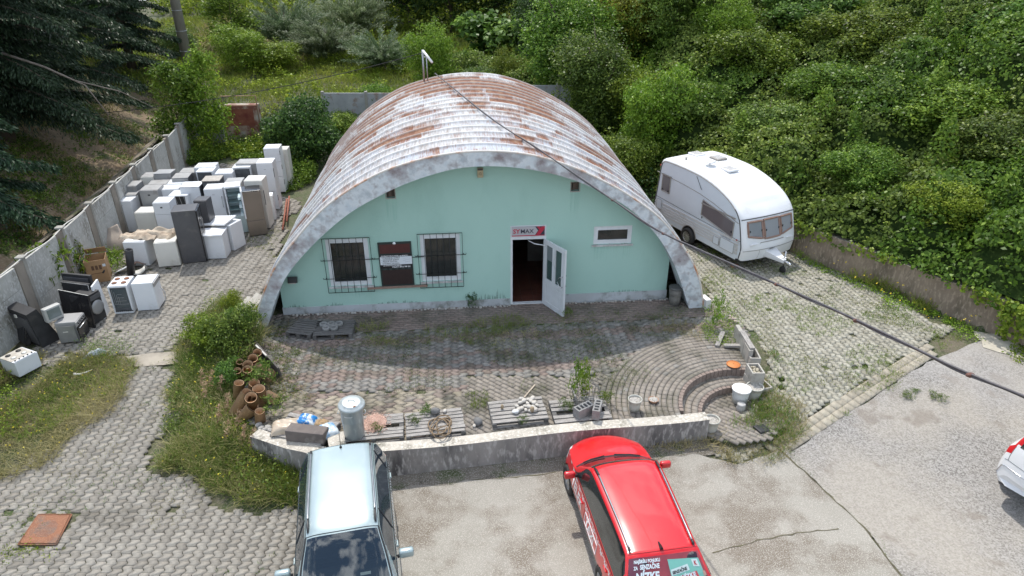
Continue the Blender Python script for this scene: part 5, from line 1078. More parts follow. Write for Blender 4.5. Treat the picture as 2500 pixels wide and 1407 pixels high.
# ------------------------------------------------------------------ cars: lofted bodies
class Car:
    """stations run tail to nose: (y, wsill, wmax, wbelt, zbot, zbelt, wrail, zrail, ztop); t runs sill 0, bulge 1, belt 2, rail 3, 4, roof centre 5"""
    def __init__(s, st, curv, arch_r=.335, wheels=(), zm=.45):
        s.st = np.array(st, float); s.curv = curv; s.n = len(st); s.zm = zm; s.wheels = wheels; s.ar = arch_r
    def par(s, u):
        u = min(max(u, 0), s.n-1); i = min(int(u), s.n-2); t = u-i; P = s.st
        p1, p2 = P[i], P[i+1]; p0 = P[max(i-1, 0)]; p3 = P[min(i+2, s.n-1)]
        m1 = (p2-p0)/2; m2 = (p3-p1)/2
        d = p2-p1; m1 = np.where(d*m1 < 0, 0, np.sign(m1)*np.minimum(abs(m1), 3*abs(d))); m2 = np.where(d*m2 < 0, 0, np.sign(m2)*np.minimum(abs(m2), 3*abs(d)))
        t2, t3 = t*t, t**3
        return (2*t3-3*t2+1)*p1+(t3-2*t2+t)*m1+(-2*t3+3*t2)*p2+(t3-t2)*m2
    def S(s, u, t, side=1, off=0.0):
        y, ws, wm, wb, z0, zb, wr, zr, zt = s.par(u)
        K = [(ws, z0), (wm, z0+s.zm*(zb-z0)), (wb, zb), (wr, zr), (wr*.66, zr+.78*(zt-zr)), (0, zt)]
        t = min(max(t, 0), 5); i = min(int(t), 4); f = t-i
        p1, p2 = np.array(K[i]), np.array(K[i+1]); p0 = np.array(K[i-1]) if i else 2*p1-p2; p3 = np.array(K[i+2]) if i < 4 else np.array([-K[4][0], K[4][1]])
        tn = .5 if i not in (2,) else .12
        m1 = (p2-p0)*(.5 if i in (0, 1, 4) else .25 if i == 3 else .12); m2 = (p3-p1)*(.5 if i in (0, 3, 4) else .12)
        if i == 1: m2 = (p2-p1)*.6
        if i == 2: m1 = (p2-p1)*.9; m2 = (p2-p1)*.55+(p3-p2)*.25
        if i == 3: m1 = (p2-p1)*1.1
        f2, f3 = f*f, f**3
        p = (2*f3-3*f2+1)*p1+(f3-2*f2+f)*m1+(-2*f3+3*f2)*p2+(f3-f2)*m2
        cy = np.interp(y, s.curv[0], s.curv[1]); x = p[0]*side
        q = Vector((x, y-cy*(p[0]/.8)**2, p[1]))
        if off:
            e = 1e-2; a = s.S(u+e if u < s.n-1.02 else u-e, t, side); b = s.S(u, t+e if t < 4.9 else t-e, side)
            n = (a-q).cross(b-q)
            if n.length > 1e-12:
                n.normalize()
                if n.dot(Vector((x, 0, p[1]-.55))) < 0: n = -n
                q = q + n*off
        return q
    def side_ut(s, y, z):
        lo, hi = 0, s.n-1
        for _ in range(26):
            m = (lo+hi)/2
            if s.S(m, 1.5).y < y: lo = m
            else: hi = m
        u = lo; a, b = 0.0, 2.0
        for _ in range(20):
            m = (a+b)/2
            if s.S(u, m).z < z: a = m
            else: b = m
        return u, a
    def build(s, root, paint, glass, regions, nu=7, trim=None):
        us = np.linspace(0, s.n-1, (s.n-1)*nu+1); ts = np.r_[np.linspace(0, 1, 8)[:-1], np.linspace(1, 2, 9)[:-1], np.linspace(2, 3, 11)[:-1], np.linspace(3, 4, 7)[:-1], np.linspace(4, 5, 6)]
        grid = {sd: [[s.S(u, t, sd) for t in ts] for u in us] for sd in (-1, 1)}
        parts = {}
        for sd in (-1, 1):
            g = grid[sd]
            for row in g:                        # snap to wheel arches
                for k, p in enumerate(row):
                    if ts[k] > 2: continue
                    for wy, wz in s.wheels:
                        d = math.hypot(p.y-wy, p.z-wz)
                        if abs(d-s.ar) < .03 and d > 1e-6: p.y = wy+(p.y-wy)/d*s.ar; p.z = wz+(p.z-wz)/d*s.ar
            for i in range(len(us)-1):
                for j in range(len(ts)-1):
                    c = (g[i][j]+g[i+1][j]+g[i][j+1]+g[i+1][j+1])/4; um, tm = (us[i]+us[i+1])/2, (ts[j]+ts[j+1])/2
                    if tm < 2 and any(math.hypot(c.y-wy, c.z-wz) < s.ar-.004 for wy, wz in s.wheels): continue
                    nm = 'body'
                    for rn, f in regions.items():
                        if f(um, tm): nm = rn; break
                    if nm in ('side_window', 'headlight', 'tail_light'): nm = nm+('R' if sd > 0 else 'L')
                    parts.setdefault(nm, []).append(((sd, i, j), (sd, i+1, j), (sd, i+1, j+1), (sd, i, j+1)) if sd < 0 else ((sd, i, j), (sd, i, j+1), (sd, i+1, j+1), (sd, i+1, j)))
        out = {}
        for nm, fl in parts.items():
            idx = {}; vs = []; fs = []
            for f in fl:
                q = []
                for k in f:
                    kk = k if k[2] < len(ts)-1 else (0, k[1], k[2])
                    if kk not in idx: idx[kk] = len(vs); vs.append(grid[k[0]][k[1]][k[2]])
                    q.append(idx[kk])
                fs.append(tuple(q))
            m = MB(); m.cs = True; m.add(vs, fs)
            if nm == 'body':
                m.cs = False
                for i in (0, len(us)-1):
                    ring = [grid[-1][i][j] for j in range(len(ts))]+[grid[1][i][j] for j in range(len(ts)-2, -1, -1)]; m.add(ring, [tuple(range(len(ring)))])
            base = nm.rstrip('LR')
            mt_ = glass if 'window' in nm or 'windscreen' in nm else regions_m.get(base, paint)
            o = m.build(base, mt_, root); out[nm] = o
        return out
    def line(s, mb, pts, r=.004, n=5, side=1, off=.0): mb.tube([s.S(u, t, side, off) for u, t in pts], r, n); return mb
regions_m = {'headlight': flat('headlamp', (.62,.64,.64), .12), 'tail_light': flat('tail_lamp_red', (.50,.015,.02), .15), 'cowl': flat('cowl_black', (.02,.022,.03), .45), 'bumper_trim': flat('bumper_grey', (.05,.05,.055), .5), 'plain_panel': flat('car_panel', (.5,.5,.5), .3)}
car_glass = glassm('car_glass', (.012,.016,.018), .42, .02)
tyre = M('tyre', (.022,.022,.023), (.035,.033,.03), 8, .85); alloy = flat('alloy', (.50,.51,.52), .3, .8); chrome = flat('chrome', (.7,.7,.72), .12, 1)
blackp = flat('black_plastic', (.018,.019,.021), .45)
def wheel(root, x, y, r=.305, w=.2, spokes=9, steer=0):
    sd = 1 if x > 0 else -1
    wroot = MB(); wroot.lathe([(r*.62,-w/2),(r*.96,-w/2+.01),(r,-w/2+.03),(r,w/2-.03),(r*.96,w/2-.01),(r*.64,w/2),(r*.62,w/2-.03)], (0,0,0), 32, axis='X', cap0=True, cap1=False)
    o = wroot.build('wheel', tyre, root); o.location = (x, y, r); o.rotation_euler = (0, 0, (0 if sd > 0 else math.pi)+steer)
    m = MB(); m.lathe([(r*.64,w/2-.02),(r*.60,w/2-.01),(r*.56,w/2-.05)], (0,0,0), 32, axis='X', cap0=False, cap1=False)
    m.lathe([(0.0,w/2-.02),(r*.17,w/2-.022),(r*.19,w/2-.05)], (0,0,0), 16, axis='X', cap0=False, cap1=False)
    for k in range(spokes):
        a = 2*math.pi*k/spokes; m.box((w/2-.035, math.sin(a)*r*.38, math.cos(a)*r*.38), (.025, r*.15, r*.46), rx=-a)
    m.build('rim', alloy, o); m = MB(); m.lathe([(0,w/2-.09),(r*.6,w/2-.09)], (0,0,0), 20, axis='X', cap0=False, cap1=False); m.build('brake_cover', blackp, o)
    return o
def mirror(root, x, y, z, mat, size=(.20,.09,.14), shell=None):
    sd = 1 if x > 0 else -1
    m = MB(); m.box((x+sd*.13, y, z+.03), size, bev=.035); m.cs = True; o = m.build('wing_mirror', mat, root)
    for p_ in o.data.polygons: p_.use_smooth = True
    m = MB(); m.tube([(x-sd*.02, y+.01, z-.02), (x+sd*.08, y, z+.0)], [.03,.02], 8); m.build('mirror_arm', blackp, o)
    m = MB(); m.box((x+sd*.13, y-size[1]/2-.001 if size[1] > 0 else y, z+.03), (abs(size[0])-.05, .006, size[2]-.045)); return o
def rails(car, root, u0, u1, t, mat, rise=.035, r=.017, foot=blackp):
    for sd in (-1, 1):
        us = np.linspace(u0, u1, 22); m = MB(); m.tube([car.S(u, t, sd)+Vector((0,0,rise*min(1, 6*min(k, 21-k)/21))) for k, u in enumerate(us)], r, 8); o = m.build('roof_rail', mat, root)
        for ua, ub in ((u0, u0+(u1-u0)*.14), (u1-(u1-u0)*.14, u1)):
            m = MB(); m.tube([car.S(u, t, sd)+Vector((0,0,.012+rise*.7*k/5 if ua == u0 else .012+rise*.7*(5-k)/5)) for k, u in enumerate(np.linspace(ua, ub, 6))], [.012,.02,.024,.024,.02,.02] if ua == u0 else [.02,.02,.024,.024,.02,.012], 8); m.build('rail_foot', foot, o)
def interior(root, z=.0, yd=.75, halfw=.66, cab=(-1.7,1.1), seat_m=None):
    im = flat('cabin_dark', (.022,.024,.026), .8); sm = seat_m or flat('seat_cloth', (.035,.038,.045), .9)
    m = MB(); m.bx(-halfw, halfw, cab[0], cab[1], .30, .36); m.build('cabin_floor', im, root)
    m = MB(); m.box((0, yd+.12, z+.80), (halfw*2, .42, .16), bev=.04); m.build('dashboard', im, root)
    for x in (-.36, .36):
        m = MB(); m.box((x, yd-.75, z+.55), (.48,.48,.16), bev=.05); m.box((x, yd-1.02, z+.85), (.46,.14,.62), rx=R(12), bev=.05); m.box((x, yd-1.10, z+1.2), (.25,.09,.16), bev=.035); m.build('seat', sm, root)
    m = MB(); m.box((0, yd-1.75, z+.55), (1.2,.48,.16), bev=.05); m.box((0, yd-2.02, z+.82), (1.2,.13,.55), rx=R(12), bev=.05); m.build('rear_seat', sm, root)
    m = MB(); pts = [(-.36+.17*math.cos(a), yd-.22+.06*math.sin(a), z+.86+.16*math.sin(a)) for a in np.linspace(0, 2*math.pi, 20)[:-1]]; m.tube(pts, .014, 6, closed=True); m.build('steering_wheel', blackp, root)
    m = MB(); m.box((0, yd-.08, z+1.22), (.2,.02,.06)); return m
def place_root(name, c, fwd, label, cat='car'):
    an = math.atan2(fwd[1], fwd[0])-math.pi/2; z = float(gz(c[0], c[1])); t = empty(name, (c[0], c[1], z+.012), an, label=label, cat=cat); return t
def map_side(car, me_obj, side, y0, z0, sgn, off=.004, sc=1.0):
    """wrap a flat text mesh on the flank: text x runs along sgn*Y"""
    for v in me_obj.data.vertices:
        y = y0+sgn*v.co.x*sc*me_obj.scale[0]; z = z0+v.co.y*sc; u, t = car.side_ut(y, z); v.co = car.S(u, t, side, off)
    me_obj.scale = (1,1,1); me_obj.location = (0,0,0); me_obj.rotation_euler = (0,0,0)
    me_obj.data.update()

# ---- red estate taxi, nose to the wall
RED = [(-2.10,.55,.66,.62,.38,.55,.58,.58,.60),(-2.08,.62,.74,.72,.30,.66,.68,.69,.71),(-2.03,.66,.79,.77,.25,.82,.73,.86,.885),(-1.99,.68,.80,.775,.22,.93,.735,.985,1.005),(-1.86,.70,.81,.775,.20,.955,.66,1.18,1.20),(-1.62,.70,.815,.78,.20,.96,.585,1.39,1.425),
 (-1.46,.71,.82,.78,.2,.96,.57,1.415,1.455),(-.9,.72,.82,.785,.2,.945,.585,1.435,1.485),(-.2,.72,.82,.785,.2,.93,.61,1.435,1.487),(.38,.72,.82,.785,.2,.915,.63,1.40,1.46),(.74,.72,.82,.78,.2,.905,.675,1.18,1.235),(1.10,.715,.82,.775,.2,.90,.715,.935,.985),(1.20,.71,.815,.77,.2,.885,.71,.905,.955),(1.55,.70,.81,.75,.2,.85,.68,.865,.91),(1.85,.67,.79,.71,.22,.78,.62,.795,.83),(2.03,.60,.74,.64,.24,.69,.53,.70,.72),(2.12,.50,.64,.55,.28,.54,.46,.55,.56)]
cv = ([-2.12,-1.7,-1.2,0,.38,1.1,1.6,2.12],[-.05,-.05,-.02,0,.05,.16,.24,.34])
WH = ((-1.16,.30),(1.30,.30))
car = Car(RED, cv, wheels=WH); red_t = place_root('estate_car', (2.10,9.09), (-.152,.988), 'bright red estate taxi with white lettering and chequered stripe, nose to the concrete wall')
redp = M('red_paint', (.56,.005,.010), (.54,.005,.010), 2, .28, spec=.5, coat=.7, fine=(.60,.01,.015), fine_s=200)
red_reg = {'rear_window': lambda u, t: 3.15 < u < 4.9 and t > 3.12, 'windscreen': lambda u, t: 9.12 < u < 10.9 and t > 3.12, 'cowl': lambda u, t: 10.9 < u < 11.75 and t > 2.75, 'side_window': lambda u, t: 2.12 < t < 2.92 and 4.35-.5*(2.92-t) < u < 10.75-.95*(t-2.12)/.8*1.2,
 'headlight': lambda u, t: 14.2 < u < 15.6 and 1.35 < t < 2.6, 'tail_light': lambda u, t: 1.3 < u < 3.6 and 1.25 < t < 2.75}
P_ = car.build(red_t, redp, car_glass, red_reg)
interior(red_t, .02, .55)
for x, y in ((-.74,-1.16),(.74,-1.16),(-.74,1.30),(.74,1.30)): wheel(red_t, x, y, .305, .19, steer=(R(3) if y > 0 else 0))
rails(car, red_t, 5.4, 9.05, 3.30, M('rail_silver', (.26,.28,.30), (.2,.21,.23), 8, .3, metal=.6))
for sd in (-1, 1): mirror(red_t, sd*.80, .72, .96, redp, (.21,.10,.14))
m = MB(); m.add([(-.012,0,0),(.012,0,0),(.03,-.17,0),(-.03,-.17,0),(0,-.17,.075),(0,-.15,.07)], [(0,1,5),(1,2,4,5),(3,0,5,4),(2,3,4),(0,3,2,1)]); o = m.build('fin_antenna', blackp, red_t); o.location = car.S(6.1, 5)+Vector((-.02,0,-.005))
lines = MB()
for sd in (-1, 1):
    for u in (5.55, 8.35): car.line(lines, [(u+.12*(1-t/2), t) for t in np.linspace(.35, 2.0, 10)], .0035, 4, sd)
    car.line(lines, [(10.45, t) for t in np.linspace(.6, 2.0, 8)], .0035, 4, sd)
    car.line(lines, [(u, 2.05) for u in np.linspace(4.2, 11.0, 40)], .006, 4, sd, .002)
    car.line(lines, [(u, .38) for u in np.linspace(5.6, 10.4, 30)], .004, 4, sd)
car.line(lines, [(5.15, t) for t in np.linspace(2.95, 5, 12)], .004, 4, 1); car.line(lines, [(5.15, t) for t in np.linspace(2.95, 5, 12)], .004, 4, -1)
lines.build('panel_gaps', flat('gap_dark', (.02,.005,.006), .8), red_t)
for sd in (-1, 1):
    for u in (6.15, 8.65): m = MB(); car.line(m, [(u+k*.05, 1.62) for k in range(7)], .013, 6, sd, .012); m.build('door_handle', redp, red_t)
for ua in (.9, 1.1):
    pass
m = MB(); car.line(m, [(11.2, 4.7), (11.1, 4.1), (11.02, 3.6)], .009, 6, -1, .02); car.line(m, [(11.25, 4.9), (11.1, 4.3), (11.05, 3.8)], .009, 6, 1, .02); m.build('wiper', blackp, red_t)
m = MB(); m.box((-.45,.72,.99), (.26,.18,.006), rx=R(-22), rz=R(8)); m.build('paper_card', flat('paper_green', (.45,.55,.48), .6), red_t)
# white chequered stripe and lettering on both flanks
white_v = flat('vinyl_white', (.72,.72,.72), .45)
for sd in (-1, 1):
    m = MB(); y = -1.9; k = 0
    while y < 1.92:
        ph = k % 6; n_ = (1, 2, 3, 3, 2, 1)[ph]
        for q in range(n_):
            if (k+q) % 2 and n_ > 1 and q == 0: continue
            z1 = .925-.028*q-.02*(y > 1.1)*(y-1.1)*5-.006*q; zz = z1-.026
            ya, yb = y+.004+.012*q, y+.036+.012*q; pts = []
            for (yy, z_) in ((ya, zz), (yb, zz), (yb+.01, z1), (ya+.01, z1)): u, t = car.side_ut(yy, min(z_, car.par(car.side_ut(yy, .5)[0])[5]-.004)); pts.append(car.S(u, t, sd, .004))
            m.add(pts, [(0,1,2,3) if sd > 0 else (3,2,1,0)])
        y += .041; k += 1
    m.build('chequer_stripe', white_v, red_t)
for sd in (-1, 1):
    sg = -1 if sd < 0 else 1
    def tx(body, size, y, z, bold=.003, sx=1.0, mat=white_v):
        o = text_mesh('lettering', body, size, mat, red_t, (0,0,0), (0,0,0), ex=0, bold=bold, sx=sx); map_side(car, o, sd, y, z, sg)
    y_s = .88*(1 if sd < 0 else -1)
    if sd < 0:
        tx('TELEK', .26, .95, .60, .008, 1.05); tx('TAXI', .22, -.12, .615, .006, 1.05)
        tx('0 912 801 801', .20, 1.0, .36, .007, 1.25)
    else:
        tx('TELEK', .26, -1.0, .60, .008, 1.05); tx('TAXI', .22, .10, .615, .006, 1.05)
    m = MB(); ys = (-.04, -.80) if sd < 0 else (.02, .78)
    car_pts = [(ys[0], .59), (ys[1], .59), (ys[1], .80), (ys[0], .80)]; ring = []
    for a, b in zip(car_pts, car_pts[1:]+car_pts[:1]):
        for k in range(8): yy, z_ = lerp(a[0], b[0], k/8), lerp(a[1], b[1], k/8); u, t = car.side_ut(yy, z_); ring.append(car.S(u, t, sd, .003))
    m.tube(ring, .008, 4, closed=True); m.build('box_outline', white_v, red_t)
# advert film on the rear window
def back(a, b, off=.006):
    """a -1..1 across, b 0..1 up the rear window"""
    u = 3.12+b*1.78; sd = 1 if a >= 0 else -1; x = abs(a)*car.par(u)[6]*.97; lo, hi = 3.0, 5.0
    for _ in range(18):
        mm_ = (lo+hi)/2
        if abs(car.S(u, mm_, 1).x) > x: lo = mm_
        else: hi = mm_
    p = car.S(u, lo, sd); q = car.S(u+.05, lo, sd)-p; n = Vector((0, -q.z, q.y))
    if n.y > 0: n = -n
    n.normalize(); return p+n*off
def back_patch(name, poly, mat, off, nx=1):
    m = MB(); a0 = min(p[0] for p in poly); n = len(poly); pts = []
    for i in range(n):
        p, q = poly[i], poly[(i+1) % n]
        for k in range(6): pts.append((lerp(p[0], q[0], k/6), lerp(p[1], q[1], k/6)))
    c_ = (sum(p[0] for p in pts)/len(pts), sum(p[1] for p in pts)/len(pts)); vs = [back(*c_, off)]+[back(*p, off) for p in pts]+[back((p[0]+c_[0])/2, (p[1]+c_[1])/2, off) for p in pts]; N_ = len(pts)
    m.add(vs, [(0, 1+N_+i, 1+N_+(i+1) % N_) for i in range(N_)]+[(1+N_+i, 1+i, 1+(i+1) % N_, 1+N_+(i+1) % N_) for i in range(N_)]); return m.build(name, mat, red_t)
film = M('advert_film', (.20,.03,.045), (.35,.05,.065), 1.6, .3)
back_patch('advert_film', [(-.97,.02),(.97,.02),(.97,.98),(-.97,.98)], film, .004)
back_patch('advert_film', [(-.97,.02),(-.55,.02),(-.62,.98),(-.97,.98)], flat('film_plum', (.12,.03,.055), .3), .006)
teal = flat('film_teal', (.16,.42,.36), .3)
back_patch('advert_panel', [(.12,.02),(.93,.02),(.90,.80),(.06,.86)], teal, .008)
back_patch('advert_panel', [(.10,.46),(.58,.55),(.56,.70),(.10,.62)], flat('film_pale', (.50,.60,.60), .3), .010)
back_patch('advert_panel', [(.26,.02),(.80,.02),(.74,.50),(.28,.42)], flat('film_red', (.50,.05,.06), .3), .010)
back_patch('advert_panel', [(.70,.62),(.86,.60),(.85,.78),(.69,.79)], flat('film_pale', (.50,.60,.60), .3), .011)
skin = flat('film_skin', (.45,.28,.22), .4)
back_patch('printed_hand', [(.06,.20),(.15,.18),(.16,.34),(.08,.40)], skin, .012); back_patch('printed_hand', [(.88,.30),(.95,.32),(.95,.46),(.89,.48)], skin, .012)
def back_text(body, size, a0, b0, mat, off=.013, slope=0.0, bold=.002, W_=.66, Hh=.47):
    o = text_mesh('lettering', body, size, mat, red_t, (0,0,0), (0,0,0), ex=0, bold=bold)
    for v in o.data.vertices: v.co = back(a0+v.co.x/W_, b0+(v.co.y+slope*v.co.x)/Hh, off)
    o.data.update()
pw = flat('film_white', (.60,.68,.72), .35)
back_text('NAJŠIRŠIU PONUKU', .052, -.84, .84, pw); back_text('ZA', .05, -.84, .70, pw); back_text('SENZAČNE', .066, -.68, .70, pw, bold=.003)
back_text('NÍZKE', .135, -.78, .42, pw, bold=.006); back_text('CENY', .135, -.74, .14, pw, bold=.006)
back_text('SENZAČNE', .05, .13, .50, bk, slope=.12); back_text('NÍZKE', .09, .31, .30, pw, slope=.08, bold=.004); back_text('CENY', .09, .34, .08, pw, slope=.08, bold=.004); back_text('K', .06, .74, .65, flat('film_k', (.35,.02,.03), .3), bold=.004)

# ---- silver mini van, nose to the camera
SIL = [(-2.00,.55,.68,.64,.36,.55,.58,.58,.60),(-1.98,.62,.76,.73,.28,.70,.68,.73,.75),(-1.95,.66,.80,.78,.24,.90,.72,.95,.97),(-1.92,.69,.82,.79,.22,1.02,.71,1.08,1.10),(-1.84,.71,.83,.795,.21,1.05,.645,1.36,1.39),(-1.70,.72,.835,.80,.21,1.05,.585,1.505,1.54),
 (-1.55,.73,.84,.80,.21,1.045,.57,1.53,1.575),(-.9,.73,.84,.80,.21,1.02,.57,1.56,1.61),(-.2,.73,.84,.80,.21,1.0,.575,1.555,1.61),(.36,.73,.84,.80,.21,.985,.57,1.50,1.56),(.80,.73,.84,.795,.21,.97,.655,1.26,1.31),(1.20,.72,.84,.79,.21,.955,.72,1.0,1.045),(1.30,.72,.835,.785,.21,.93,.71,.96,1.0),(1.58,.70,.82,.76,.22,.88,.68,.90,.94),(1.80,.66,.80,.71,.23,.80,.62,.82,.85),(1.94,.60,.75,.65,.25,.68,.54,.69,.71),(2.0,.5,.65,.56,.3,.54,.46,.55,.56)]
cvs = ([-2.0,-1.7,-1.2,0,.36,1.2,1.6,2.0],[-.10,-.08,-.02,0,.05,.15,.22,.32])
cs_ = Car(SIL, cvs, wheels=((-1.22,.30),(1.28,.30))); sil_t = place_root('small_van_car', (-2.78,8.20), (.225,-.974), 'silver blue compact car with black roof rails, parked with its tail to the wall')
silp = M('silver_paint', (.34,.42,.43), (.32,.40,.41), 2, .25, metal=.35, spec=.6, coat=.8)
sil_reg = {'rear_window': lambda u, t: 3.2 < u < 4.9 and t > 3.15, 'windscreen': lambda u, t: 9.1 < u < 10.95 and t > 3.10, 'cowl': lambda u, t: 10.95 < u < 11.8 and t > 2.75, 'side_window': lambda u, t: 2.12 < t < 2.92 and 4.35-.5*(2.92-t) < u < 10.8-.95*(t-2.12)/.8*1.2,
 'headlight': lambda u, t: 14.0 < u < 15.5 and 1.4 < t < 2.7, 'tail_light': lambda u, t: 1.3 < u < 3.9 and 1.3 < t < 2.6}
cs_.build(sil_t, silp, glassm('car_glass_clear', (.015,.03,.045), .5, .02), sil_reg)
interior(sil_t, .08, .62)
for x, y in ((-.75,-1.22),(.75,-1.22),(-.75,1.28),(.75,1.28)): wheel(sil_t, x, y, .30, .19, spokes=7)
rails(cs_, sil_t, 5.5, 8.95, 3.22, M('rail_silver', (.26,.28,.30), (.2,.21,.23), 8, .3, metal=.6), rise=.03, r=.018)
for sd in (-1, 1): mirror(sil_t, sd*.83, .62, 1.03, silp, (.24,.12,.15))
m = MB(); m.lathe([(.025,0),(.022,.02),(.008,.04)], (0,0,0), 12); m.tube([(0,0,.03),(0,-.10,.34)], .005, 5); o = m.build('antenna', blackp, sil_t); o.location = cs_.S(5.9, 5)
lines = MB()
for sd in (-1, 1):
    for u in (5.6, 8.3): cs_.line(lines, [(u+.1*(1-t/2), t) for t in np.linspace(.35, 2.0, 10)], .0035, 4, sd)
    for u in (6.2, 8.4): cs_.line(lines, [(u, t) for t in np.linspace(2.1, 2.95, 6)], .012, 4, sd, .002)
    cs_.line(lines, [(u, 2.04) for u in np.linspace(4.0, 11.1, 40)], .008, 4, sd, .002)
    cs_.line(lines, [(u, 3.02) for u in np.linspace(4.6, 9.2, 40)], .005, 4, sd, .0)
    cs_.line(lines, [(5.05, t) for t in np.linspace(2.95, 5, 12)], .004, 4, sd)
    cs_.line(lines, [(9.1+1.85*k/14, 3.04) for k in range(15)], .016, 5, sd, .0)
    cs_.line(lines, [(9.08, t) for t in np.linspace(3.05, 5, 12)], .008, 4, sd)
lines.build('panel_gaps', flat('gap_grey', (.02,.022,.024), .7), sil_t)
for sd in (-1, 1):
    for u in (6.0, 8.6): m = MB(); cs_.line(m, [(u+k*.05, 1.6) for k in range(7)], .014, 6, sd, .014); m.build('door_handle', silp, sil_t)
    m = MB(); y = -1.8; k = 0
    while y < 1.85:
        for q in range(2):
            if (k+q) % 2: continue
            pts = []
            for (yy, z_) in ((y, .90-.04*q), (y+.04, .90-.04*q), (y+.055, .935-.04*q), (y+.015, .935-.04*q)): zmax = cs_.par(cs_.side_ut(yy, .5)[0])[5]-.01; u, t = cs_.side_ut(yy, min(z_+.02, zmax)-.0); pts.append(cs_.S(u, t, sd, .005))
            m.add(pts, [(0,1,2,3) if sd > 0 else (3,2,1,0)])
        y += .036; k += 1
    m.build('chequer_stripe', white_v, sil_t)
m = MB(); m.box((.36,.94,1.045), (.24,.17,.006), rx=R(-25), rz=R(12)); m.build('paper_card', flat('paper_green', (.45,.55,.48), .6), sil_t)
m = MB(); m.box((-.30,.86,1.03), (.16,.05,.006), rx=R(-8)); m.build('paper_card', flat('paper_pale', (.55,.6,.6), .6), sil_t)
m = MB(); m.box((0,.52,1.38), (.22,.02,.07), bev=.008); m.build('rear_view_mirror', blackp, sil_t)
# ---- white large off-roader, only its tail corner is in view
SUV = [(-2.47,.70,.86,.80,.45,.62,.72,.66,.68),(-2.45,.80,.94,.90,.38,.78,.80,.82,.84),(-2.40,.84,.98,.94,.34,.98,.84,1.02,1.05),(-2.33,.85,1.0,.95,.32,1.12,.82,1.22,1.25),(-2.2,.86,1.0,.955,.3,1.16,.76,1.48,1.51),(-2.02,.87,1.0,.96,.3,1.17,.70,1.66,1.70),(-1.8,.87,1.0,.96,.3,1.16,.68,1.70,1.75),(-.8,.87,1.0,.96,.3,1.14,.68,1.73,1.77),(.2,.87,1.0,.96,.3,1.12,.66,1.70,1.75),(.9,.87,1.0,.95,.3,1.10,.75,1.40,1.44),(1.45,.86,1.0,.94,.3,1.08,.84,1.12,1.16),(2.1,.84,.97,.90,.3,1.02,.78,1.05,1.09),(2.38,.76,.9,.82,.32,.9,.66,.92,.95),(2.47,.66,.8,.72,.36,.6,.55,.62,.64)]
cw = Car(SUV, ([-2.47,-2.0,-1.2,0,1.4,2.0,2.47],[-.16,-.14,-.05,0,.15,.22,.3]), arch_r=.42, wheels=((-1.5,.37),(1.48,.37)))
f_ = np.array([.86,.51]); f_ /= np.hypot(*f_); corner = np.array([9.30,10.06]); l_ = np.array([-f_[1], f_[0]]); cc = corner-l_*.93+f_*2.42
suv_t = place_root('off_road_car', tuple(cc), tuple(f_), 'large white car with tall red tail lamps, cut off by the right edge')
whp = M('white_paint', (.74,.74,.74), (.72,.72,.72), 2, .2, coat=1.0)
cw.build(suv_t, whp, car_glass, {'rear_window': lambda u, t: 3.1 < u < 5.0 and t > 3.2, 'windscreen': lambda u, t: 8.1 < u < 9.9 and t > 3.1, 'side_window': lambda u, t: 2.12 < t < 2.9 and 4.6 < u < 9.4,
 'tail_light': lambda u, t: (2.35 < u < 3.3 and 1.75 < t < 2.9) or (3.3 <= u < 4.9 and 2.55 < t < 3.12), 'headlight': lambda u, t: 11.2 < u < 12.2 and 1.4 < t < 2.6, 'bumper_trim': lambda u, t: t < .22})
for x, y in ((-.9,-1.5),(.9,-1.5),(-.9,1.48),(.9,1.48)): wheel(suv_t, x, y, .37, .24, spokes=5)
m = MB(); cw.line(m, [(1.0+.0*k, t) for k, t in enumerate(np.linspace(.9, 4.2, 20))], .012, 6, -1, .004); m.build('chrome_strip', chrome, suv_t); m = MB(); cw.line(m, [(.95, t) for t in np.linspace(.9, 4.2, 20)], .012, 6, 1, .004); m.build('chrome_strip', chrome, suv_t)
m = MB(); cw.line(m, [(1.6, t) for t in np.linspace(2.3, 5, 16)], .004, 4, -1, .002); cw.line(m, [(u, 2.95) for u in np.linspace(1.6, 3.1, 8)], .004, 4, -1, .002); m.build('panel_gaps', flat('gap_grey', (.02,.022,.024), .7), suv_t)

# ------------------------------------------------------------------ touring caravan
CA = G(1612,537,.32); CB2 = G(1802,640,.32); cd = (CB2-CA); cd.z = 0; cd.normalize(); CL, CW, CH = 4.35, 2.15, 2.42
cvn = empty('caravan', (CB2.x-cd.x*CL, CB2.y-cd.y*CL, 0), math.atan2(cd.y, cd.x), label='white touring caravan with brown window frames, parked beside the hall below the bank', cat='caravan')
# local: x forward (towards the drawbar), y left of it (away from camera side is +y), z up
def cx_prof(z):      # front and back outline (x offsets) as a function of height
    return None
side_prof = [(.0,.34),(.02,.9),(.10,1.6),(.16,2.15),(.22,2.38),(.36,2.50),(.8,2.54),(1.6,2.54),(2.3,2.50),(3.0,2.36),(3.6,2.14),(3.98,1.90),(4.16,1.70),(4.24,1.55),(4.40,.98),(4.45,.72),(4.40,.36)]
SPn, _ = smooth_curve(side_prof, 90)
wcv = M('caravan_white', (.74,.75,.76), (.70,.71,.72), 1.5, .35, dirt=(.56,.56,.53), dirt_s=1.2, dirt_t=(.62,.85)); wcs = M('caravan_side', (.68,.745,.79), (.65,.71,.755), 1.5, .4, dirt=(.56,.60,.62), dirt_s=1.4, dirt_t=(.6,.85))
def lean(y): return 0
n = len(SPn); ys = [0, .03, .10, .30, .7, 1.075, 1.45, 1.85, 2.05, 2.12, 2.15]; 
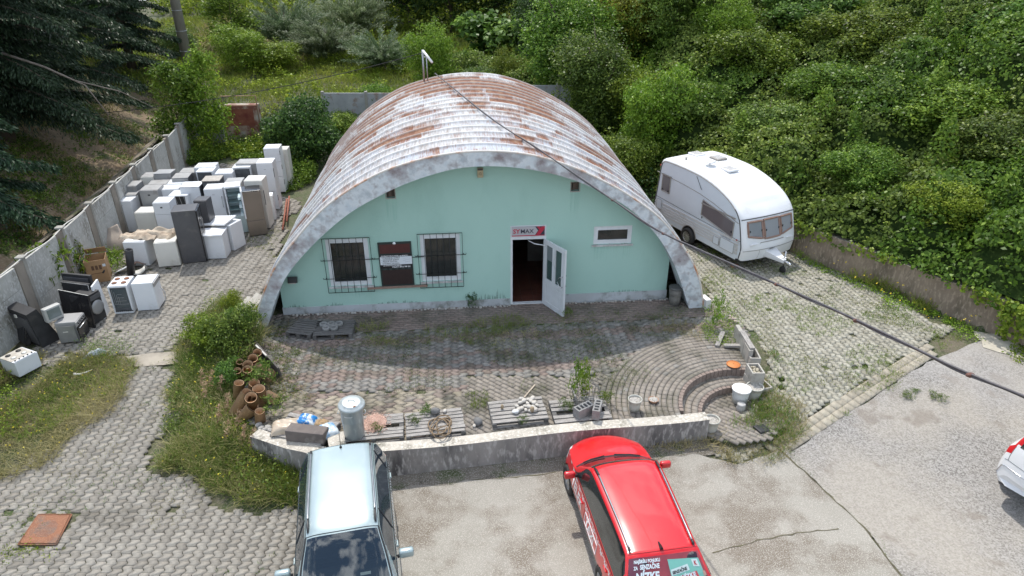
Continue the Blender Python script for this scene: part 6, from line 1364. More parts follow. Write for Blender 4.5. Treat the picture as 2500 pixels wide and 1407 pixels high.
def ring(y):
    e = min(y, CW-y); k = 0 if e >= .10 else (.10-e); q = 1-((e/.10) if e < .10 else 1); r_ = .05*(1-math.sqrt(max(0, 1-q*q)))
    bow = .14*(1-((y-CW/2)/(CW/2))**2)
    out = []
    cxm_, czm = 2.1, 1.3
    for p in SPn:
        s_ = 1-r_/1.1; fx = max(0, (p[0]-4.0)/.4); bx_ = max(0, (.25-p[0])/.25)
        out.append((cxm_+(p[0]-cxm_)*(1-r_/2.1)+bow*fx*.9-bow*bx_*.4, y, czm+(p[1]-czm)*s_+.03*(1-((y-CW/2)/(CW/2))**2)*(p[1] > 2)))
    return out
P = np.array([ring(y) for y in ys]); m = MB(); m.grid(P[:, ::-1]); m.build('shell', wcv, cvn)
m = MB(); m.add([tuple(p) for p in P[0]], [tuple(range(n))[::-1]]); m.build('side_wall', wcs, cvn)
m = MB(); m.add([tuple(p) for p in P[-1]], [tuple(range(n))]); m.build('side_wall', wcs, cvn)
m = MB(); m.bx(.05, 4.38, .02, CW-.02, .30, .36); m.build('floor_panel', blackp, cvn)
trimk = flat('awning_rail', (.05,.05,.05), .5); bz = M('window_frame_brown', (.28,.175,.135), (.24,.15,.115), 6, .5); gg = M('rail_grey', (.33,.31,.28), (.25,.23,.21), 8, .5)
m = MB(); idx = [i for i in range(n) if SPn[i][1] > .35]
m.tube([(P[0][i][0], -.006, P[0][i][2]) for i in idx if SPn[i][0] > 3.5 or SPn[i][0] < .35], .0001, 3)
m = MB(); L_ = [i for i in idx if SPn[i][0] > 3.9]; m.tube([(P[0][i][0]-.02, -.006, P[0][i][2]-.01) for i in L_], .017, 6); m.build('front_seal', trimk, cvn)
m = MB(); L_ = [i for i in idx if SPn[i][0] < .35 and SPn[i][1] < 2.45]; m.tube([(P[0][i][0]+.03, -.006, P[0][i][2]) for i in L_], .015, 6); m.build('rear_seal', trimk, cvn)
m = MB(); L_ = [i for i in idx if .2 < SPn[i][0] < 4.1 and SPn[i][1] > 1.7]; m.tube([(P[0][i][0], -.008, P[0][i][2]-.03) for i in L_], .014, 6); m.build('awning_rail', gg, cvn)
m = MB(); m.tube([(.06,-.005,1.98),(1.5,-.005,1.93),(2.3,-.005,1.87),(3.0,-.005,1.76),(3.7,-.005,1.60),(4.12,-.005,1.50)], .011, 5); m.build('side_strip', gg, cvn)
m = MB(); m.tube([(.06,-.005,1.12),(4.30,-.005,.98)], .007, 5); m.build('side_strip', trimk, cvn)
m = MB()
for k, z in enumerate((.98, .86, .77, .68, .59)): m.bx(.10, 4.25, -.014-.004*(k == 0), -.001, z-.072, z, .004)
o = m.build('skirt', M('skirt_panel', (.66,.68,.68), (.60,.61,.60), 2, .5, dirt=(.50,.49,.46), dirt_s=2), cvn)
m = MB(); m.bx(.1, 4.2, -.006, .02, .34, .52); m.build('lower_skirt', wcs, cvn)
def cwin(x0, x1, z0, z1, skew=0, name='window'):
    m = MB(); t_ = .045; q = [(x0, z0+skew), (x1, z0), (x1, z1), (x0, z1+skew)]
    def bar(a, b): m.tube([(a[0], -.012, a[1]), (b[0], -.012, b[1])], t_/2, 4)
    for a, b in zip(q, q[1:]+q[:1]): bar(a, b)
    w_ = m.build(name, gg, cvn)
    m = MB(); m.add([(p[0], -.014, p[1]) for p in q], [(0,1,2,3)]); m.build('glass', flat('caravan_pane', (.155,.14,.145), .12, 0, .6), w_)
    m = MB(); m.bx(x0-.03, x1+.03, -.04, -.005, z1-.005+skew*.5, z1+.03+skew*.5); m.build('hinge_rail', gg, w_)
    m = MB()
    for x in (x0+.06, x1-.06): m.bx(x-.012, x+.012, -.035, -.014, z0+.03+skew*.5, z0+.09+skew*.5)
    m.build('catch', blackp, w_)
cwin(.38, .80, 1.40, 1.97); cwin(2.48, 3.95, .96, 1.47, .26)
# front windows, three panes that follow the bowed front
def front_pt(y, z, off=.01):
    i = min(range(n), key=lambda k: abs(SPn[k][1]-z)+(10 if SPn[k][0] < 3.5 else 0)); a = SPn[i]; j = i+1 if (i+1 < n and (SPn[i+1][1]-z)*(a[1]-z) < 0) else i-1; b_ = SPn[j]
    t_ = 0 if abs(b_[1]-a[1]) < 1e-6 else (z-a[1])/(b_[1]-a[1]); x = a[0]+(b_[0]-a[0])*t_; fx = max(0, (x-4.0)/.4)
    return Vector((x+.14*(1-((y-CW/2)/(CW/2))**2)*fx*.9+off, y, z))
def fwin(y0, y1, z0, z1, dz0=0, dz1=0):
    m = MB(); q = []
    for a, b in (((y0, z0+dz0), (y1, z0+dz1)), ((y1, z0+dz1), (y1, z1)), ((y1, z1), (y0, z1)), ((y0, z1), (y0, z0+dz0))):
        for k in range(6): q.append((lerp(a[0], b[0], k/6), lerp(a[1], b[1], k/6)))
    m.tube([front_pt(*p, .012) for p in q], .035, 5, closed=True); w_ = m.build('window', bz, cvn)
    m = MB(); N1 = 9; PP = np.array([[front_pt(lerp(y0, y1, i/N1), lerp(z0+lerp(dz0, dz1, i/N1), z1, j/N1), .014) for j in range(N1+1)] for i in range(N1+1)]); m.grid(PP); m.build('glass', glassm('front_pane', (.30,.31,.33), .50, .05), w_)
    m = MB(); PP = np.array([[front_pt(lerp(y0, y1, i/24), lerp(z0+.05, z1, j/4), -.0)+Vector((.006+.004*math.sin(i*1.9),0,0)) for j in range(5)] for i in range(25)]); m.grid(PP); m.build('curtain', M('net_curtain', (.50,.50,.56), (.40,.40,.45), 5, .9), w_)
    m = MB()
    for y in (y0+.05, y1-.05): m.box(front_pt(y, z0+.25, .04), (.02,.02,.06))
    m.build('catch', blackp, w_)
fwin(.20, .72, 1.04, 1.55, .10, 0); fwin(.79, 1.40, 1.02, 1.56); fwin(1.47, 1.97, 1.04, 1.55, 0, .10)
m = MB(); m.tube([front_pt(y, 1.64, .012) for y in np.linspace(.0, CW, 16)], .016, 5); m.build('front_seal', trimk, cvn)
m = MB(); m.tube([front_pt(y, .70, .008) for y in np.linspace(.02, CW-.02, 16)], .010, 5); m.build('front_strip', gg, cvn)
m = MB(); m.tube([front_pt(y, .92, .008) for y in np.linspace(.62, 1.55, 9)], .012, 5); m.tube([front_pt(.6, .92, .006), front_pt(.6, .62, .006), front_pt(.58, .40, .006)], .005, 4); m.build('locker_lid', gg, cvn)
m = MB()
for y in (.35, 1.8): m.box(front_pt(y, .90, .03), (.05,.28,.035), bev=.01)
m.build('grab_handle', wcv, cvn)
m = MB(); m.box((2.05,-.012,.58),(.62,.02,.34), bev=.0); 
o = text_mesh('lettering', 'Corniche', .12, flat('script_grey', (.30,.31,.34), .5), cvn, (3.45,-.012,.86), (math.pi/2,0,0), ex=.001, shear=.25)
o = text_mesh('lettering', 'SWIFT', .085, flat('script_dark', (.08,.08,.09), .5), cvn, (4.62,.90,.655), (math.pi/2,0,math.pi/2), ex=.002, shear=.3, bold=.001)
# wheel, arch, hatches, lamps
for y in (.12, CW-.12):
    w_ = wheel(cvn, 0, 0, .29, .17, spokes=10); w_.location = (2.02, y, .29); w_.rotation_euler = (0, 0, -math.pi/2 if y < 1 else math.pi/2)
m = MB(); pts = [(2.02+.36*math.cos(a), -.02, .30+.36*math.sin(a)) for a in np.linspace(0, math.pi, 16)]; m.tube(pts, .016, 6); m.build('arch_trim', gg, cvn)
m = MB(); m.add([(2.02+.35*math.cos(a), -.0165, .30+.35*math.sin(a)) for a in np.linspace(-.05, math.pi+.05, 22)], [tuple(range(22))]); m.build('wheel_arch', flat('arch_black', (.012,.012,.012), .9), cvn)
for k, w_ in enumerate([c for c in cvn.children if c.name.startswith('wheel') and not c.name.startswith('wheel_arch')]): w_.location.y = -.035 if w_.location.y < 1 else w_.location.y
for (x0, x1, z0, z1) in ((.22,.48,.72,1.06),(3.18,3.44,.52,.76),(3.50,4.10,.50,.84)):
    m = MB(); m.bx(x0, x1, -.034, -.015, z0, z1, .008); h = m.build('hatch', wcs, cvn); m = MB()
    for a, b in (((x0,z0),(x1,z0)),((x1,z0),(x1,z1)),((x1,z1),(x0,z1)),((x0,z1),(x0,z0))): m.tube([(a[0],-.034,a[1]),(b[0],-.034,b[1])], .007, 4)
    m.build('hatch_frame', gg, h)
for p in ((.20,-.012,2.24),(4.16,-.012,.98)): m = MB(); m.box(p, (.05,.02,.035)); m.build('marker_lamp', flat('lamp_red', (.4,.02,.015), .2), cvn)
m = MB(); m.tube([(4.4,.5,.62),(4.46,.5,.62)], .03, 8); m.build('marker_lamp', wcv, cvn)
# roof fittings
for (x, y, c_) in ((.62,1.15,wcv),(1.35,1.45,gg),(2.35,1.05,wcv)):
    z = float(np.interp(x, [p[0] for p in side_prof[4:11]], [p[1] for p in side_prof[4:11]]))+.03; m = MB(); m.box((x, y, z+.03), (.44,.42,.07), bev=.025); h = m.build('roof_vent', c_, cvn)
    m = MB()
    for k in range(4): m.box((x-.14+.09*k, y, z+.068), (.025,.32,.012))
    m.build('vent_ribs', gg if c_ is wcv else wcv, h)
m = MB(); z = 2.53; m.lathe([(.06,0),(.03,.02),(.025,.13)], (1.78,.72,z), 14); m.lathe([(.02,.13),(.17,.145),(.18,.165),(.10,.185),(0,.19)], (1.78,.72,z), 20, cap0=False, cap1=False); m.tube([(1.78,.72,z+.18),(1.78,.72,z+.27)], .01, 5); m.build('aerial_dome', wcv, cvn)
m = MB(); m.lathe([(.05,0),(.03,.02),(.03,.08),(.05,.10)], (.92,.45,2.53), 12); m.build('flue', gg, cvn)
m = MB(); m.tube([(2.05,-.012,2.38),(2.35,-.016,2.02)], .008, 5); m.build('awning_cord', trimk, cvn)
# drawbar with cover, jockey wheel
m = MB(); m.add([(4.35,.78,.42),(4.35,1.37,.42),(5.15,1.12,.40),(5.15,1.03,.40),(4.35,.78,.66),(4.35,1.37,.66),(5.15,1.14,.50),(5.15,1.01,.50)], [(4,7,6,5),(0,3,7,4),(1,5,6,2),(3,2,6,7),(0,1,2,3)]); db = m.build('drawbar', wcv, cvn)
m = MB(); m.tube([(5.1,1.075,.44),(5.32,1.075,.46)], .04, 8); m.lathe([(.055,0),(.06,.05),(.03,.09)], (5.36,1.075,.40), 12); m.tube([(5.0,1.075,.5),(5.22,1.075,.60)], .015, 6); m.build('coupling', steel, db)
m = MB(); m.tube([(5.05,1.18,.12),(5.05,1.18,.72)], .024, 8); m.build('jockey_post', steel, db); m = MB(); m.lathe([(.03,-.03),(.10,-.03),(.11,0),(.10,.03),(.03,.03)], (5.05,1.18,.11), 18, axis='Y'); m.build('jockey_wheel', tyre, db)
for o in (cvn,): o.location.z = float(gz(CB2.x, CB2.y))*.3
# ------------------------------------------------------------------ things on and around the terrace
grey_wood = M('weathered_wood', (.34,.32,.30), (.22,.205,.19), 5, .9, .4, stretch=(1,6,6), dirt=(.12,.11,.10), dirt_s=3, dirt_t=(.52,.68), fine=(.42,.40,.37), fine_s=30)
dk_wood = M('dark_weathered_wood', (.15,.145,.14), (.09,.085,.08), 5, .9, .4, stretch=(1,6,6))
def pallet(FL, FR, label, d=.8, ns=7, h=.14, mat=grey_wood, z0=0.0, tilt=(0,0), broken=0):
    a, b = G(*FL, h+z0), G(*FR, h+z0); w = min((b-a).length, 1.3); an = math.atan2(b.y-a.y, b.x-a.x); c_ = (a+b)/2+Vector((-math.sin(an), math.cos(an), 0))*(d/2)
    t = empty('pallet', (c_.x, c_.y, z0+.003), an, label=label, cat='pallet'); t.rotation_euler = (R(tilt[0]), R(tilt[1]), an)
    pit = d/ns
    for k in range(ns):
        if broken and k == broken: continue
        m = MB(); wb = pit*random.uniform(.70, .86); m.box((random.uniform(-.015,.015), -d/2+pit*(k+.5), h-.011), (w*random.uniform(.97,1.0), wb, .021), rz=R(random.uniform(-.8,.8)), bev=.003); m.build('slat', mat, t)
    m = MB()
    for x in (-w/2+.05, 0, w/2-.05): m.bx(x-.045, x+.045, -d/2, d/2, .022, h-.023)
    m.build('bearers', dk_wood, t)
    m = MB()
    for y in (-d/2+.05, 0, d/2-.05): m.bx(-w/2, w/2, y-.05, y+.05, 0, .02)
    m.build('base_boards', mat, t)
    return t
random.seed(31)
pallet((657,1062),(782,1090), 'tilted grey pallet under the sand bag and blue sacks, left end of the front wall', ns=5)
pallet((836,1080),(986,1066), 'grey pallet carrying the metal dustbin and pink gravel', broken=3)
pallet((991,1068),(1137,1052), 'grey pallet with the coiled rope at its front edge, behind the wall')
pallet((1202,1036),(1340,1021), 'grey pallet with the heap of round white stones', ns=6)
pallet((1356,1034),(1497,1021), 'rotting grey pallet under the hollow blocks, right of the stone heap', broken=2, ns=6)
pallet((696,812),(757,819), 'dark pallet against the left end of the green wall', mat=dk_wood, d=.75)
pallet((762,820),(860,816), 'dark pallet with grass blocks in front of the left barred window', mat=dk_wood, d=.75)
# grass paver rosettes on it
c_ = G(808, 800, .14); t = empty('grass_block', (c_.x, c_.y, .144), HANG, label='grey concrete block with round openings lying on the dark pallet', cat='block')
m = MB()
for x, y in ((-.2,.1),(0,.1),(.2,.1),(-.1,-.1),(.1,-.1)):
    m.lathe([(.06,0),(.105,0),(.105,.08),(.06,.08),(.06,0)], (x,y,0), 10, cap0=False, cap1=False)
m.build('block', M('block_grey', (.27,.27,.265), (.21,.21,.20), 6, .9), t)
# dustbin
galv = M('galvanised_bin', (.40,.44,.45), (.30,.335,.345), 3, .38, metal=.45, stretch=(1,1,.3), dirt=(.50,.55,.53), dirt_s=5, dirt_t=(.58,.7))
bc = G(866, 1062, .16); t = empty('dustbin', (bc.x, bc.y, .143), 0, label='tall galvanised dustbin with a lid, standing on a pallet behind the silver car', cat='dustbin')
m = MB(); m.lathe([(.19,0),(.195,.02),(.20,.04),(.215,.42),(.222,.44),(.218,.46),(.235,.80),(.245,.82)], (0,0,0), 32); m.build('body', galv, t)
m = MB(); m.lathe([(.265,.80),(.268,.83),(.25,.86),(.20,.865),(.195,.885),(.17,.895),(0,.905)], (0,0,0), 32, cap0=True, cap1=False); ld = m.build('lid', M('bin_lid', (.52,.56,.56), (.42,.46,.46), 4, .4, metal=.35, dirt=(.33,.34,.32), dirt_s=6), t)
ld.rotation_euler = (R(3), R(2), 0)
m = MB(); m.tube([(-.07,0,.895),(-.05,0,.93),(.05,0,.93),(.07,0,.895)], .008, 6); m.build('lid_handle', galv, ld); m = MB(); m.box((.09,-.14,.89),(.05,.035,.02),rz=.5); m.build('rust_piece', rust, ld)
for sd in (-1, 1):
    m = MB(); m.tube([(sd*.235,-.06,.62),(sd*.275,-.05,.60),(sd*.275,.05,.60),(sd*.235,.06,.62)], .008, 6); m.build('handle', galv, t)
m = MB(); m.tube([(-.09,-.235,.66),(-.06,-.255,.655),(.04,-.262,.655),(.07,-.245,.66)], .009, 6); m.build('latch', M('latch', (.55,.56,.55), None, 4, .4), t)
# pink gravel heap
rs = np.random.RandomState(5); c_ = G(915, 1032, .15); m = MB()
m.ico((0,0,.0), .22, .05, 2, sq=(1.15,1.35,.26))
for k in range(1300):
    a, r_ = rs.uniform(0, 6.28), abs(rs.normal(0, .14)); r_ = min(r_, .33); z = .012+.062*math.exp(-(r_/.19)**2); s_ = rs.uniform(.008,.014)
    m.box((r_*math.cos(a)*1.05, r_*math.sin(a)*1.25, z), (s_*1.6, s_, s_), rz=rs.uniform(0,3), rx=rs.uniform(0,3))
o = m.build('gravel_heap', M('pink_gravel', (.50,.28,.20), (.38,.25,.20), 40, .9, c3=(.55,.38,.31)), label='small heap of pinkish gravel spilled on the pallet right of the dustbin', cat='gravel', kind='stuff'); o.location = (c_.x, c_.y, .143)
# rope
c_ = G(1076, 1040, .17); pts = []
for k in range(150):
    a = k*.21; r_ = .17+.05*math.sin(k*.37)+.03*math.sin(k*.11); pts.append((r_*math.cos(a)*1.1+.05*math.sin(k*.045), r_*math.sin(a)*1.35+.07*math.cos(k*.06)-(.08 if k < 30 else 0), .012+.00035*k+.012*math.sin(k*.5)))
m = MB(); m.tube(pts, .013, 6); o = m.build('rope_coil', M('rope', (.26,.19,.12), (.19,.135,.085), 20, .95, .3), label='loose coil of brown rope lying on the pallet and the wall top', cat='rope'); o.location = (c_.x, c_.y, .145)
stone_m = M('pale_stone', (.52,.49,.44), (.40,.37,.33), 9, .8, .3); dstone = M('dark_stone', (.12,.12,.12), (.19,.185,.18), 7, .8, .3); brst = M('brown_stone', (.33,.25,.16), (.26,.20,.13), 7, .8, .3)
def stone(px, py, r, mat, label, z=.15, group=None, seed=0, sq=(1.2,.9,.7)):
    random.seed(seed); m = MB(); m.ico((0,0,0), r, .12, 2, sq=sq); m.sm = [True]*len(m.f); o = m.build('stone', mat, label=label, cat='stone', group=group); p = G(px, py, z+r*.5); o.location = (p.x, p.y, z+r*sq[2]*.85); o.rotation_euler = (0,0,random.uniform(0,3)); return o
random.seed(77); hp = []
for k, (x, y) in enumerate(((1262,992),(1270,984),(1279,979),(1288,985),(1296,980),(1304,984),(1311,990),(1302,994),(1292,994),(1282,992),(1274,997),(1266,1001),(1284,1001),(1296,1003),(1306,1001),(1290,976),(1273,974),(1300,973))):
    stone(x, y, .045+.01*(k % 3), stone_m, 'round whitish stone in the heap on the fourth pallet', group='round stones heaped on a pallet', seed=k)
stone(1259, 1006, .065, M('white_stone', (.68,.68,.68), None, 6, .7), 'whitest stone, at the front edge of the stone heap', seed=51)
stone(1299, 1003, .07, brst, 'brown upright stone at the right of the white stone heap', seed=52, sq=(.7,.7,1.1)); stone(1226, 996, .06, brst, 'single brown stone on the left half of the stone pallet', seed=53, sq=(.6,.6,1.1))
stone(1062, 1006, .10, dstone, 'dark square-edged stone on the rope pallet', seed=54, sq=(1.2,.8,.8)); stone(1086, 1004, .05, stone_m, 'small pale stone beside the dark one on the rope pallet', seed=55)
stone(1167, 1030, .11, dstone, 'dark grey stone on the bare ground between the pallets', seed=56, z=0.0); stone(1158, 1040, .045, stone_m, 'little pale stone in front of the dark one between pallets', seed=57, z=0)
for k, (x, y) in enumerate(((638,1046),(648,1050),(655,1044),(632,1038),(660,1052))): stone(x, y, .07, M('rubble', (.36,.34,.31), (.26,.25,.23), 6, .9), 'grey rubble stone left of the tilted pallet', group='rubble stones', z=0, seed=60+k)
m = MB(); m.box((0,0,0),(.03,.55,.02),bev=.002); o = m.build('wooden_stick', M('pale_wood', (.50,.42,.33), None, 5, .8), label='thin pale stick on the paving behind the stone pallet', cat='stick'); o.location = G(1293, 955, .02); o.rotation_euler = (0,0,R(-28))
# hollow blocks and basket
blockm = M('hollow_block', (.27,.265,.255), (.20,.195,.19), 8, .95, .4)
def hollow(name, c, dims, rz, label, mat=blockm, cells=2, tilt=(0,0), group=None):
    t = MB(); w, d, h = dims; th = .035
    t.bx(-w/2, w/2, -d/2, -d/2+th, 0, h); t.bx(-w/2, w/2, d/2-th, d/2, 0, h)
    for k in range(cells+1): x = lerp(-w/2, w/2-th, k/cells); t.bx(x, x+th, -d/2+th, d/2-th, 0, h)
    t.bx(-w/2+th, w/2-th, -d/2+th, d/2-th, 0.005, .03)
    o = t.build(name, mat, label=label, cat='block', group=group); o.location = c; o.rotation_euler = (R(tilt[0]), R(tilt[1]), rz); return o
p = G(1424, 1012, .14); hollow('hollow_block', (p.x, p.y, .145), (.42,.19,.22), R(35), 'hollow concrete block turned aslant on the rotting pallet', cells=4)
p = G(1457, 1012, .14); hollow('hollow_block', (p.x, p.y, .145), (.42,.16,.24), R(75), 'hollow concrete block standing end-on at the right of the aslant one', cells=4)
t = empty('wire_basket', G(1436, 985, .05), R(8), label='wire basket with leaning boards overgrown by weeds, behind the hollow blocks', cat='basket'); t.location.z = .02
m = MB()
for z in (.05,.2,.35): m.tube([(-.26,-.18,z),(.26,-.18,z),(.26,.18,z),(-.26,.18,z)], .008, 5, closed=True)
for k in range(9): x = -.26+.065*k; m.tube([(x,-.18,.02),(x,-.18,.36)], .005, 4); m.tube([(x,.18,.02),(x,.18,.36)], .005, 4)
m.build('wires', M('basket_wire', (.20,.20,.19), None, 8, .7), t); m = MB(); m.box((-.30,0,.2),(.03,.4,.42),ry=R(-14),bev=.004); m.build('side_board', grey_wood, t)
# planters, pots, buckets
potm = M('pot_plastic', (.50,.49,.44), (.42,.41,.36), 5, .7, dirt=(.33,.31,.25), dirt_s=5); soilp = M('potting_mix', (.30,.28,.25), (.16,.14,.11), 25, .95, c3=(.42,.40,.37))
def pot(px, py, r, h, label, mat=potm, z=0.0, name='flower_pot', cat='pot', ribs=12):
    p = G(px, py, z+.0); t = empty(name, (p.x, p.y, z), 0, label=label, cat=cat)
    n = 36; prof = [(.74,0),(.80,.3),(.88,.6),(.97,.92),(1.04,.93),(1.04,1.0),(.94,1.0),(.92,.88)]
    m = MB(); m.lathe([(a*r, b*h) for a, b in prof], (0,0,0), n, cap0=True, cap1=False)
    if ribs:
        for i in range(n):
            if i % 3 == 0:
                for q in range(1, 4): x, y, zz = m.v[i*8+q]; m.v[i*8+q] = (x*.96, y*.96, zz)
    m.build('shell', mat, t); m = MB(); m.lathe([(.01,.02*1),(r*.9,0)], (0,0,h*.87), 20, cap0=False, cap1=False); m.build('fill', soilp, t)
    random.seed(int(px)); m = MB()
    for k in range(26): a, q = random.uniform(0, 6.28), r*.8*math.sqrt(random.random()); m.ico((q*math.cos(a), q*math.sin(a), h*.88), random.uniform(.012,.028), .25, 1)
    m.build('pebbles', stone_m, t); return t
pot(1548, 1001, .15, .30, 'tall ribbed cream flower pot filled with pebbles, alone on the arc paving')
t = pot(1595, 981, .11, .07, 'shallow terracotta bowl with white stones near the cream pot', mat=M('terracotta', (.42,.24,.15), (.35,.20,.13), 6, .85), name='bowl', cat='bowl', ribs=0)
t = pot(1733, 1055, .17, .36, 'grey ribbed pot of pebbles at the right end of the front wall', z=-.42)
t = pot(1838, 972, .19, .34, 'round cream pot full of shells, right of the white lidded bucket', z=-.345)
o = pot(1790, 893, .16, .045, 'flat rusty orange saucer on the top step', mat=M('orange_saucer', (.50,.17,.035), (.42,.13,.03), 6, .7), name='saucer', cat='saucer', ribs=0)
for ch in list(o.children):
    if ch.name.startswith('pebbles'): bpy.data.objects.remove(ch)
    elif ch.name.startswith('fill'): ch.data.materials[0] = M('rusty_water', (.55,.19,.04), (.46,.15,.035), 10, .6)
p = G(1805, 980, -.345); t = empty('bucket', (p.x, p.y, -.345), 0, label='big white bucket with a lid on the lower step floor', cat='bucket')
wb_ = M('bucket_white', (.66,.67,.66), (.58,.59,.58), 4, .45, dirt=(.42,.40,.35), dirt_s=6, dirt_t=(.58,.7))
m = MB(); m.lathe([(.17,0),(.185,.20),(.20,.33),(.205,.34)], (0,0,0), 30); m.build('body', wb_, t); m = MB(); m.lathe([(.215,.335),(.217,.365),(.19,.372),(.18,.362),(0,.362)], (0,0,0), 30, cap0=True, cap1=False); m.build('lid', M('lid_white', (.74,.74,.72), (.55,.50,.42), 5, .5, contrast=(.55,.7)), t)
m = MB(); m.tube([(-.2,0,.28),(-.18,-.14,.16),(0,-.22,.13),(.18,-.14,.16),(.2,0,.28)], .005, 5); m.build('handle', gs, t)
p = G(1808, 1000, -.345); m = MB(); m.lathe([(.11,0),(.10,.06),(.095,.13),(.10,.15),(.085,.165),(0,.17)], (0,0,0), 30, cap0=True, cap1=False)
for i in range(30):
    if i % 2: 
        for q in range(4): x, y, z = m.v[i*6+q]; m.v[i*6+q] = (x*.88, y*.88, z)
o = m.build('upturned_planter', M('planter_grey', (.47,.46,.44), (.36,.35,.33), 7, .8), label='small grey fluted planter turned upside down in front of the white bucket', cat='planter'); o.location = (p.x, p.y, -.345)
# block wall at the right edge of the terrace
pal = M('form_block', (.40,.38,.34), (.31,.295,.265), 5, .92, .35, dirt=(.20,.19,.17), dirt_s=4)
p1, p2 = G(1806, 796, .45), G(1830, 842, .45); v = p2-p1; an = math.atan2(v.y, v.x)
t = empty('kerb_slab', ((p1+p2)/2).to_tuple()[:2]+(0,), an, label='row of upright concrete slabs with a plank on top, right edge of the terrace', cat='kerb')
for k in range(3): m = MB(); m.box((-.42+.42*k+random.uniform(-.01,.01),0,.16),(.40,.10,.46),rz=R(random.uniform(-2,2)),bev=.006); m.build('slab', pal, t)
m = MB(); m.box((.18,.02,.42),(.80,.13,.05),rz=R(3),bev=.005); m.build('plank', grey_wood, t)
p = G(1838, 868, .2); hollow('form_block', (p.x, p.y, -.16), (.45,.26,.42), an, 'hollow concrete form block between the slabs and the higher block', mat=pal, cells=1)
p = G(1846, 905, .2); hollow('form_block', (p.x-.02, p.y, -.30), (.42,.30,.30), an+R(8), 'lower hollow concrete block supporting the stone filled one', mat=pal, cells=1)
t = hollow('form_block', (p.x-.02, p.y, .005), (.42,.30,.26), an+R(4), 'topmost hollow block filled with pale stones, right of the orange saucer', mat=pal, cells=1)
m = MB(); random.seed(5)
for k in range(34): m.ico((random.uniform(-.14,.14), random.uniform(-.08,.08), .20+random.uniform(-.01,.02)), random.uniform(.018,.032), .3, 1)
m.build('stone_fill', M('fill_stones', (.55,.49,.36), (.40,.36,.28), 20, .9), t)
p = G(1856, 935, -.1); hollow('form_block', (p.x+.05, p.y-.05, -.40), (.36,.28,.30), an+R(20), 'lowest hollow concrete block by the cream pot', mat=pal, cells=1)
for (x, y, l, an_, lab) in ((1757,834,.62,R(62),'short weathered plank in the weeds at the right of the terrace'),(1786,850,.4,R(-15),'broken grey lath beside the slab row')):
    m = MB(); m.box((0,0,.07),(l,.11,.06),ry=R(-8),bev=.004); o = m.build('plank', grey_wood, label=lab, cat='plank'); o.location = G(x, y, 0); o.rotation_euler = (0,0,an_)
for k, (x, y) in enumerate(((1786,774),(1792,779),(1796,786),(1783,780))): stone(x, y, .06, M('pinkish_stone', (.52,.42,.38), (.36,.3,.27), 6, .9), 'pinkish rubble stone at the far end of the slab row', group='pinkish rubble', z=.0, seed=80+k)
# bin in the right gap, white block at the arch foot
p = G(1646, 742, 0); t = empty('litter_bin', (p.x, p.y, 0), 0, label='small dark ribbed concrete litter bin inside the right leg of the arch', cat='litter bin')
m = MB(); m.lathe([(.15,0),(.165,.25),(.155,.27),(.175,.30),(.185,.50)], (0,0,0), 40)
for i in range(40):
    if i % 4 < 2:
        for q in range(5): x, y, z = m.v[i*5+q]; m.v[i*5+q] = (x*.93, y*.93, z)
m.build('body', M('bin_concrete', (.20,.19,.17), (.13,.12,.11), 6, .9), t); m = MB(); m.lathe([(.19,.50),(.20,.53),(.17,.55),(.05,.54),(0,.54)], (0,0,0), 28, cap0=True, cap1=False); m.build('lid', M('bin_top', (.13,.13,.125), (.09,.09,.085), 6, .7), t)
p = G(1722, 752, 0); m = MB(); m.box((0,0,.15),(.16,.34,.30),bev=.01); o = m.build('concrete_block', M('white_block', (.64,.64,.62), (.56,.56,.54), 4, .8), label='white painted block at the outer foot of the right arch leg', cat='block'); o.location = (p.x, p.y+.1, -.02); o.rotation_euler = (0,0,HANG+R(12))
p = G(1857, 1056, None); m = MB(); m.box((0,0,.06),(.30,.26,.12),bev=.02); o = m.build('black_mesh_tray', blm, label='black plastic tray in the grass right of the lower steps', cat='tray'); o.location = p; o.rotation_euler = (0,R(8),R(25))
p = G(1876, 1027, None); m = MB(); m.box((0,0,.02),(.22,.10,.03),bev=.004); o = m.build('plaster_piece', wh2, label='flat white plaster piece in the grass above the black tray', cat='debris'); o.location = p
m = MB(); m.box((0,0,.045),(.22,.11,.07),bev=.006); o = m.build('red_brick', M('brick_red', (.34,.16,.09), (.27,.12,.07), 6, .9), label='red brick lying under the edge of the caravan', cat='brick'); o.location = G(1793, 652, 0); o.rotation_euler = (0,0,R(10))
# sacks on the tilted pallet
def sack(c, w, d, h, mat, seed, name, label, cat, rz=0, tilt=(0,0), print_=None):
    n = 22; U, V = np.meshgrid(np.linspace(-1, 1, n), np.linspace(-1, 1, n), indexing='ij'); prof = (1-np.abs(U)**3)*(1-np.abs(V)**3)
    Z = h*np.clip(prof, 0, 1)**.45+.018*pnoise(U*2, V*2, 4, seed)*prof; m = MB(); m.grid(np.stack([U*w/2*(1+.05*pnoise(V, U, 3, seed)), V*d/2*(1+.05*pnoise(U, V, 3, seed+1)), Z], -1))
    t = empty(name, c, rz, label=label, cat=cat); t.rotation_euler = (R(tilt[0]), R(tilt[1]), rz); m.build('sack', mat, t); return t
p = G(700, 1045, .15); sack((p.x, p.y, .145), .62, .42, .16, M('sand_bag', (.42,.34,.25), (.50,.42,.33), 5, .35, dirt=(.30,.22,.15), dirt_s=4), 3, 'sand_bag', 'translucent bag of sand lying on the tilted pallet', 'sand bag', R(12))
blue = M('blue_print_bag', (.02,.20,.52), (.62,.66,.68), 5.5, .35, contrast=(.48,.53)); blue2 = M('pale_blue_bag', (.16,.33,.52), (.60,.66,.70), 7, .35, contrast=(.40,.55))
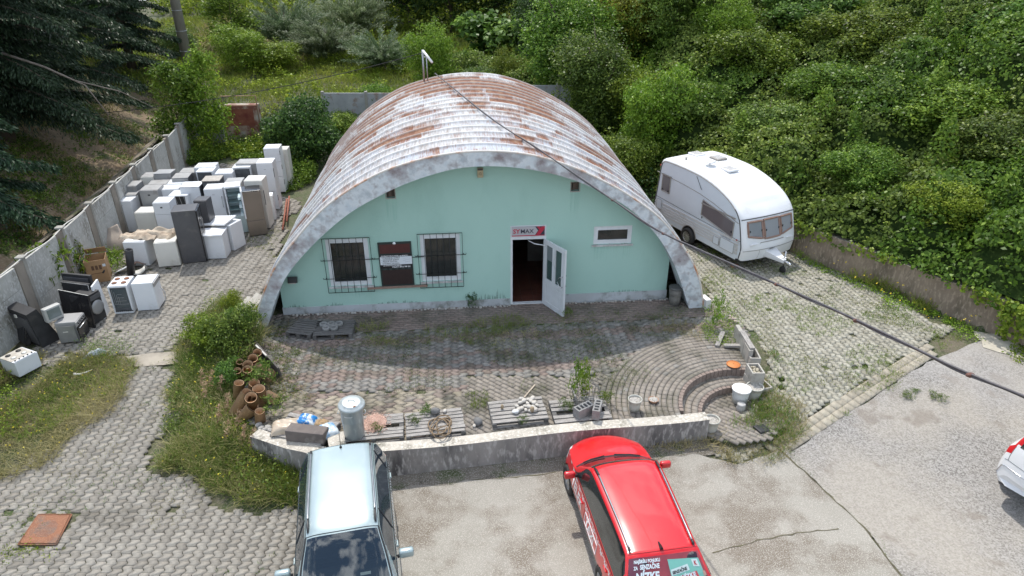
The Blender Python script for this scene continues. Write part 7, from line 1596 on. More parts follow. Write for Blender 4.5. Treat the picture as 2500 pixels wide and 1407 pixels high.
p = G(750, 1030, .2); sack((p.x, p.y, .16), .44, .34, .20, blue, 5, 'blue_sack', 'bright blue and white printed plastic sack, crumpled open on the tilted pallet', 'sack', R(-15), (12,0))
p = G(797, 1052, .2); sack((p.x, p.y, .15), .46, .44, .14, blue2, 8, 'blue_sack', 'pale blue and white plastic sack at the right edge of the tilted pallet', 'sack', R(35))
p = G(782, 1032, .2); sack((p.x, p.y, .15), .30, .24, .10, M('straw', (.30,.20,.11), (.40,.29,.17), 14, .95), 9, 'straw_pile', 'small brown straw heap between the two blue sacks', 'straw', 0)
p = G(752, 1066, .15); m = MB(); m.box((0,0,.12),(.82,.30,.26),bev=.02); o = m.build('concrete_beam', M('beam_dark', (.16,.135,.12), (.11,.095,.09), 3, .9, .3, dirt=(.22,.20,.18), dirt_s=4), label='dark brown concrete beam lying on the front of the tilted pallet', cat='beam'); o.location = (p.x, p.y-.02, .11); o.rotation_euler = (R(-4),0,R(-9))
m = MB(); m.box((0,0,.04),(.34,.40,.05),bev=.006); o = m.build('concrete_plate', conc_top, label='flat grey slab beside the dustbin pallet on the wall', cat='slab'); o.location = G(822, 1078, .12); o.rotation_euler = (0,0,R(20))
# clay pipes
clay = M('clay_pipe', (.44,.27,.15), (.35,.21,.115), 3, .75, .2, dirt=(.25,.17,.11), dirt_s=3, dirt_t=(.55,.72), fine=(.5,.34,.2), fine_s=25)
def Z4(X, Y): return (420+X/3.702, 740+Y/3.702)
def pipe(X0, Y0, z0, X1, Y1, z1, r, label, group=None):
    """open pipe from top mouth (X0,Y0 at height z0) to its bottom end"""
    a = G(*Z4(X0, Y0), z0); b = G(*Z4(X1, Y1), z1); v = a-b; L_ = v.length; q = v.to_track_quat('Z', 'Y')
    m = MB(); m.lathe([(r*.82,.03),(r*.82,L_),(r,L_),(r,L_-.0),(r*1.0,0),(r*.82,.0)], (0,0,0), 24, cap0=False, cap1=False)
    m.add([(r*.82*math.cos(k*.5236), r*.82*math.sin(k*.5236), .05) for k in range(12)], [tuple(range(12))])
    o = m.build('clay_pipe', clay, label=label, cat='pipe', group=group); o.location = b; o.rotation_mode = 'QUATERNION'; o.rotation_quaternion = q; return o
PP_ = [(770,447,.42,775,520,.0,.11,'farthest upright clay pipe, next to the dark edging board'),(730,497,.42,735,575,.0,.125,'upright clay pipe with leaves in its mouth, second from the far end'),(612,528,.34,615,600,.0,.09,'dark mouthed clay pipe half hidden in the shrub'),
 (683,553,.40,690,640,.0,.125,'clay pipe with a pale rim behind the two leaning ones'),(680,598,.36,685,680,.0,.12,'clay pipe with a yellowish mouth in the middle of the pile'),(590,610,.3,595,680,.0,.10,'clay pipe at the left edge of the pile under the shrub leaves'),
 (735,560,.20,850,620,.08,.11,'clay pipe lying towards the terrace, farther of the two'),(740,640,.18,820,670,.08,.09,'short clay pipe lying in the middle of the pile'),(890,620,.16,840,700,.10,.125,'short clay pipe lying at the right edge of the pile'),
 (742,720,.40,745,820,.0,.13,'clay pipe with a plant growing over its mouth'),(782,773,.48,795,930,-.05,.15,'largest upright clay pipe with an open reddish mouth'),(682,805,.45,560,1010,-.15,.13,'long clay pipe leaning left behind the front one'),
 (712,852,.50,750,960,-.05,.145,'clay pipe with weeds spilling from its mouth'),(735,930,.30,620,1075,-.2,.14,'long clay pipe leaning left at the front of the pile'),(792,975,.32,800,1085,-.05,.11,'small upright clay pipe at the front right of the pile'),
 (850,830,.20,955,885,.10,.12,'clay pipe branch pointing right towards the terrace'),(605,720,.35,600,860,-.1,.12,'brown clay pipe at the left, mostly behind leaves')]
for q in PP_: pipe(*q)
m = MB(); m.box((0,0,.2),(1.7,.04,.32),rx=R(8),bev=.004); a, b = G(*Z4(745,360), .2), G(*Z4(970,620), .2); v = b-a; o = m.build('edging_board', M('dark_board', (.075,.065,.06), (.12,.11,.10), 4, .9, stretch=(1,4,4)), label='dark bent edging board between the clay pipes and the terrace', cat='board'); o.location = ((a+b)/2).to_tuple()[:2]+(-.02,); o.rotation_euler = (0,0,math.atan2(v.y, v.x))
m = MB(); m.box((0,0,0),(.62,.035,.03)); a, b = G(*Z4(745,370), .4), G(*Z4(865,490), .4); v = b-a; o = m.build('white_lath', M('lath_pale', (.55,.52,.48), None, 4, .8), label='thin pale lath resting on the dark edging board', cat='lath'); o.location = (a+b)/2; o.rotation_euler = (0,0,math.atan2(v.y, v.x))
# pot and blocks by the left arch foot
p = G(624, 800, 0); hollow('form_block', (p.x, p.y-.05, -.05), (.40,.34,.42), R(6), 'dark hollow block at the left foot of the arch, carrying the black pot', mat=blockm, cells=1)
t = pot(624, 790, .15, .12, 'black round pot standing on the block at the left arch foot', mat=blm, z=.0, ribs=0); t.location = (p.x, p.y-.05, .372)
for k, (X, Y, z) in enumerate(((705,205,.35),(705,285,.15))): pp = G(*Z4(X, Y), z); hollow('form_block', (pp.x, pp.y+.05, z-.38), (.36,.30,.38), R(10), ('upper','lower')[k]+' pale hollow block at the edge of the shrub near the left arch foot', mat=pal, cells=1)
a, b = G(592, 775, .1), G(622, 735, .35); v = b-a
for k in range(2): m = MB(); m.box((0,0,0),(v.length+.3,.26,.03),bev=.004); o = m.build('pale_board', M('pale_plank', (.52,.49,.43), (.40,.37,.32), 4, .85, stretch=(1,4,4)), label=('upper','lower')[k]+' pale board leaning on the outer side of the left arch leg', cat='board'); o.location = (a+b)/2+Vector((.05-.22*k, .05-.1*k, .06-.05*k)); o.rotation_euler = (R(18), R(-22), math.atan2(v.y, v.x))
for k, (x0, y0, x1, y1, lab) in enumerate(((700,487,690,560,'red brown pipe lying along the left side of the hall, nearer'),(706,480,700,540,'red brown pipe lying along the left side of the hall, farther'))):
    a, b = G(x0, y0, .12+.05*k), G(x1, y1, .1+.05*k); m = MB(); m.tube([a, b], .035, 8); m.build('rusty_pipe', M('pipe_rust', (.30,.10,.06), (.22,.08,.05), 6, .8), label=lab, cat='pipe')
# brown shed wall far up on the bank, bench like beam
t = empty('far_shed', D(2475, 16, 36), R(-20), label='dark red brown shed wall at the very top right corner above the bank', cat='shed'); m = MB(); m.bx(-3,3,0,3,-1.2,1.5); m.build('wall', M('shed_red', (.12,.045,.035), (.08,.03,.028), 3, .9, stretch=(4,4,.5)), t); m = MB(); m.box((0,1.5,1.6),(6.6,3.8,.1),rx=R(6)); m.build('roof', M('shed_roof', (.10,.06,.05), None, 3, .8), t)
# light concrete road glimpsed between the far left trees
sheet('far_road', [(-75,58),(-20,72),(-12,95),(-14,130),(-95,120)], .06, M('far_concrete', (.52,.51,.50), (.44,.43,.42), .6, .9), step=3, wig=.3, kind='structure')
# ------------------------------------------------------------------ vegetation
def nrm(v): return v/np.maximum(np.linalg.norm(v, axis=-1, keepdims=True), 1e-9)
def rdir(rs, n): v = rs.normal(size=(n, 3)); return nrm(v)
def leaf_quads(base, axis, wv, L, W, bend=.12):
    """one folded rhombic leaf per row: base, left, tip, right"""
    L = np.asarray(L)[:, None]; W = np.asarray(W)[:, None]
    n_ = nrm(np.cross(axis, wv)); mid = base+axis*L*.5+n_*L*bend
    return np.stack([base, mid+wv*W/2, base+axis*L, mid-wv*W/2], 1).reshape(-1, 3)
def foliage(rs, cen, out, L, W, flat_=.5, bend=.12):
    """leaves around points cen with outward direction out"""
    n = len(cen); nn = nrm(out*(1-flat_)+np.array([0,0,1.])*flat_+rdir(rs, n)*.75); r = rdir(rs, n); ax = nrm(r-nn*(r*nn).sum(1, keepdims=True)+np.array([0,0,-.15])); wv = nrm(np.cross(nn, ax))
    Ls = L*rs.uniform(.65, 1.35, n); return leaf_quads(cen-ax*Ls[:, None]*.5, ax, wv, Ls, Ls*W, bend)
def qfaces(V): return np.arange(len(V), dtype=np.int32).reshape(-1, 4)
def green(name, V, tint, mat, parent=None, **kw): return mesh_np(name, V, qfaces(V), 4, mat, parent, tint=np.repeat(np.clip(tint, 0, 1), 4), **kw)
def blades(rs, x, y, z, h, w, lean=.35):
    n = len(x); b = np.stack([x, y, z], 1); ax = nrm(np.stack([rs.normal(0, lean, n), rs.normal(0, lean, n), np.ones(n)], 1)); a = rs.uniform(0, 6.28, n); wv = np.stack([np.cos(a), np.sin(a), 0*a], 1)
    L = np.asarray(h)[:, None]; dr = np.stack([ax[:, 0], ax[:, 1], -.3*np.ones(n)], 1)
    mid = b+ax*L*.5; tip = b+ax*L+dr*L*.35; W = np.asarray(w)[:, None]
    return np.stack([b, mid+wv*W/2, tip, mid-wv*W/2], 1).reshape(-1, 3)
LM = {
 'mid': leaf_mat('leaf_mid', (.045,.085,.012), (.14,.225,.026), (.38,.48,.08)),
 'bright': leaf_mat('leaf_bright', (.075,.13,.014), (.19,.29,.028), (.40,.50,.07)),
 'dark': leaf_mat('leaf_dark', (.018,.042,.012), (.045,.095,.020), (.14,.23,.05)),
 'blue': leaf_mat('leaf_bluegreen', (.038,.075,.016), (.120,.205,.036), (.33,.45,.09)),
 'willow': leaf_mat('leaf_willow', (.07,.12,.045), (.14,.20,.09), (.42,.46,.33), rough=.6),
 'yellow': leaf_mat('leaf_yellow', (.10,.14,.018), (.19,.22,.03), (.32,.30,.05)),
 'conifer': leaf_mat('needle_dark', (.014,.030,.015), (.028,.056,.028), (.062,.105,.05), trans=.15),
 'grass': leaf_mat('grass_mix', (.085,.15,.022), (.16,.235,.038), (.32,.36,.08)),
 'dry': leaf_mat('grass_dry', (.17,.165,.06), (.30,.265,.12), (.48,.40,.22)),
 'weed': leaf_mat('weed_mix', (.06,.115,.022), (.115,.185,.034), (.23,.26,.07)),
 'pink': leaf_mat('seed_heads', (.24,.15,.10), (.34,.22,.15), (.42,.30,.2)),
}
bark = M('bark', (.085,.065,.045), (.13,.10,.075), 6, .95, .4, stretch=(1,1,.3))
def trunk(h, r, rs, limbs=6, spread=1.0, z0=-.3):
    m = MB(); p = Vector((0, 0, z0)); pts = [p.copy()]; n = 7
    for k in range(n): p = p+Vector((rs.normal(0, .05*h/5), rs.normal(0, .05*h/5), (h-z0)/n)); pts.append(p.copy())
    m.tube(pts, [r*(1-.8*k/n) for k in range(n+1)], 7)
    for i in range(limbs):
        k = 2+i % (n-2); q = pts[k]; a = rs.uniform(0, 6.28); d = Vector((math.cos(a)*spread, math.sin(a)*spread, rs.uniform(.6, 1.2))); l = h*.34*rs.uniform(.7, 1.2)
        m.tube([q, q+d*l*.35, q+d*l*.7+Vector((0,0,.1*l)), q+d*l+Vector((0,0,.22*l))], [r*.42, r*.3, r*.2, r*.06], 5)
    return m
def crown(seed, lobes, nclump, per, L, W, sig, flat_=.5, low=.0):
    """lobes: (x,y,z,rx,ry,rz). clumps sit near lobe surfaces, leaves cluster in clumps"""
    rs = np.random.RandomState(seed); lb = np.array(lobes, float); wgt = (lb[:, 3]*lb[:, 4]+lb[:, 4]*lb[:, 5]); wgt /= wgt.sum()
    li = rs.choice(len(lb), nclump, p=wgt); d = rdir(rs, nclump); d[:, 2] = np.abs(d[:, 2])*np.where(rs.rand(nclump) < .78, 1, -1); rad = rs.uniform(.50, 1.0, nclump)**.5*(1+.16*rs.normal(size=nclump))*np.where(rs.rand(nclump) < .10, rs.uniform(1.1,1.4,nclump), 1)
    C = lb[li, :3]+d*lb[li, 3:]*rad[:, None]; C[:, 2] = np.maximum(C[:, 2], low+rs.uniform(0, .3, nclump)); ct = rs.uniform(0, 1, nclump)
    idx = np.repeat(np.arange(nclump), per); n = len(idx); cen = C[idx]+rs.normal(0, sig, (n, 3))*np.array([1,1,.7]); out = nrm(d[idx]+.3*rdir(rs, n))
    V = foliage(rs, cen, out, L, W, flat_); return V, .55*ct[idx]**1.4+.5*rs.uniform(0, 1, n)**1.6
def rand_lobes(rs, w, h, n, base=.25):
    out = [(0, 0, h*(base+(1-base)/2), w*.36, w*.36, h*(1-base)/2*.9)]
    for k in range(n):
        a = 6.28*k/n+rs.uniform(-.4, .4); r = w*.5*rs.uniform(.35, .85); z = h*rs.uniform(base+.08, .82); q = w*rs.uniform(.13, .30); out.append((r*math.cos(a), r*math.sin(a), z, q, q, q*rs.uniform(.7, 1.3)*min(1.4, h/w)))
    return out
PROTO = {}
def proto(key, w, h, mat, seed, nclump=900, per=14, L=.11, W=.6, sig=.13, tr=.09, base=.12, nl=9, flat_=.5, limbs=6):
    rs = np.random.RandomState(seed); V, t = crown(seed, rand_lobes(rs, w, h, nl, base), nclump, per, L, W, sig, flat_)
    me = green('crown', V, t, LM[mat]); tm = trunk(h*.8, tr, rs, limbs).build('trunk', bark); PROTO[key] = (me, tm)
    COL.objects.unlink(me); COL.objects.unlink(tm)
def plant(key, x, y, sx, sz, name, label, cat, group=None, z=None, rot=None, mat=None, sink=0.0):
    z = float(gz(x, y)) if z is None else z; r = empty(name, (x, y, z-sink), rot if rot is not None else (x*7.3+y*3.1) % 6.28, label=label, cat=cat, group=group); r.scale = (sx, sx, sz)
    for q in PROTO[key]:
        c = q.copy()
        if mat and q is PROTO[key][0]: c.data = mesh_variant(q.data, mat)
        COL.objects.link(c); c.parent = r
    return r
_mv = {}
def mesh_variant(me, mat):
    k = (me.name, mat)
    if k not in _mv: n = me.copy(); n.materials.clear(); n.materials.append(LM[mat]); _mv[k] = n
    return _mv[k]
proto('bush1', 3.4, 2.6, 'mid', 11, 1000, 14, .115, .62, .13)
proto('bush2', 3.2, 2.4, 'blue', 12, 1000, 14, .12, .65, .14, nl=7)
proto('bush3', 3.0, 3.0, 'bright', 13, 900, 14, .11, .5, .12, nl=11)
proto('tree1', 4.8, 7.0, 'mid', 14, 1800, 14, .14, .6, .18, tr=.16, base=.22, nl=16)
proto('tree2', 4.2, 6.5, 'dark', 15, 1700, 14, .13, .6, .17, tr=.15, base=.18, nl=14)
def willow_proto():
    rs = np.random.RandomState(16); V, t = [], []; m = MB(); B, A, L_, T = [], [], [], []
    for k in range(150):
        a = rs.uniform(0, 6.28); ln = rs.uniform(1.2, 2.6); el = rs.uniform(.45, 1.35); d = np.array([math.cos(a)*math.cos(el), math.sin(a)*math.cos(el), math.sin(el)]); b0 = np.array([math.cos(a), math.sin(a), 0])*rs.uniform(0, .7)+np.array([0,0,rs.uniform(.1,1.3)])
        q = int(ln*70); f = rs.uniform(.1, 1, q)[:, None]; P = b0+d*ln*f+np.array([math.cos(a)*.5, math.sin(a)*.5, -.55])*f**2*ln*.45+rs.normal(0,.055,(q,3)); B.append(P); A.append(nrm(d*(1-f*.6)+np.array([math.cos(a)*.4,math.sin(a)*.4,.1])+rdir(rs, q)*.55)); L_.append(rs.uniform(.12,.26,q)); T.append(np.clip(rs.rand()*.4+rs.rand(q)*.6*(.4+f[:,0]), 0, 1))
    B, A, L_, T = map(np.concatenate, (B, A, L_, T)); me = green('crown', leaf_quads(B, A, nrm(np.cross(A, rdir(rs, len(A)))), L_, L_*.2), T, LM['willow']); tm = trunk(2.2, .07, rs, 8).build('trunk', bark); PROTO['willow'] = (me, tm); COL.objects.unlink(me); COL.objects.unlink(tm)
willow_proto()
proto('sapling', 1.7, 4.6, 'bright', 17, 420, 12, .15, .42, .13, tr=.035, base=.12, nl=12, limbs=9)
proto('knotweed', 2.6, 2.4, 'blue', 18, 300, 9, .34, .62, .22, nl=8, flat_=.7)
proto('weed', 1.4, 1.3, 'weed', 20, 46, 9, .17, .34, .10, tr=.012, nl=9, base=.0, flat_=.35, limbs=5)
proto('shrub', 1.5, 1.2, 'mid', 19, 520, 13, .075, .55, .07, tr=.03, nl=9, base=.03)
# ---- overgrown bank: lumpy mass of climbers and brambles
def bank_surface():
    rs = np.random.RandomState(7); M_ = []
    for k in range(270):
        a = rs.uniform(-12, 27); s = rs.uniform(-.1, 27); x = 9.3-_rd[0]*a+_rn[0]*s; y = 20.3-_rd[1]*a+_rn[1]*s; far = min(s/14, 1)
        M_.append((x, y, rs.uniform(.8, 1.9)+.6*far, rs.uniform(.45, 1.7)*(.7+.6*far)))
    return np.array(M_)
MND = bank_surface()
_r2 = np.random.RandomState(70); _a2, _s2 = _r2.uniform(-12, 28, 2600), _r2.uniform(-.2, 27, 2600)
MN2 = np.stack([9.3-_rd[0]*_a2+_rn[0]*_s2, 20.3-_rd[1]*_a2+_rn[1]*_s2, _r2.uniform(.28, .75, 2600), _r2.uniform(.12, .42, 2600)], 1)
def bank_h(x, y, small=True):
    h = np.zeros_like(x); h2 = np.zeros_like(x); sh = x.shape; xf, yf = x.ravel(), y.ravel(); h2 = h2.ravel()
    if small:
        o = np.argsort(xf); xs_ = xf[o]
        for (mx, my, r, H_) in MN2:
            i0, i1 = np.searchsorted(xs_, (mx-r, mx+r)); q = o[i0:i1]
            v = 1-((xf[q]-mx)**2+(yf[q]-my)**2)/(r*r); h2[q] = np.maximum(h2[q], H_*np.sqrt(np.maximum(v, 0)))
    h2 = h2.reshape(sh)
    for (mx, my, r, H_) in MND:
        q = 1-((x-mx)**2+(y-my)**2)/(r*r); np.maximum(h, H_*np.sqrt(np.maximum(q, 0)), out=h)
    s = bank_s(x, y); return (h+h2)*sst(-.4, .9, s)+.10
def visible(x, y, z, mg=.3):
    d = y*math.cos(PITCH)-(z-CAMH)*math.sin(PITCH); u = y*math.sin(PITCH)+(z-CAMH)*math.cos(PITCH); return (d > 1) & (np.abs(FPX*x/d) < 1250*(1+mg)) & (np.abs(FPX*u/d) < 703*(1+mg))
def bank():
    a = np.arange(-13, 30, .3); s = np.arange(-.05, 30, .3); A, S_ = np.meshgrid(a, s, indexing='ij'); X = 9.3-_rd[0]*A+_rn[0]*S_; Y = 20.3-_rd[1]*A+_rn[1]*S_
    Zg = gz(X+_rn[0]*.5, Y+_rn[1]*.5); Hh = bank_h(X, Y, False); Z = np.where(S_ < .2, Zg+.1, Zg+Hh-.30)
    m, n = X.shape; i, j = np.meshgrid(np.arange(m-1), np.arange(n-1), indexing='ij'); q = (i*n+j).ravel()
    mesh_np('undergrowth', np.stack([X, Y, Z], -1).reshape(-1, 3), np.stack([q, q+n, q+n+1, q+1], -1)[:, ::-1], 4, M('undergrowth', (.018,.034,.010), (.030,.048,.014), 5, 1.0, 0, spec=0), smooth=True, kind='stuff', label='tangled stems under the climbers on the bank, coloured dark as if in shade', cat='undergrowth')  # backing sheet under the leaves; shade among the stems is put into its near-black green
    rs = np.random.RandomState(21); N = 34000; s = rs.uniform(-.25, 27, N)**1.0; a = rs.uniform(-12, 28, N); x = 9.3-_rd[0]*a+_rn[0]*s; y = 20.3-_rd[1]*a+_rn[1]*s
    z = gz(x+_rn[0]*.5, y+_rn[1]*.5)+bank_h(x, y); k = visible(x, y, z); x, y, z, s = x[k], y[k], z[k], s[k]
    e = .10; gx = (bank_h(x+e, y)-bank_h(x-e, y))/(2*e)+_rn[0]*.37; gy = (bank_h(x, y+e)-bank_h(x, y-e))/(2*e)+_rn[1]*.37; nn = nrm(np.stack([-gx, -gy, np.ones_like(x)], 1))
    # overhang over the wall top
    per = 13; big = .5+.5*pnoise(x, y, .45, 8); ct = rs.uniform(0, 1, len(x)); idx = np.repeat(np.arange(len(x)), per); n = len(idx)
    cen = np.stack([x, y, z], 1)[idx]+rs.normal(0, .12, (n, 3))*np.array([1,1,.5]); V = foliage(rs, cen, nn[idx], .12, .72, .12)
    t = .34*ct[idx]**1.5+.50*rs.uniform(0, 1, n)**1.8+.28*np.clip(big[idx], 0, 1)
    pat = (pnoise(x, y, .55, 31) > .25)[idx]
    Vq = V.reshape(-1, 4, 3)
    for nm, sel, mt, lab in (('climbing_vines', ~pat, 'blue', 'dense mat of blue green climbing vines covering the right bank'), ('bramble_cover', pat, 'mid', 'patches of lighter green brambles among the vines on the right bank')):
        v = Vq[sel].reshape(-1, 3); green(nm, v, t[sel], LM[mt], kind='stuff', label=lab, cat='vines')
    # ragged plumes: climbers draped over dead saplings
    PB, PT, PN = [], [], []
    for k in range(150):
        s_ = rs.uniform(.8, 24); a_ = rs.uniform(-11, 26); cx0, cy0 = 9.3-_rd[0]*a_+_rn[0]*s_, 20.3-_rd[1]*a_+_rn[1]*s_; H0 = rs.uniform(.7, 2.1)*(.7+.5*min(s_/14, 1)); r0 = rs.uniform(.25, .6); q = int(H0*260*(.6+r0)); f = rs.rand(q)**.8; an = rs.uniform(0, 6.28, q); lx, ly = rs.normal(0,.3,2)
        rr = r0*(1-f)**.6*rs.uniform(.5, 1.25, q)+.04; px_, py_ = cx0+rr*np.cos(an)+lx*f, cy0+rr*np.sin(an)+ly*f; zz = float(gz(cx0, cy0))+.5+H0*f+.1*np.sin(an*3+k)
        PB.append(np.stack([px_, py_, zz], 1)); PN.append(np.stack([np.cos(an), np.sin(an), .6+0*an], 1)); PT.append(np.clip(rs.rand()*.35+.6*rs.rand(q)**1.5+.2*f, 0, 1))
    PB, PN, PT = np.concatenate(PB), nrm(np.concatenate(PN)), np.concatenate(PT); k_ = visible(PB[:,0], PB[:,1], PB[:,2]); PB, PN, PT = PB[k_], PN[k_], PT[k_]
    green('draped_climbers', foliage(rs, PB, PN, .12, .66, .2), PT, LM['mid'], kind='stuff', label='ragged tufts of climbers standing up out of the bank cover', cat='vines')
    # upright bright shoots
    N = 5200; s = rs.uniform(0, 26, N); a = rs.uniform(-12, 28, N); x = 9.3-_rd[0]*a+_rn[0]*s; y = 20.3-_rd[1]*a+_rn[1]*s; z = gz(x, y)+bank_h(x, y); k = visible(x, y, z); x, y, z = x[k], y[k], z[k]
    idx = np.repeat(np.arange(len(x)), 8); n = len(idx); hh = rs.uniform(0, .35, n); cen = np.stack([x[idx]+rs.normal(0,.05,n), y[idx]+rs.normal(0,.05,n), z[idx]+hh], 1)
    green('bramble_shoots', foliage(rs, cen, rdir(rs, n), .10, .55, .4), rs.uniform(.1, 1, n), LM['bright'], kind='stuff', label='bright green young shoots sticking out of the bank cover', cat='shoots')
bank()
# vines hanging down the retaining wall at the right
def hang():
    rs = np.random.RandomState(3); pts = []; 
    for (a0, a1, n, dz) in ((-8.8,-5.9,60,1.25),(-3.4,-1.6,12,.35),(-5.8,-5.0,8,.5),(-1.2,.2,10,.5)):
        for k in range(n):
            a = rs.uniform(a0, a1); x = 9.3-_rd[0]*a-_rn[0]*.2; y = 20.3-_rd[1]*a-_rn[1]*.2; L_ = rs.uniform(.2, 1)*dz; q = int(L_*34)+4
            for i in range(q): f = i/q; pts.append((x-_rn[0]*.08*rs.rand()+rs.normal(0,.05), y+rs.normal(0,.05)-_rn[1]*.08*rs.rand(), float(gz(x-.4,y-.3))+1.15-L_*f))
    P = np.array(pts); green('hanging_vines', foliage(rs, P, np.tile(-np.array([_rn[0],_rn[1],0]), (len(P), 1)), .10, .75, .2), rs.uniform(.2,1,len(P)), LM['bright'], kind='stuff', label='light green vines hanging down over the brown retaining wall', cat='vines')
hang()
# ---- distinct trees and bushes (photo pixel of the foot, distance set by the ground)
def at(px, depth, h0=None): p = D(px, 300, depth); return p.x, p.y
def atp(px, y): r = (px-1250)/FPX; dd = (y*math.cos(PITCH)+6*math.sin(PITCH)); return r*dd, y
def PL(key, px, y, sx, sz, name, label, cat, group=None, mat=None, z=None): x, y_ = atp(px, y); return plant(key, x, y_, sx, sz, name, label, cat, group, mat=mat, z=z)
PL('tree2', 1455, 32.0, .95, .86, 'tree', 'tall dark tree behind the right rear corner of the hall roof', 'tree', mat='blue')
PL('tree1', 1395, 37, 1.05, 1.0, 'tree', 'tall mid green tree above the dark recess right of the roof', 'tree')
PL('tree2', 1330, 44, .95, .85, 'tree', 'dark tree behind the rear fence, right of the large leaved plants', 'tree')
PL('tree1', 1530, 39, 1.0, .95, 'tree', 'leafy tree with yellowish green top at the upper middle right', 'tree', mat='yellow')
PL('tree1', 1500, 33, .78, .62, 'tree', 'round green tree directly behind the roof edge and left of the caravan', 'tree', mat='bright')
PL('tree1', 1650, 36, .9, .86, 'tree', 'pale green tree on the bank above the caravan roof', 'tree', mat='blue')
PL('tree2', 1790, 38, .95, .8, 'tree', 'dark vine-draped tree on the upper bank right of centre', 'tree')
PL('bush3', 1600, 28.5, 1.0, 1.25, 'bush', 'bright glossy bush left behind the caravan, at the foot of the bank', 'bush')
PL('bush1', 1535, 27.0, .85, .8, 'bush', 'low bush at the dark gap between the hall and the caravan', 'bush', mat='mid')
PL('bush2', 1700, 29, 1.0, .85, 'bush', 'blue green bush right behind the caravan roof', 'bush')
PL('tree1', 1900, 40, .8, .7, 'tree', 'bright climber-covered tree high on the bank above the caravan front', 'tree', mat='mid')
BL = ('above the gap behind the caravan','right above the middle of the caravan','upper row, above the caravan nose','upper row, right of centre','upper row, large and bluish','upper row near the right edge','against the right edge, halfway up','second row above the caravan nose','second row, over the brown wall','second row, two bushes from the right edge','just above the caravan front window','low against the right edge','topmost, right of centre','topmost, near the right corner','topmost, behind the caravan roof','small, just above the brown wall','small, hanging over the right end of the brown wall')
for k, (px, y, key, sx, sz) in enumerate(((1580,31,'bush1',1.1,1.2),(1820,31,'bush1',1.15,.9),(1960,33,'bush2',1.3,1.0),(2080,30,'bush1',1.2,.8),(2200,34,'bush2',1.4,1.0),(2350,31,'bush1',1.3,.9),(2440,27,'bush2',1.2,.8),(2010,27,'bush1',1.0,.7),(2150,25,'bush2',1.0,.7),(2290,23.5,'bush1',1.0,.65),(1880,25.5,'bush2',.9,.7),(2420,21,'bush2',.9,.65),(2060,37,'bush3',1.3,1.1),(2250,38,'bush3',1.3,1.0),(1760,33,'bush3',1.0,1.0),(2120,21.5,'bush1',.7,.55),(2330,18.6,'bush3',.65,.5))):
    PL(key, px, y, sx, sz, 'bush', 'vine covered bush on the bank, '+BL[k], 'bush', 'bushes on the right bank')
PL('tree1', 1700, 48, 1.15, .95, 'tree', 'far yellow green tree at the upper edge, middle right', 'tree', mat='yellow')
# behind the hall
PL('willow', 700, 52, 1.25, 1.15, 'willow_bush', 'silvery willow bush at the top, left of centre', 'willow')
PL('willow', 790, 49, 1.15, 1.0, 'willow_bush', 'pale silvery willow bush in the middle of the three at the top', 'willow')
PL('willow', 935, 46, 1.0, .85, 'willow_bush', 'silvery willow bush right above the left side of the roof', 'willow')
PL('willow', 860, 58, 1.3, 1.3, 'willow_bush', 'taller grey green willow behind the others at the top', 'willow')
PL('bush3', 1050, 41, 1.0, 1.15, 'bush', 'bright green pointed bush behind the roof mast', 'bush')
PL('bush1', 822, 34.3, .62, .50, 'bush', 'low green bush hiding the rear fence between the dark bush and the roof', 'bush', z=0)
PL('bush1', 905, 36.5, .75, .85, 'bush', 'small dark green bush in front of the rear fence left of the roof', 'bush')
PL('knotweed', 1265, 47, 1.25, 1.2, 'knotweed', 'large leaved dark green plant behind the roof, upper middle', 'plant'); PL('knotweed', 1180, 50, 1.3, 1.2, 'knotweed', 'large leaved plant left of the taller one, upper middle', 'plant')
for k, (px, y, s_) in enumerate(((1000,62,1.5),(1100,60,1.6),(1210,62,1.6),(1330,58,1.5),(930,70,1.7),(1450,62,1.5),(1580,66,1.6),(640,72,1.5),(760,74,1.7),(860,78,1.8),(1060,76,1.8),(1200,80,1.9),(540,80,1.5))):
    PL('tree2', px, y, s_, s_*.85, 'tree', 'dark backdrop tree beyond the meadow, '+('%s from the left' % ('fourth fifth sixth seventh third ninth eighth-right second tenth eleventh twelfth thirteenth first'.split()[k])), 'tree', 'backdrop trees beyond the meadow')
PL('bush3', 1245, 39.5, .62, .8, 'bush', 'small yellow green bush just above the crown of the roof', 'bush', mat='yellow'); PL('bush1', 1165, 40, .8, .6, 'bush', 'low bush with reddish tips above the roof crown', 'bush', mat='weed')
# left of the hall
PL('bush2', 722, 30.0, 1.0, 1.15, 'bush', 'large round dark bush between the rusty tank and the roof', 'bush', mat='dark', z=0)
PL('bush1', 668, 32.3, .6, .6, 'bush', 'dark bush growing over the right side of the rusty tank', 'bush', mat='dark', z=0)
PL('sapling', 492, 31.6, .95, 1.1, 'sapling', 'slender bright sapling beside the utility pole in front of the panels', 'sapling', z=0)
PL('sapling', 418, 31, 1.1, 1.0, 'sapling', 'slender sapling at the far end of the left concrete fence', 'sapling', z=0, mat='mid')
PL('sapling', 565, 50, 1.8, 1.15, 'sapling', 'tall narrow green tree right of the utility pole', 'tree', mat='mid')
PL('bush3', 590, 45, 1.15, .85, 'bush', 'bright spreading bush in the meadow behind the panels', 'bush'); PL('bush1', 660, 46, 1.1, .7, 'bush', 'green bush in the meadow below the willows', 'bush', mat='bright')
PL('bush3', 430, 46, .9, .6, 'bush', 'low bush by the drain left of the utility pole', 'bush', mat='weed')
# broadleaf tree on the left bank
PL('tree2', 285, 50, 1.25, .95, 'tree', 'dark broadleaf tree with a forked trunk in front of the pale road, top left', 'tree', z=2.6)
PL('tree2', 160, 52, 1.3, 1.0, 'tree', 'second dark broadleaf tree deeper in the top left corner', 'tree', z=2.6)
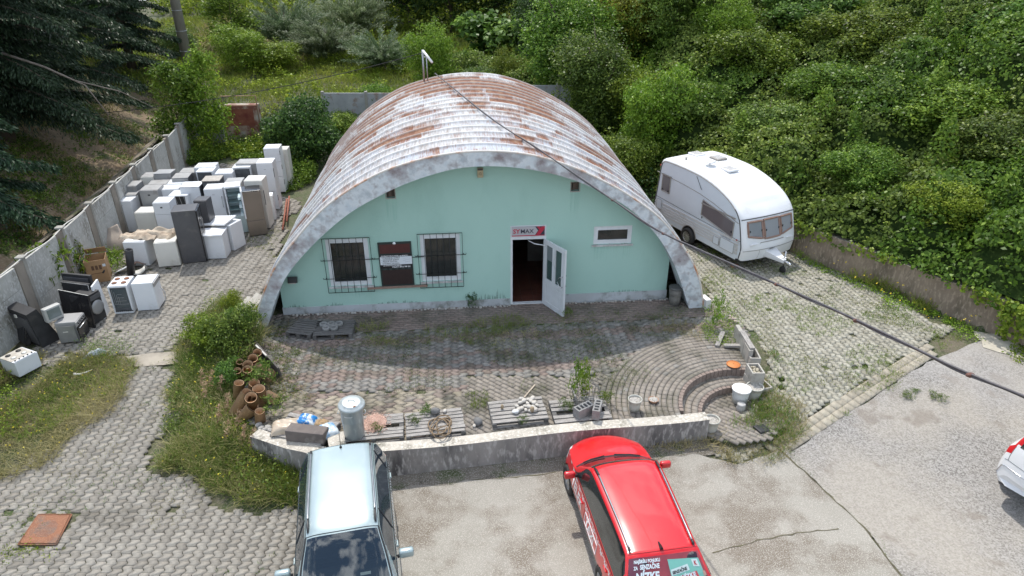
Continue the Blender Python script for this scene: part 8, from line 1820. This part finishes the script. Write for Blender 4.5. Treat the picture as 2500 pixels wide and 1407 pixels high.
# conifers
def conifer(x, y, H_, Rb, seed, label, zb=None, zlow=.12, nb=46):
    rs = np.random.RandomState(seed); z0 = float(gz(x, y)) if zb is None else zb; r = empty('spruce_tree', (x, y, z0), 0, label=label, cat='spruce'); m = MB(); m.tube([(0,0,-.5),(0,0,H_*.5),(0,0,H_*.92)], [.28,.18,.05], 8); br = []
    base, ax_, L_ = [], [], []; T = []
    for k in range(nb):
        f = zlow+(1-zlow)*(k/nb)**.9; a = k*2.4+rs.uniform(-.3, .3); ln = Rb*(1-f)**.75*rs.uniform(.8, 1.12)+.4; zz = H_*f; n = 9
        sp = [Vector((math.cos(a)*ln*t, math.sin(a)*ln*t, zz+.10*ln*t-.42*ln*t*t+.10*ln*t**3)) for t in np.linspace(0, 1, n)]
        br.append([[q.x, q.y, q.z] for q in sp]); m.tube(sp, [.05*(1-i/n)+.008 for i in range(n)], 4); S_ = np.array(br[-1]); q = int(ln*760); t = rs.uniform(.12, 1, q); i = np.clip((t*(n-1)).astype(int), 0, n-2); fr = (t*(n-1)-i)[:, None]
        P = S_[i]*(1-fr)+S_[i+1]*fr; side = np.array([-math.sin(a), math.cos(a), 0]); off = rs.normal(0, 1, q)*.26*ln*.62*(1.15-t); P = P+side*off[:, None]+np.array([0,0,1])*(-.16*np.abs(off))[:, None]+rs.normal(0, .05, (q, 3))
        A = nrm(side[None, :]*np.sign(off)[:, None]*.55+np.array([math.cos(a), math.sin(a), 0])*.45+np.array([0,0,-.75])+rdir(rs, q)*.35); base.append(P); ax_.append(A); L_.append(rs.uniform(.09,.21,q)); T.append(np.clip(rs.uniform(.0,.75,q)+.25*t, 0, 1))
    B_ = np.concatenate(base); A = np.concatenate(ax_); L2 = np.concatenate(L_); wv = nrm(np.cross(A, rdir(rs, len(A)))); green('foliage', leaf_quads(B_, A, wv, L2, L2*.30), np.concatenate(T), LM['conifer'], r); m.build('trunk', bark, r); return r
conifer(-19.4, 26.0, 13.5, 4.9, 1, 'big dark spruce overhanging the left fence, nearest of the conifers', zb=1.9, zlow=.11, nb=96)
conifer(-21.5, 33.0, 13, 5.2, 2, 'dark spruce behind the nearest one at the top left', zb=2.2, nb=64)
conifer(-17.6, 20.0, 9, 3.0, 3, 'lower dark conifer at the left edge of the picture above the fence', zb=1.4, nb=66, zlow=.05)
conifer(-21.2, 39.5, 8, 3.2, 4, 'farther drooping spruce beside the pale road', zb=2.0, nb=40)
m = MB(); a = D(5, 130, 24); pts = [a, a+Vector((1.2,.2,-.5)), a+Vector((2.3,.5,-1.2)), a+Vector((2.8,.6,-2.3))]; m.tube(pts, [.05,.04,.03,.012], 6); m.tube([a+Vector((2.0,.4,-1.0)), a+Vector((3.3,.9,-1.5)), a+Vector((4.3,1.4,-2.3))], [.025,.018,.006], 5); m.build('bare_branch', M('bare_bark', (.24,.20,.17), (.18,.15,.12), 6, .9), label='bare grey dead branch in front of the spruces at the left edge', cat='branch')
# ---- ground cover
def area_pts(rs, poly, dens, h=None):
    P = np.array(GP(poly, h)) if isinstance(poly[0][0], (int, float)) and max(p[0] for p in poly) > 60 else np.array(poly); x0, y0 = P.min(0); x1, y1 = P.max(0); n = int((x1-x0)*(y1-y0)*dens); x, y = rs.uniform(x0, x1, n), rs.uniform(y0, y1, n); k = pip(x+.12*pnoise(x, y, 4, 1), y+.12*pnoise(y, x, 4, 2), [tuple(p) for p in P]); return x[k], y[k]
def patch(x, y, sc, seed, thr): return pnoise(x, y, sc, seed) > thr
def grassy(name, poly, dens, h, w, mat, label, seed, thr=-9, sc=1.3, zf=gz, lean=.4, cl=0, mask=None, cat='grass', tv=(0,1)):
    rs = np.random.RandomState(seed); x, y = area_pts(rs, poly, dens/(cl or 1)); k = patch(x, y, sc, seed, thr)
    if mask is not None: k &= mask(x, y)
    x, y = x[k], y[k]
    if cl: x = np.repeat(x, cl)+rs.normal(0, .035, len(x)*cl); y = np.repeat(y, cl)+rs.normal(0, .035, len(y)*cl)
    if len(x) == 0: return
    hh = h*rs.uniform(.45, 1.2, len(x))*(1+.35*pnoise(x, y, 1.7, seed+5)); V = blades(rs, x, y, zf(x, y), np.maximum(hh, .03), w*rs.uniform(.6, 1.4, len(x)), lean)
    green(name, V, (tv[0]+(tv[1]-tv[0])*(.5*rs.rand(len(x))+.5*np.clip(.5+.5*pnoise(x, y, .9, seed+2), 0, 1))), LM[mat], kind='stuff', label=label, cat=cat)
def leafy(name, poly, dens, h, L, mat, label, seed, thr=-9, sc=1.3, zf=gz, cat='weeds', W=.55, mask=None):
    rs = np.random.RandomState(seed); x, y = area_pts(rs, poly, dens); k = patch(x, y, sc, seed, thr)
    if mask is not None: k &= mask(x, y)
    x, y = x[k], y[k]
    if len(x) == 0: return
    per = 12; H_ = np.maximum(h*(.6+.5*pnoise(x, y, 1.3, seed+4))*rs.uniform(.4, 1.2, len(x)), .03); idx = np.repeat(np.arange(len(x)), per); n = len(idx); f = rs.rand(n)
    cen = np.stack([x[idx]+rs.normal(0,.05,n)*(1+f), y[idx]+rs.normal(0,.05,n)*(1+f), zf(x, y)[idx]+H_[idx]*f+.01], 1); green(name, foliage(rs, cen, rdir(rs, n), L, W, .55), .4*rs.rand(len(x))[idx]+.6*rs.rand(n), LM[mat], kind='stuff', label=label, cat=cat)
def flowers(name, poly, n, zr, c, label, seed, r=.018, zf=gz):
    rs = np.random.RandomState(seed); x, y = area_pts(rs, poly, 60); k = rs.permutation(len(x))[:n]; x, y = x[k], y[k]; z = zf(x, y)+rs.uniform(zr[0], zr[1], len(x)); cen = np.stack([x, y, z], 1); cen = np.repeat(cen, 3, 0)+rs.normal(0, .008, (len(x)*3, 3)); V = foliage(rs, cen, np.tile([0,0,1.], (len(cen), 1)), r*1.8, .9, .8)
    mesh_np(name, V, qfaces(V), 4, flat('petal_%s' % name, c, .6), kind='stuff', label=label, cat='flowers')
ZT = zc(0.0)
MEAD = [(-26,37),(6,36),(10,44),(6,62),(-24,64),(-30,50)]
grassy('meadow_grass', MEAD, 75, .42, .05, 'grass', 'bright green meadow grass behind the rear fence', 41, tv=(.15,1)); leafy('meadow_weeds', MEAD, 7, .5, .13, 'bright', 'leafy weeds mixed into the meadow', 42, thr=-.1)
BANKL = [(-15,13),(-15.3,22),(-16.5,30),(-18,40),(-17,52),(-34,56),(-30,20),(-22,12)]
grassy('bank_grass', BANKL, 90, .34, .03, 'dry', 'dry yellow grass on the left bank', 43, thr=-.15, lean=.6); grassy('bank_green_grass', BANKL, 60, .26, .03, 'weed', 'green grass patches on the left bank', 44, thr=.1); leafy('bank_scrub', [(-14.6,8),(-14.8,16),(-15.3,21),(-19,22),(-26,18),(-22,8)], 26, .5, .08, 'dark', 'dark scrub under the conifers behind the left fence', 45, thr=-.3)
leafy('slope_scrub', [(-14.9,13),(-15.6,22),(-17,30),(-21,30),(-21,14)], 26, .5, .085, 'mid', 'low green scrub on the slope beyond the drain', 443, thr=.0, sc=.9)
leafy('slope_weeds', BANKL, 16, .32, .09, 'weed', 'green weeds scattered over the left slope', 441, thr=-.1)
grassy('crack_grass', [(1905,1098),(2040,1220),(2170,1365),(2230,1450),(2245,1445),(2185,1360),(2055,1215),(1925,1098)], 500, .05, .009, 'weed', 'tiny weeds in the seam between concrete and asphalt', 442, cl=5, thr=.1, sc=3)
grassy('drain_grass', [(-14.2,24),(-14.9,33),(-17,40),(-18.5,38),(-16.2,28),(-15.2,24)], 50, .35, .03, 'grass', 'yellow green grass tufts along the drain', 46, thr=.1)
grassy('far_left_grass', [(-22,46),(-14,46),(-12,70),(-26,72)], 18, .8, .06, 'dry', 'tall dry grass slope beside the utility pole', 47, lean=.5)
# left verge
VA = [(-40,950),(0,880),(120,868),(240,862),(300,880),(335,905),(318,945),(262,1005),(185,1075),(80,1150),(-60,1190)]
leafy('verge_weeds', [(-40,950),(0,890),(120,885),(230,900),(180,985),(60,1010),(-60,1120)], 75, .30, .045, 'weed', 'green leafy weeds on the left verge', 51, thr=-.5); grassy('verge_dry_grass', VA, 1700, .28, .011, 'dry', 'matted yellow dry grass on the left verge', 52, thr=-.55, lean=1.0, cl=4); grassy('verge_grass', VA, 700, .22, .012, 'grass', 'green grass on the left verge', 53, thr=.05, cl=5, lean=.6)
leafy('verge_nettles', [(-60,930),(0,915),(60,950),(70,1010),(0,1090),(-80,1100)], 90, .55, .05, 'bright', 'taller bright weeds around the stove at the left edge', 54)
leafy('bag_weeds', [(200,845),(265,830),(320,850),(310,880),(230,895)], 110, .36, .035, 'weed', 'grey green weeds around the plastic bag', 55); flowers('yellow_flowers', VA, 150, (.05,.25), (.62,.50,.02), 'tiny yellow flowers in the left verge', 56, .013)
# hedge side between drive and terrace
VB = [(425,900),(470,800),(550,735),(615,760),(640,800),(640,860),(600,900),(570,960),(580,1040),(640,1080),(740,1120),(738,1240),(640,1235),(550,1212),(470,1150),(388,1160),(402,1060),(424,980)]
zB = lambda x, y: gz(x, y)+.30*sst(-7.6,-5.6, x)*sst(10.6,11.6,y)
leafy('hedge_weeds', VB, 150, .42, .042, 'weed', 'tangled leafy weeds between the drive and the terrace', 61, zf=zB, thr=-.35); grassy('hedge_grass', VB, 900, .34, .012, 'weed', 'tall grass between the drive and the terrace', 62, zf=zB, cl=5, thr=-.55); grassy('hedge_dry_grass', VB, 1200, .38, .011, 'dry', 'dry stalks between the drive and the terrace', 63, zf=zB, cl=4, thr=-.35, lean=.7)
leafy('hedge_tall_weeds', VB, 60, .75, .05, 'bright', 'clumps of taller green weeds in the bed left of the terrace', 611, zf=zB, thr=.25, sc=1.9)
leafy('hedge_dark_weeds', VB, 60, .5, .055, 'blue', 'darker leafy clumps in the bed left of the terrace', 612, zf=zB, thr=.3, sc=2.3)
grassy('wall_foot_grass', [(600,1060),(740,1120),(735,1235),(640,1215)], 900, .38, .014, 'grass', 'rank grass against the foot of the left wall corner', 64, cl=5, zf=gz)
flowers('small_flowers', VB, 120, (.15,.45), (.68,.55,.03), 'yellow flowers in the weeds by the clay pipes', 65, .013, zB)
rs = np.random.RandomState(9); cx_ = []
for (px, py) in ((545,985),(505,1000),(560,1030),(520,975),(585,1075),(560,1100),(600,1110),(620,1120),(500,970),(540,1060)):
    p = G(px, py); n = 60; f = rs.rand(n); cx_.append(np.stack([p.x+rs.normal(0,.03,n)+.12*f, p.y+rs.normal(0,.03,n), p.z+.35+.45*f], 1))
P = np.concatenate(cx_); green('reed_plumes', foliage(rs, P, rdir(rs, len(P)), .09, .22, .0), rs.rand(len(P)), LM['pink'], kind='stuff', label='pinkish feathery grass plumes left of the clay pipes', cat='grass')
def PS(key, px, py, sx, sz, name, label, cat, mat=None, z=None):
    p = G(px, py, z); return plant(key, p.x, p.y, sx, sz, name, label, cat, z=p.z if z is None else z, mat=mat)
PS('shrub', 578, 862, .80, .95, 'shrub', 'dense dark green shrub beside the clay pipes', 'shrub', 'blue'); PS('shrub', 515, 850, .72, .70, 'shrub', 'light green shrub at the edge of the yard, left of the dark one', 'shrub', 'bright')
PS('shrub', 560, 945, .50, .55, 'shrub', 'dark green shrub in front, left of the pipe pile', 'shrub', 'blue'); PS('shrub', 600, 815, .42, .62, 'shrub', 'blue green shrub at the foot of the left arch leg', 'shrub', 'blue'); PS('shrub', 575, 765, .38, .5, 'shrub', 'small bright shrub outside the left arch leg', 'shrub', 'bright')
PS('weed', 640, 935, .5, .45, 'climber', 'little climber growing over the clay pipes', 'plant', 'blue', z=.1); PS('weed', 668, 1005, .36, .3, 'climber', 'small leafy plant spilling from the front clay pipe', 'plant', 'blue', z=.1)
# terrace weeds
TE = lambda pts: pts
leafy('terrace_edge_weeds', [(655,800),(700,810),(730,870),(720,950),(760,1000),(690,1010),(640,960),(650,880)], 80, .22, .035, 'weed', 'weeds creeping over the left end of the terrace', 71, zf=ZT, thr=-.4); grassy('terrace_edge_grass', [(640,790),(860,820),(840,880),(760,960),(770,1010),(650,1000)], 520, .17, .01, 'dry', 'dry grass creeping over the left end of the terrace', 72, zf=ZT, cl=4, thr=-.2, lean=.8)
grassy('wall_base_grass', [(860,800),(1250,775),(1700,745),(1730,768),(1400,800),(1100,815),(870,835)], 330, .09, .009, 'weed', 'short mossy grass line in front of the green wall', 73, zf=ZT, cl=5, thr=-.25, sc=2.2)
leafy('wall_base_moss', [(860,805),(1250,780),(1700,750),(1735,770),(1400,800),(1100,815),(870,835)], 60, .06, .025, 'weed', 'moss line in front of the green wall', 731, thr=-.1, zf=ZT, sc=2.5)
grassy('lot_edge_grass', [(950,1140),(1390,1108),(1395,1135),(1200,1150),(960,1172)], 700, .12, .010, 'dry', 'dry grass along the foot of the front wall', 732, cl=4, thr=-.2, lean=.8)
grassy('terrace_tufts', [(870,800),(1250,775),(1300,800),(1240,840),(900,860),(860,840)], 420, .22, .010, 'weed', 'grass tufts on the terrace before the barred windows', 742, zf=ZT, cl=6, thr=-.05, sc=2.6, lean=.7)
grassy('terrace_dry_tufts', [(740,850),(1250,790),(1500,800),(1250,880),(760,960)], 160, .16, .009, 'dry', 'dry tufts spread over the terrace', 743, zf=ZT, cl=5, thr=.3, sc=2.2, lean=.8)
leafy('far_thicket', [(-30,60),(30,56),(34,84),(-34,88)], 5.0, 3.4, .30, 'mid', 'far green thicket closing the view behind the meadow', 744, cat='thicket')
leafy('willow_undergrowth', [(-17,43.5),(2,42),(6,52),(-16,55)], 16, 1.2, .13, 'bright', 'fresh green undergrowth around the willow bushes', 745, thr=-.1, sc=.8)
leafy('terrace_moss', [(700,830),(1690,790),(1640,900),(1520,990),(740,1000)], 70, .045, .024, 'weed', 'moss and tiny weeds in the joints of the terrace paving', 741, thr=.12, sc=2.0, zf=ZT)
grassy('terrace_grass', [(870,840),(1680,800),(1640,900),(1500,990),(860,1000)], 160, .12, .008, 'weed', 'sparse grass blades between the terrace blocks', 74, zf=ZT, cl=6, thr=.25, sc=1.6)
grassy('terrace_straw', [(1590,790),(1700,775),(1720,850),(1640,880),(1580,850)], 620, .20, .008, 'dry', 'clump of bleached straw grass on the right half of the terrace', 75, zf=ZT, cl=5, thr=-.5, lean=.7)
leafy('slab_weeds', [(1725,760),(1790,755),(1805,830),(1780,850),(1725,840)], 130, .45, .035, 'bright', 'bright green weeds by the slab row on the terrace', 76, zf=ZT)
grassy('pallet_grass', [(1140,985),(1190,985),(1195,1040),(1145,1040)], 900, .26, .011, 'grass', 'upright grass between the rope pallet and the stone pallet', 77, zf=ZT, cl=5); 
for k, (px, py, s_, lab) in enumerate(((1040,1015,.18,'small weed growing through the left of the rope pallet'),(1015,1040,.16,'small weed at the left edge of the rope pallet'),(1480,985,.22,'weed beside the wire basket'),(925,1058,.15,'weed at the front of the gravel pallet'),(1385,1005,.2,'weed growing through the rotting pallet'),(1385,772,.16,'weed at the foot of the open door'),(1275,1035,.13,'tiny weed in front of the stone pallet'))):
    PS('weed', px, py, s_*1.1, s_*1.3, 'weed', lab, 'weed', z=.05)
PS('weed', 1408, 985, .28, .95, 'weed', 'tall thin green weed standing behind the hollow blocks', 'weed', 'bright', z=.02); PS('weed', 1425, 975, .22, .7, 'weed', 'second thin weed right of the tallest one', 'weed', 'bright', z=.02); PS('weed', 1745, 800, .26, .8, 'weed', 'tall single weed stalk at the right end of the terrace', 'weed', 'bright', z=0); PS('weed', 1150, 752, .2, .35, 'weed', 'dry dark twig growing at the foot of the green wall', 'weed', 'dark', z=0)
# right side
RV = [(1740,1100),(1770,1060),(1830,1020),(1870,960),(1870,850),(1900,870),(1960,960),(1960,1050),(1920,1110),(1850,1140),(1780,1130)]
grassy('step_verge_grass', RV, 900, .26, .011, 'dry', 'straw coloured grass right of the curved steps', 81, cl=4, thr=-.7, lean=.7); grassy('step_verge_green', RV, 600, .18, .012, 'grass', 'green grass tufts right of the curved steps', 82, cl=5, thr=.0); grassy('bucket_grass', [(1820,1000),(1870,960),(1890,1000),(1840,1050)], 900, .26, .012, 'weed', 'tall grass tuft beside the cream pot', 83, cl=5)
grassy('wall_end_grass', [(1560,1110),(1620,1085),(1740,1050),(1780,1130),(1700,1105),(1620,1100)], 900, .24, .011, 'dry', 'dry grass at the foot of the front wall near the red car', 84, cl=4, lean=.8); grassy('front_wall_moss', [(960,1150),(1380,1118),(1380,1130),(960,1163)], 500, .08, .01, 'weed', 'low moss and grass along the foot of the front wall', 85, cl=4, thr=.0)
SIDE = [(1740,750),(1700,640),(1700,600),(1960,640),(2100,700),(2270,800),(2380,825),(2260,880),(2130,970),(1990,1055),(1930,1100),(1870,960),(1860,830)]
grassy('side_paving_grass', SIDE, 480, .10, .010, 'grass', 'small grass tufts between the pale blocks of the side paving', 86, cl=7, thr=.12, sc=2.4, tv=(.3,1)); leafy('side_paving_weeds', SIDE, 46, .08, .028, 'yellow', 'low yellow green weeds in the joints of the side paving', 87, thr=.12, sc=2.1)
FOOT = [(1945,600),(2010,620),(2120,680),(2250,745),(2390,800),(2380,840),(2260,790),(2120,720),(2010,660),(1950,640)]
leafy('wall_foot_weeds', FOOT, 95, .30, .05, 'bright', 'bright weeds along the foot of the brown retaining wall', 88, thr=-.45); grassy('wall_foot_tall_grass', [(2080,640),(2200,690),(2290,740),(2260,765),(2150,715),(2060,670)], 900, .55, .016, 'grass', 'tall green grass against the brown retaining wall', 89, cl=5); leafy('end_weeds', [(2470,830),(2540,850),(2540,900),(2470,875)], 110, .3, .06, 'bright', 'weed clump at the right edge by the wall end', 90)
flowers('wall_flowers', FOOT, 50, (.2,.5), (.70,.52,.02), 'yellow flowers along the brown retaining wall', 91, .02)
for k, (px, py, s_) in enumerate(((2215,970,.22),(2285,972,.26),(2235,955,.14))): PS('weed', px, py, s_, s_*.35, 'weed', ('flat dark weed on the asphalt, left of the greener one','flat green weed rosette on the asphalt below the cable','tiny weed between the two rosettes on the asphalt')[k], 'weed', 'weed')
# yard
grassy('drive_joint_grass', [(310,905),(440,890),(425,990),(380,1170),(560,1245),(700,1250),(500,1300),(200,1290),(0,1300),(0,1180),(150,1060)], 260, .05, .009, 'dry', 'dry grass in the joints of the drive paving', 921, cl=6, thr=.15, sc=2.2)
grassy('drive_tufts', [(310,905),(440,890),(425,990),(400,1150),(560,1225),(700,1232),(690,1407),(0,1407),(0,1180),(150,1060)], 170, .07, .010, 'weed', 'small weeds in the joints of the drive paving', 92, cl=7, thr=.42, sc=1.5); leafy('yard_moss', [(560,560),(700,470),(690,560),(640,700),(560,760),(470,850),(420,840),(520,700)], 30, .07, .03, 'yellow', 'moss and small weeds on the yard paving beside the hall', 93, thr=.1)
leafy('manhole_weeds', [(0,1250),(60,1230),(60,1300),(30,1340),(0,1350)], 120, .10, .03, 'weed', 'weeds left of the manhole cover', 94, thr=-.2); leafy('corner_weeds', [(0,1340),(110,1330),(150,1350),(90,1365),(0,1375)], 90, .08, .035, 'bright', 'weeds in front of the manhole cover', 95, thr=-.2)
leafy('strip_weeds', [(270,892),(480,884),(470,900),(280,905)], 70, .08, .028, 'weed', 'weeds along the lower edge of the concrete strip', 96, thr=-.3)
BKG = [(395,395),(430,345),(640,345),(720,380),(715,440),(690,400),(640,370),(560,375),(480,395)]
leafy('backyard_weeds', [(395,405),(400,330),(640,320),(770,330),(765,450),(700,470),(690,395),(560,385)], 85, 1.0, .10, 'mid', 'waist high green weeds behind the rows of fridges', 97); leafy('backyard_nettles', [(400,390),(420,340),(640,335),(700,375)], 34, 1.15, .11, 'bright', 'lighter nettles behind the rows of fridges', 98, thr=-.1)
leafy('box_weeds', [(250,640),(300,600),(312,650),(280,680)], 60, .7, .07, 'mid', 'dark leaves between the cardboard box and the front fridge', 99)
PS('weed', 160, 720, .8, 1.35, 'sapling', 'thin leafy sapling growing against the fence above the black televisions', 'sapling', 'mid', z=0); PS('weed', 205, 690, .42, .95, 'sapling', 'thin sapling leaning right towards the beige pad at the fence', 'sapling', 'mid', z=0)
leafy('rear_hall_scrub', [(3.9,24.5),(8.6,23),(9.3,30),(6,36),(-1,36),(3.0,29)], 22, 1.0, .10, 'dark', 'dark scrub in the recess between the hall and the bank', 100)

# bare reddish earth slope beyond the drain
sheet('earth_slope', [(-14.5,12),(-15.2,22),(-16.2,29),(-17.6,37),(-21,37),(-20.5,28),(-19.5,20),(-18,12)], .035, M('red_earth', (.17,.115,.07), (.115,.085,.05), 1.2, .95, .5, c3=(.20,.15,.09), dirt=(.06,.085,.025), dirt_s=1.0, dirt_t=(.5,.62), fine=(.26,.2,.14), fine_s=14), kind='structure', seed=9)
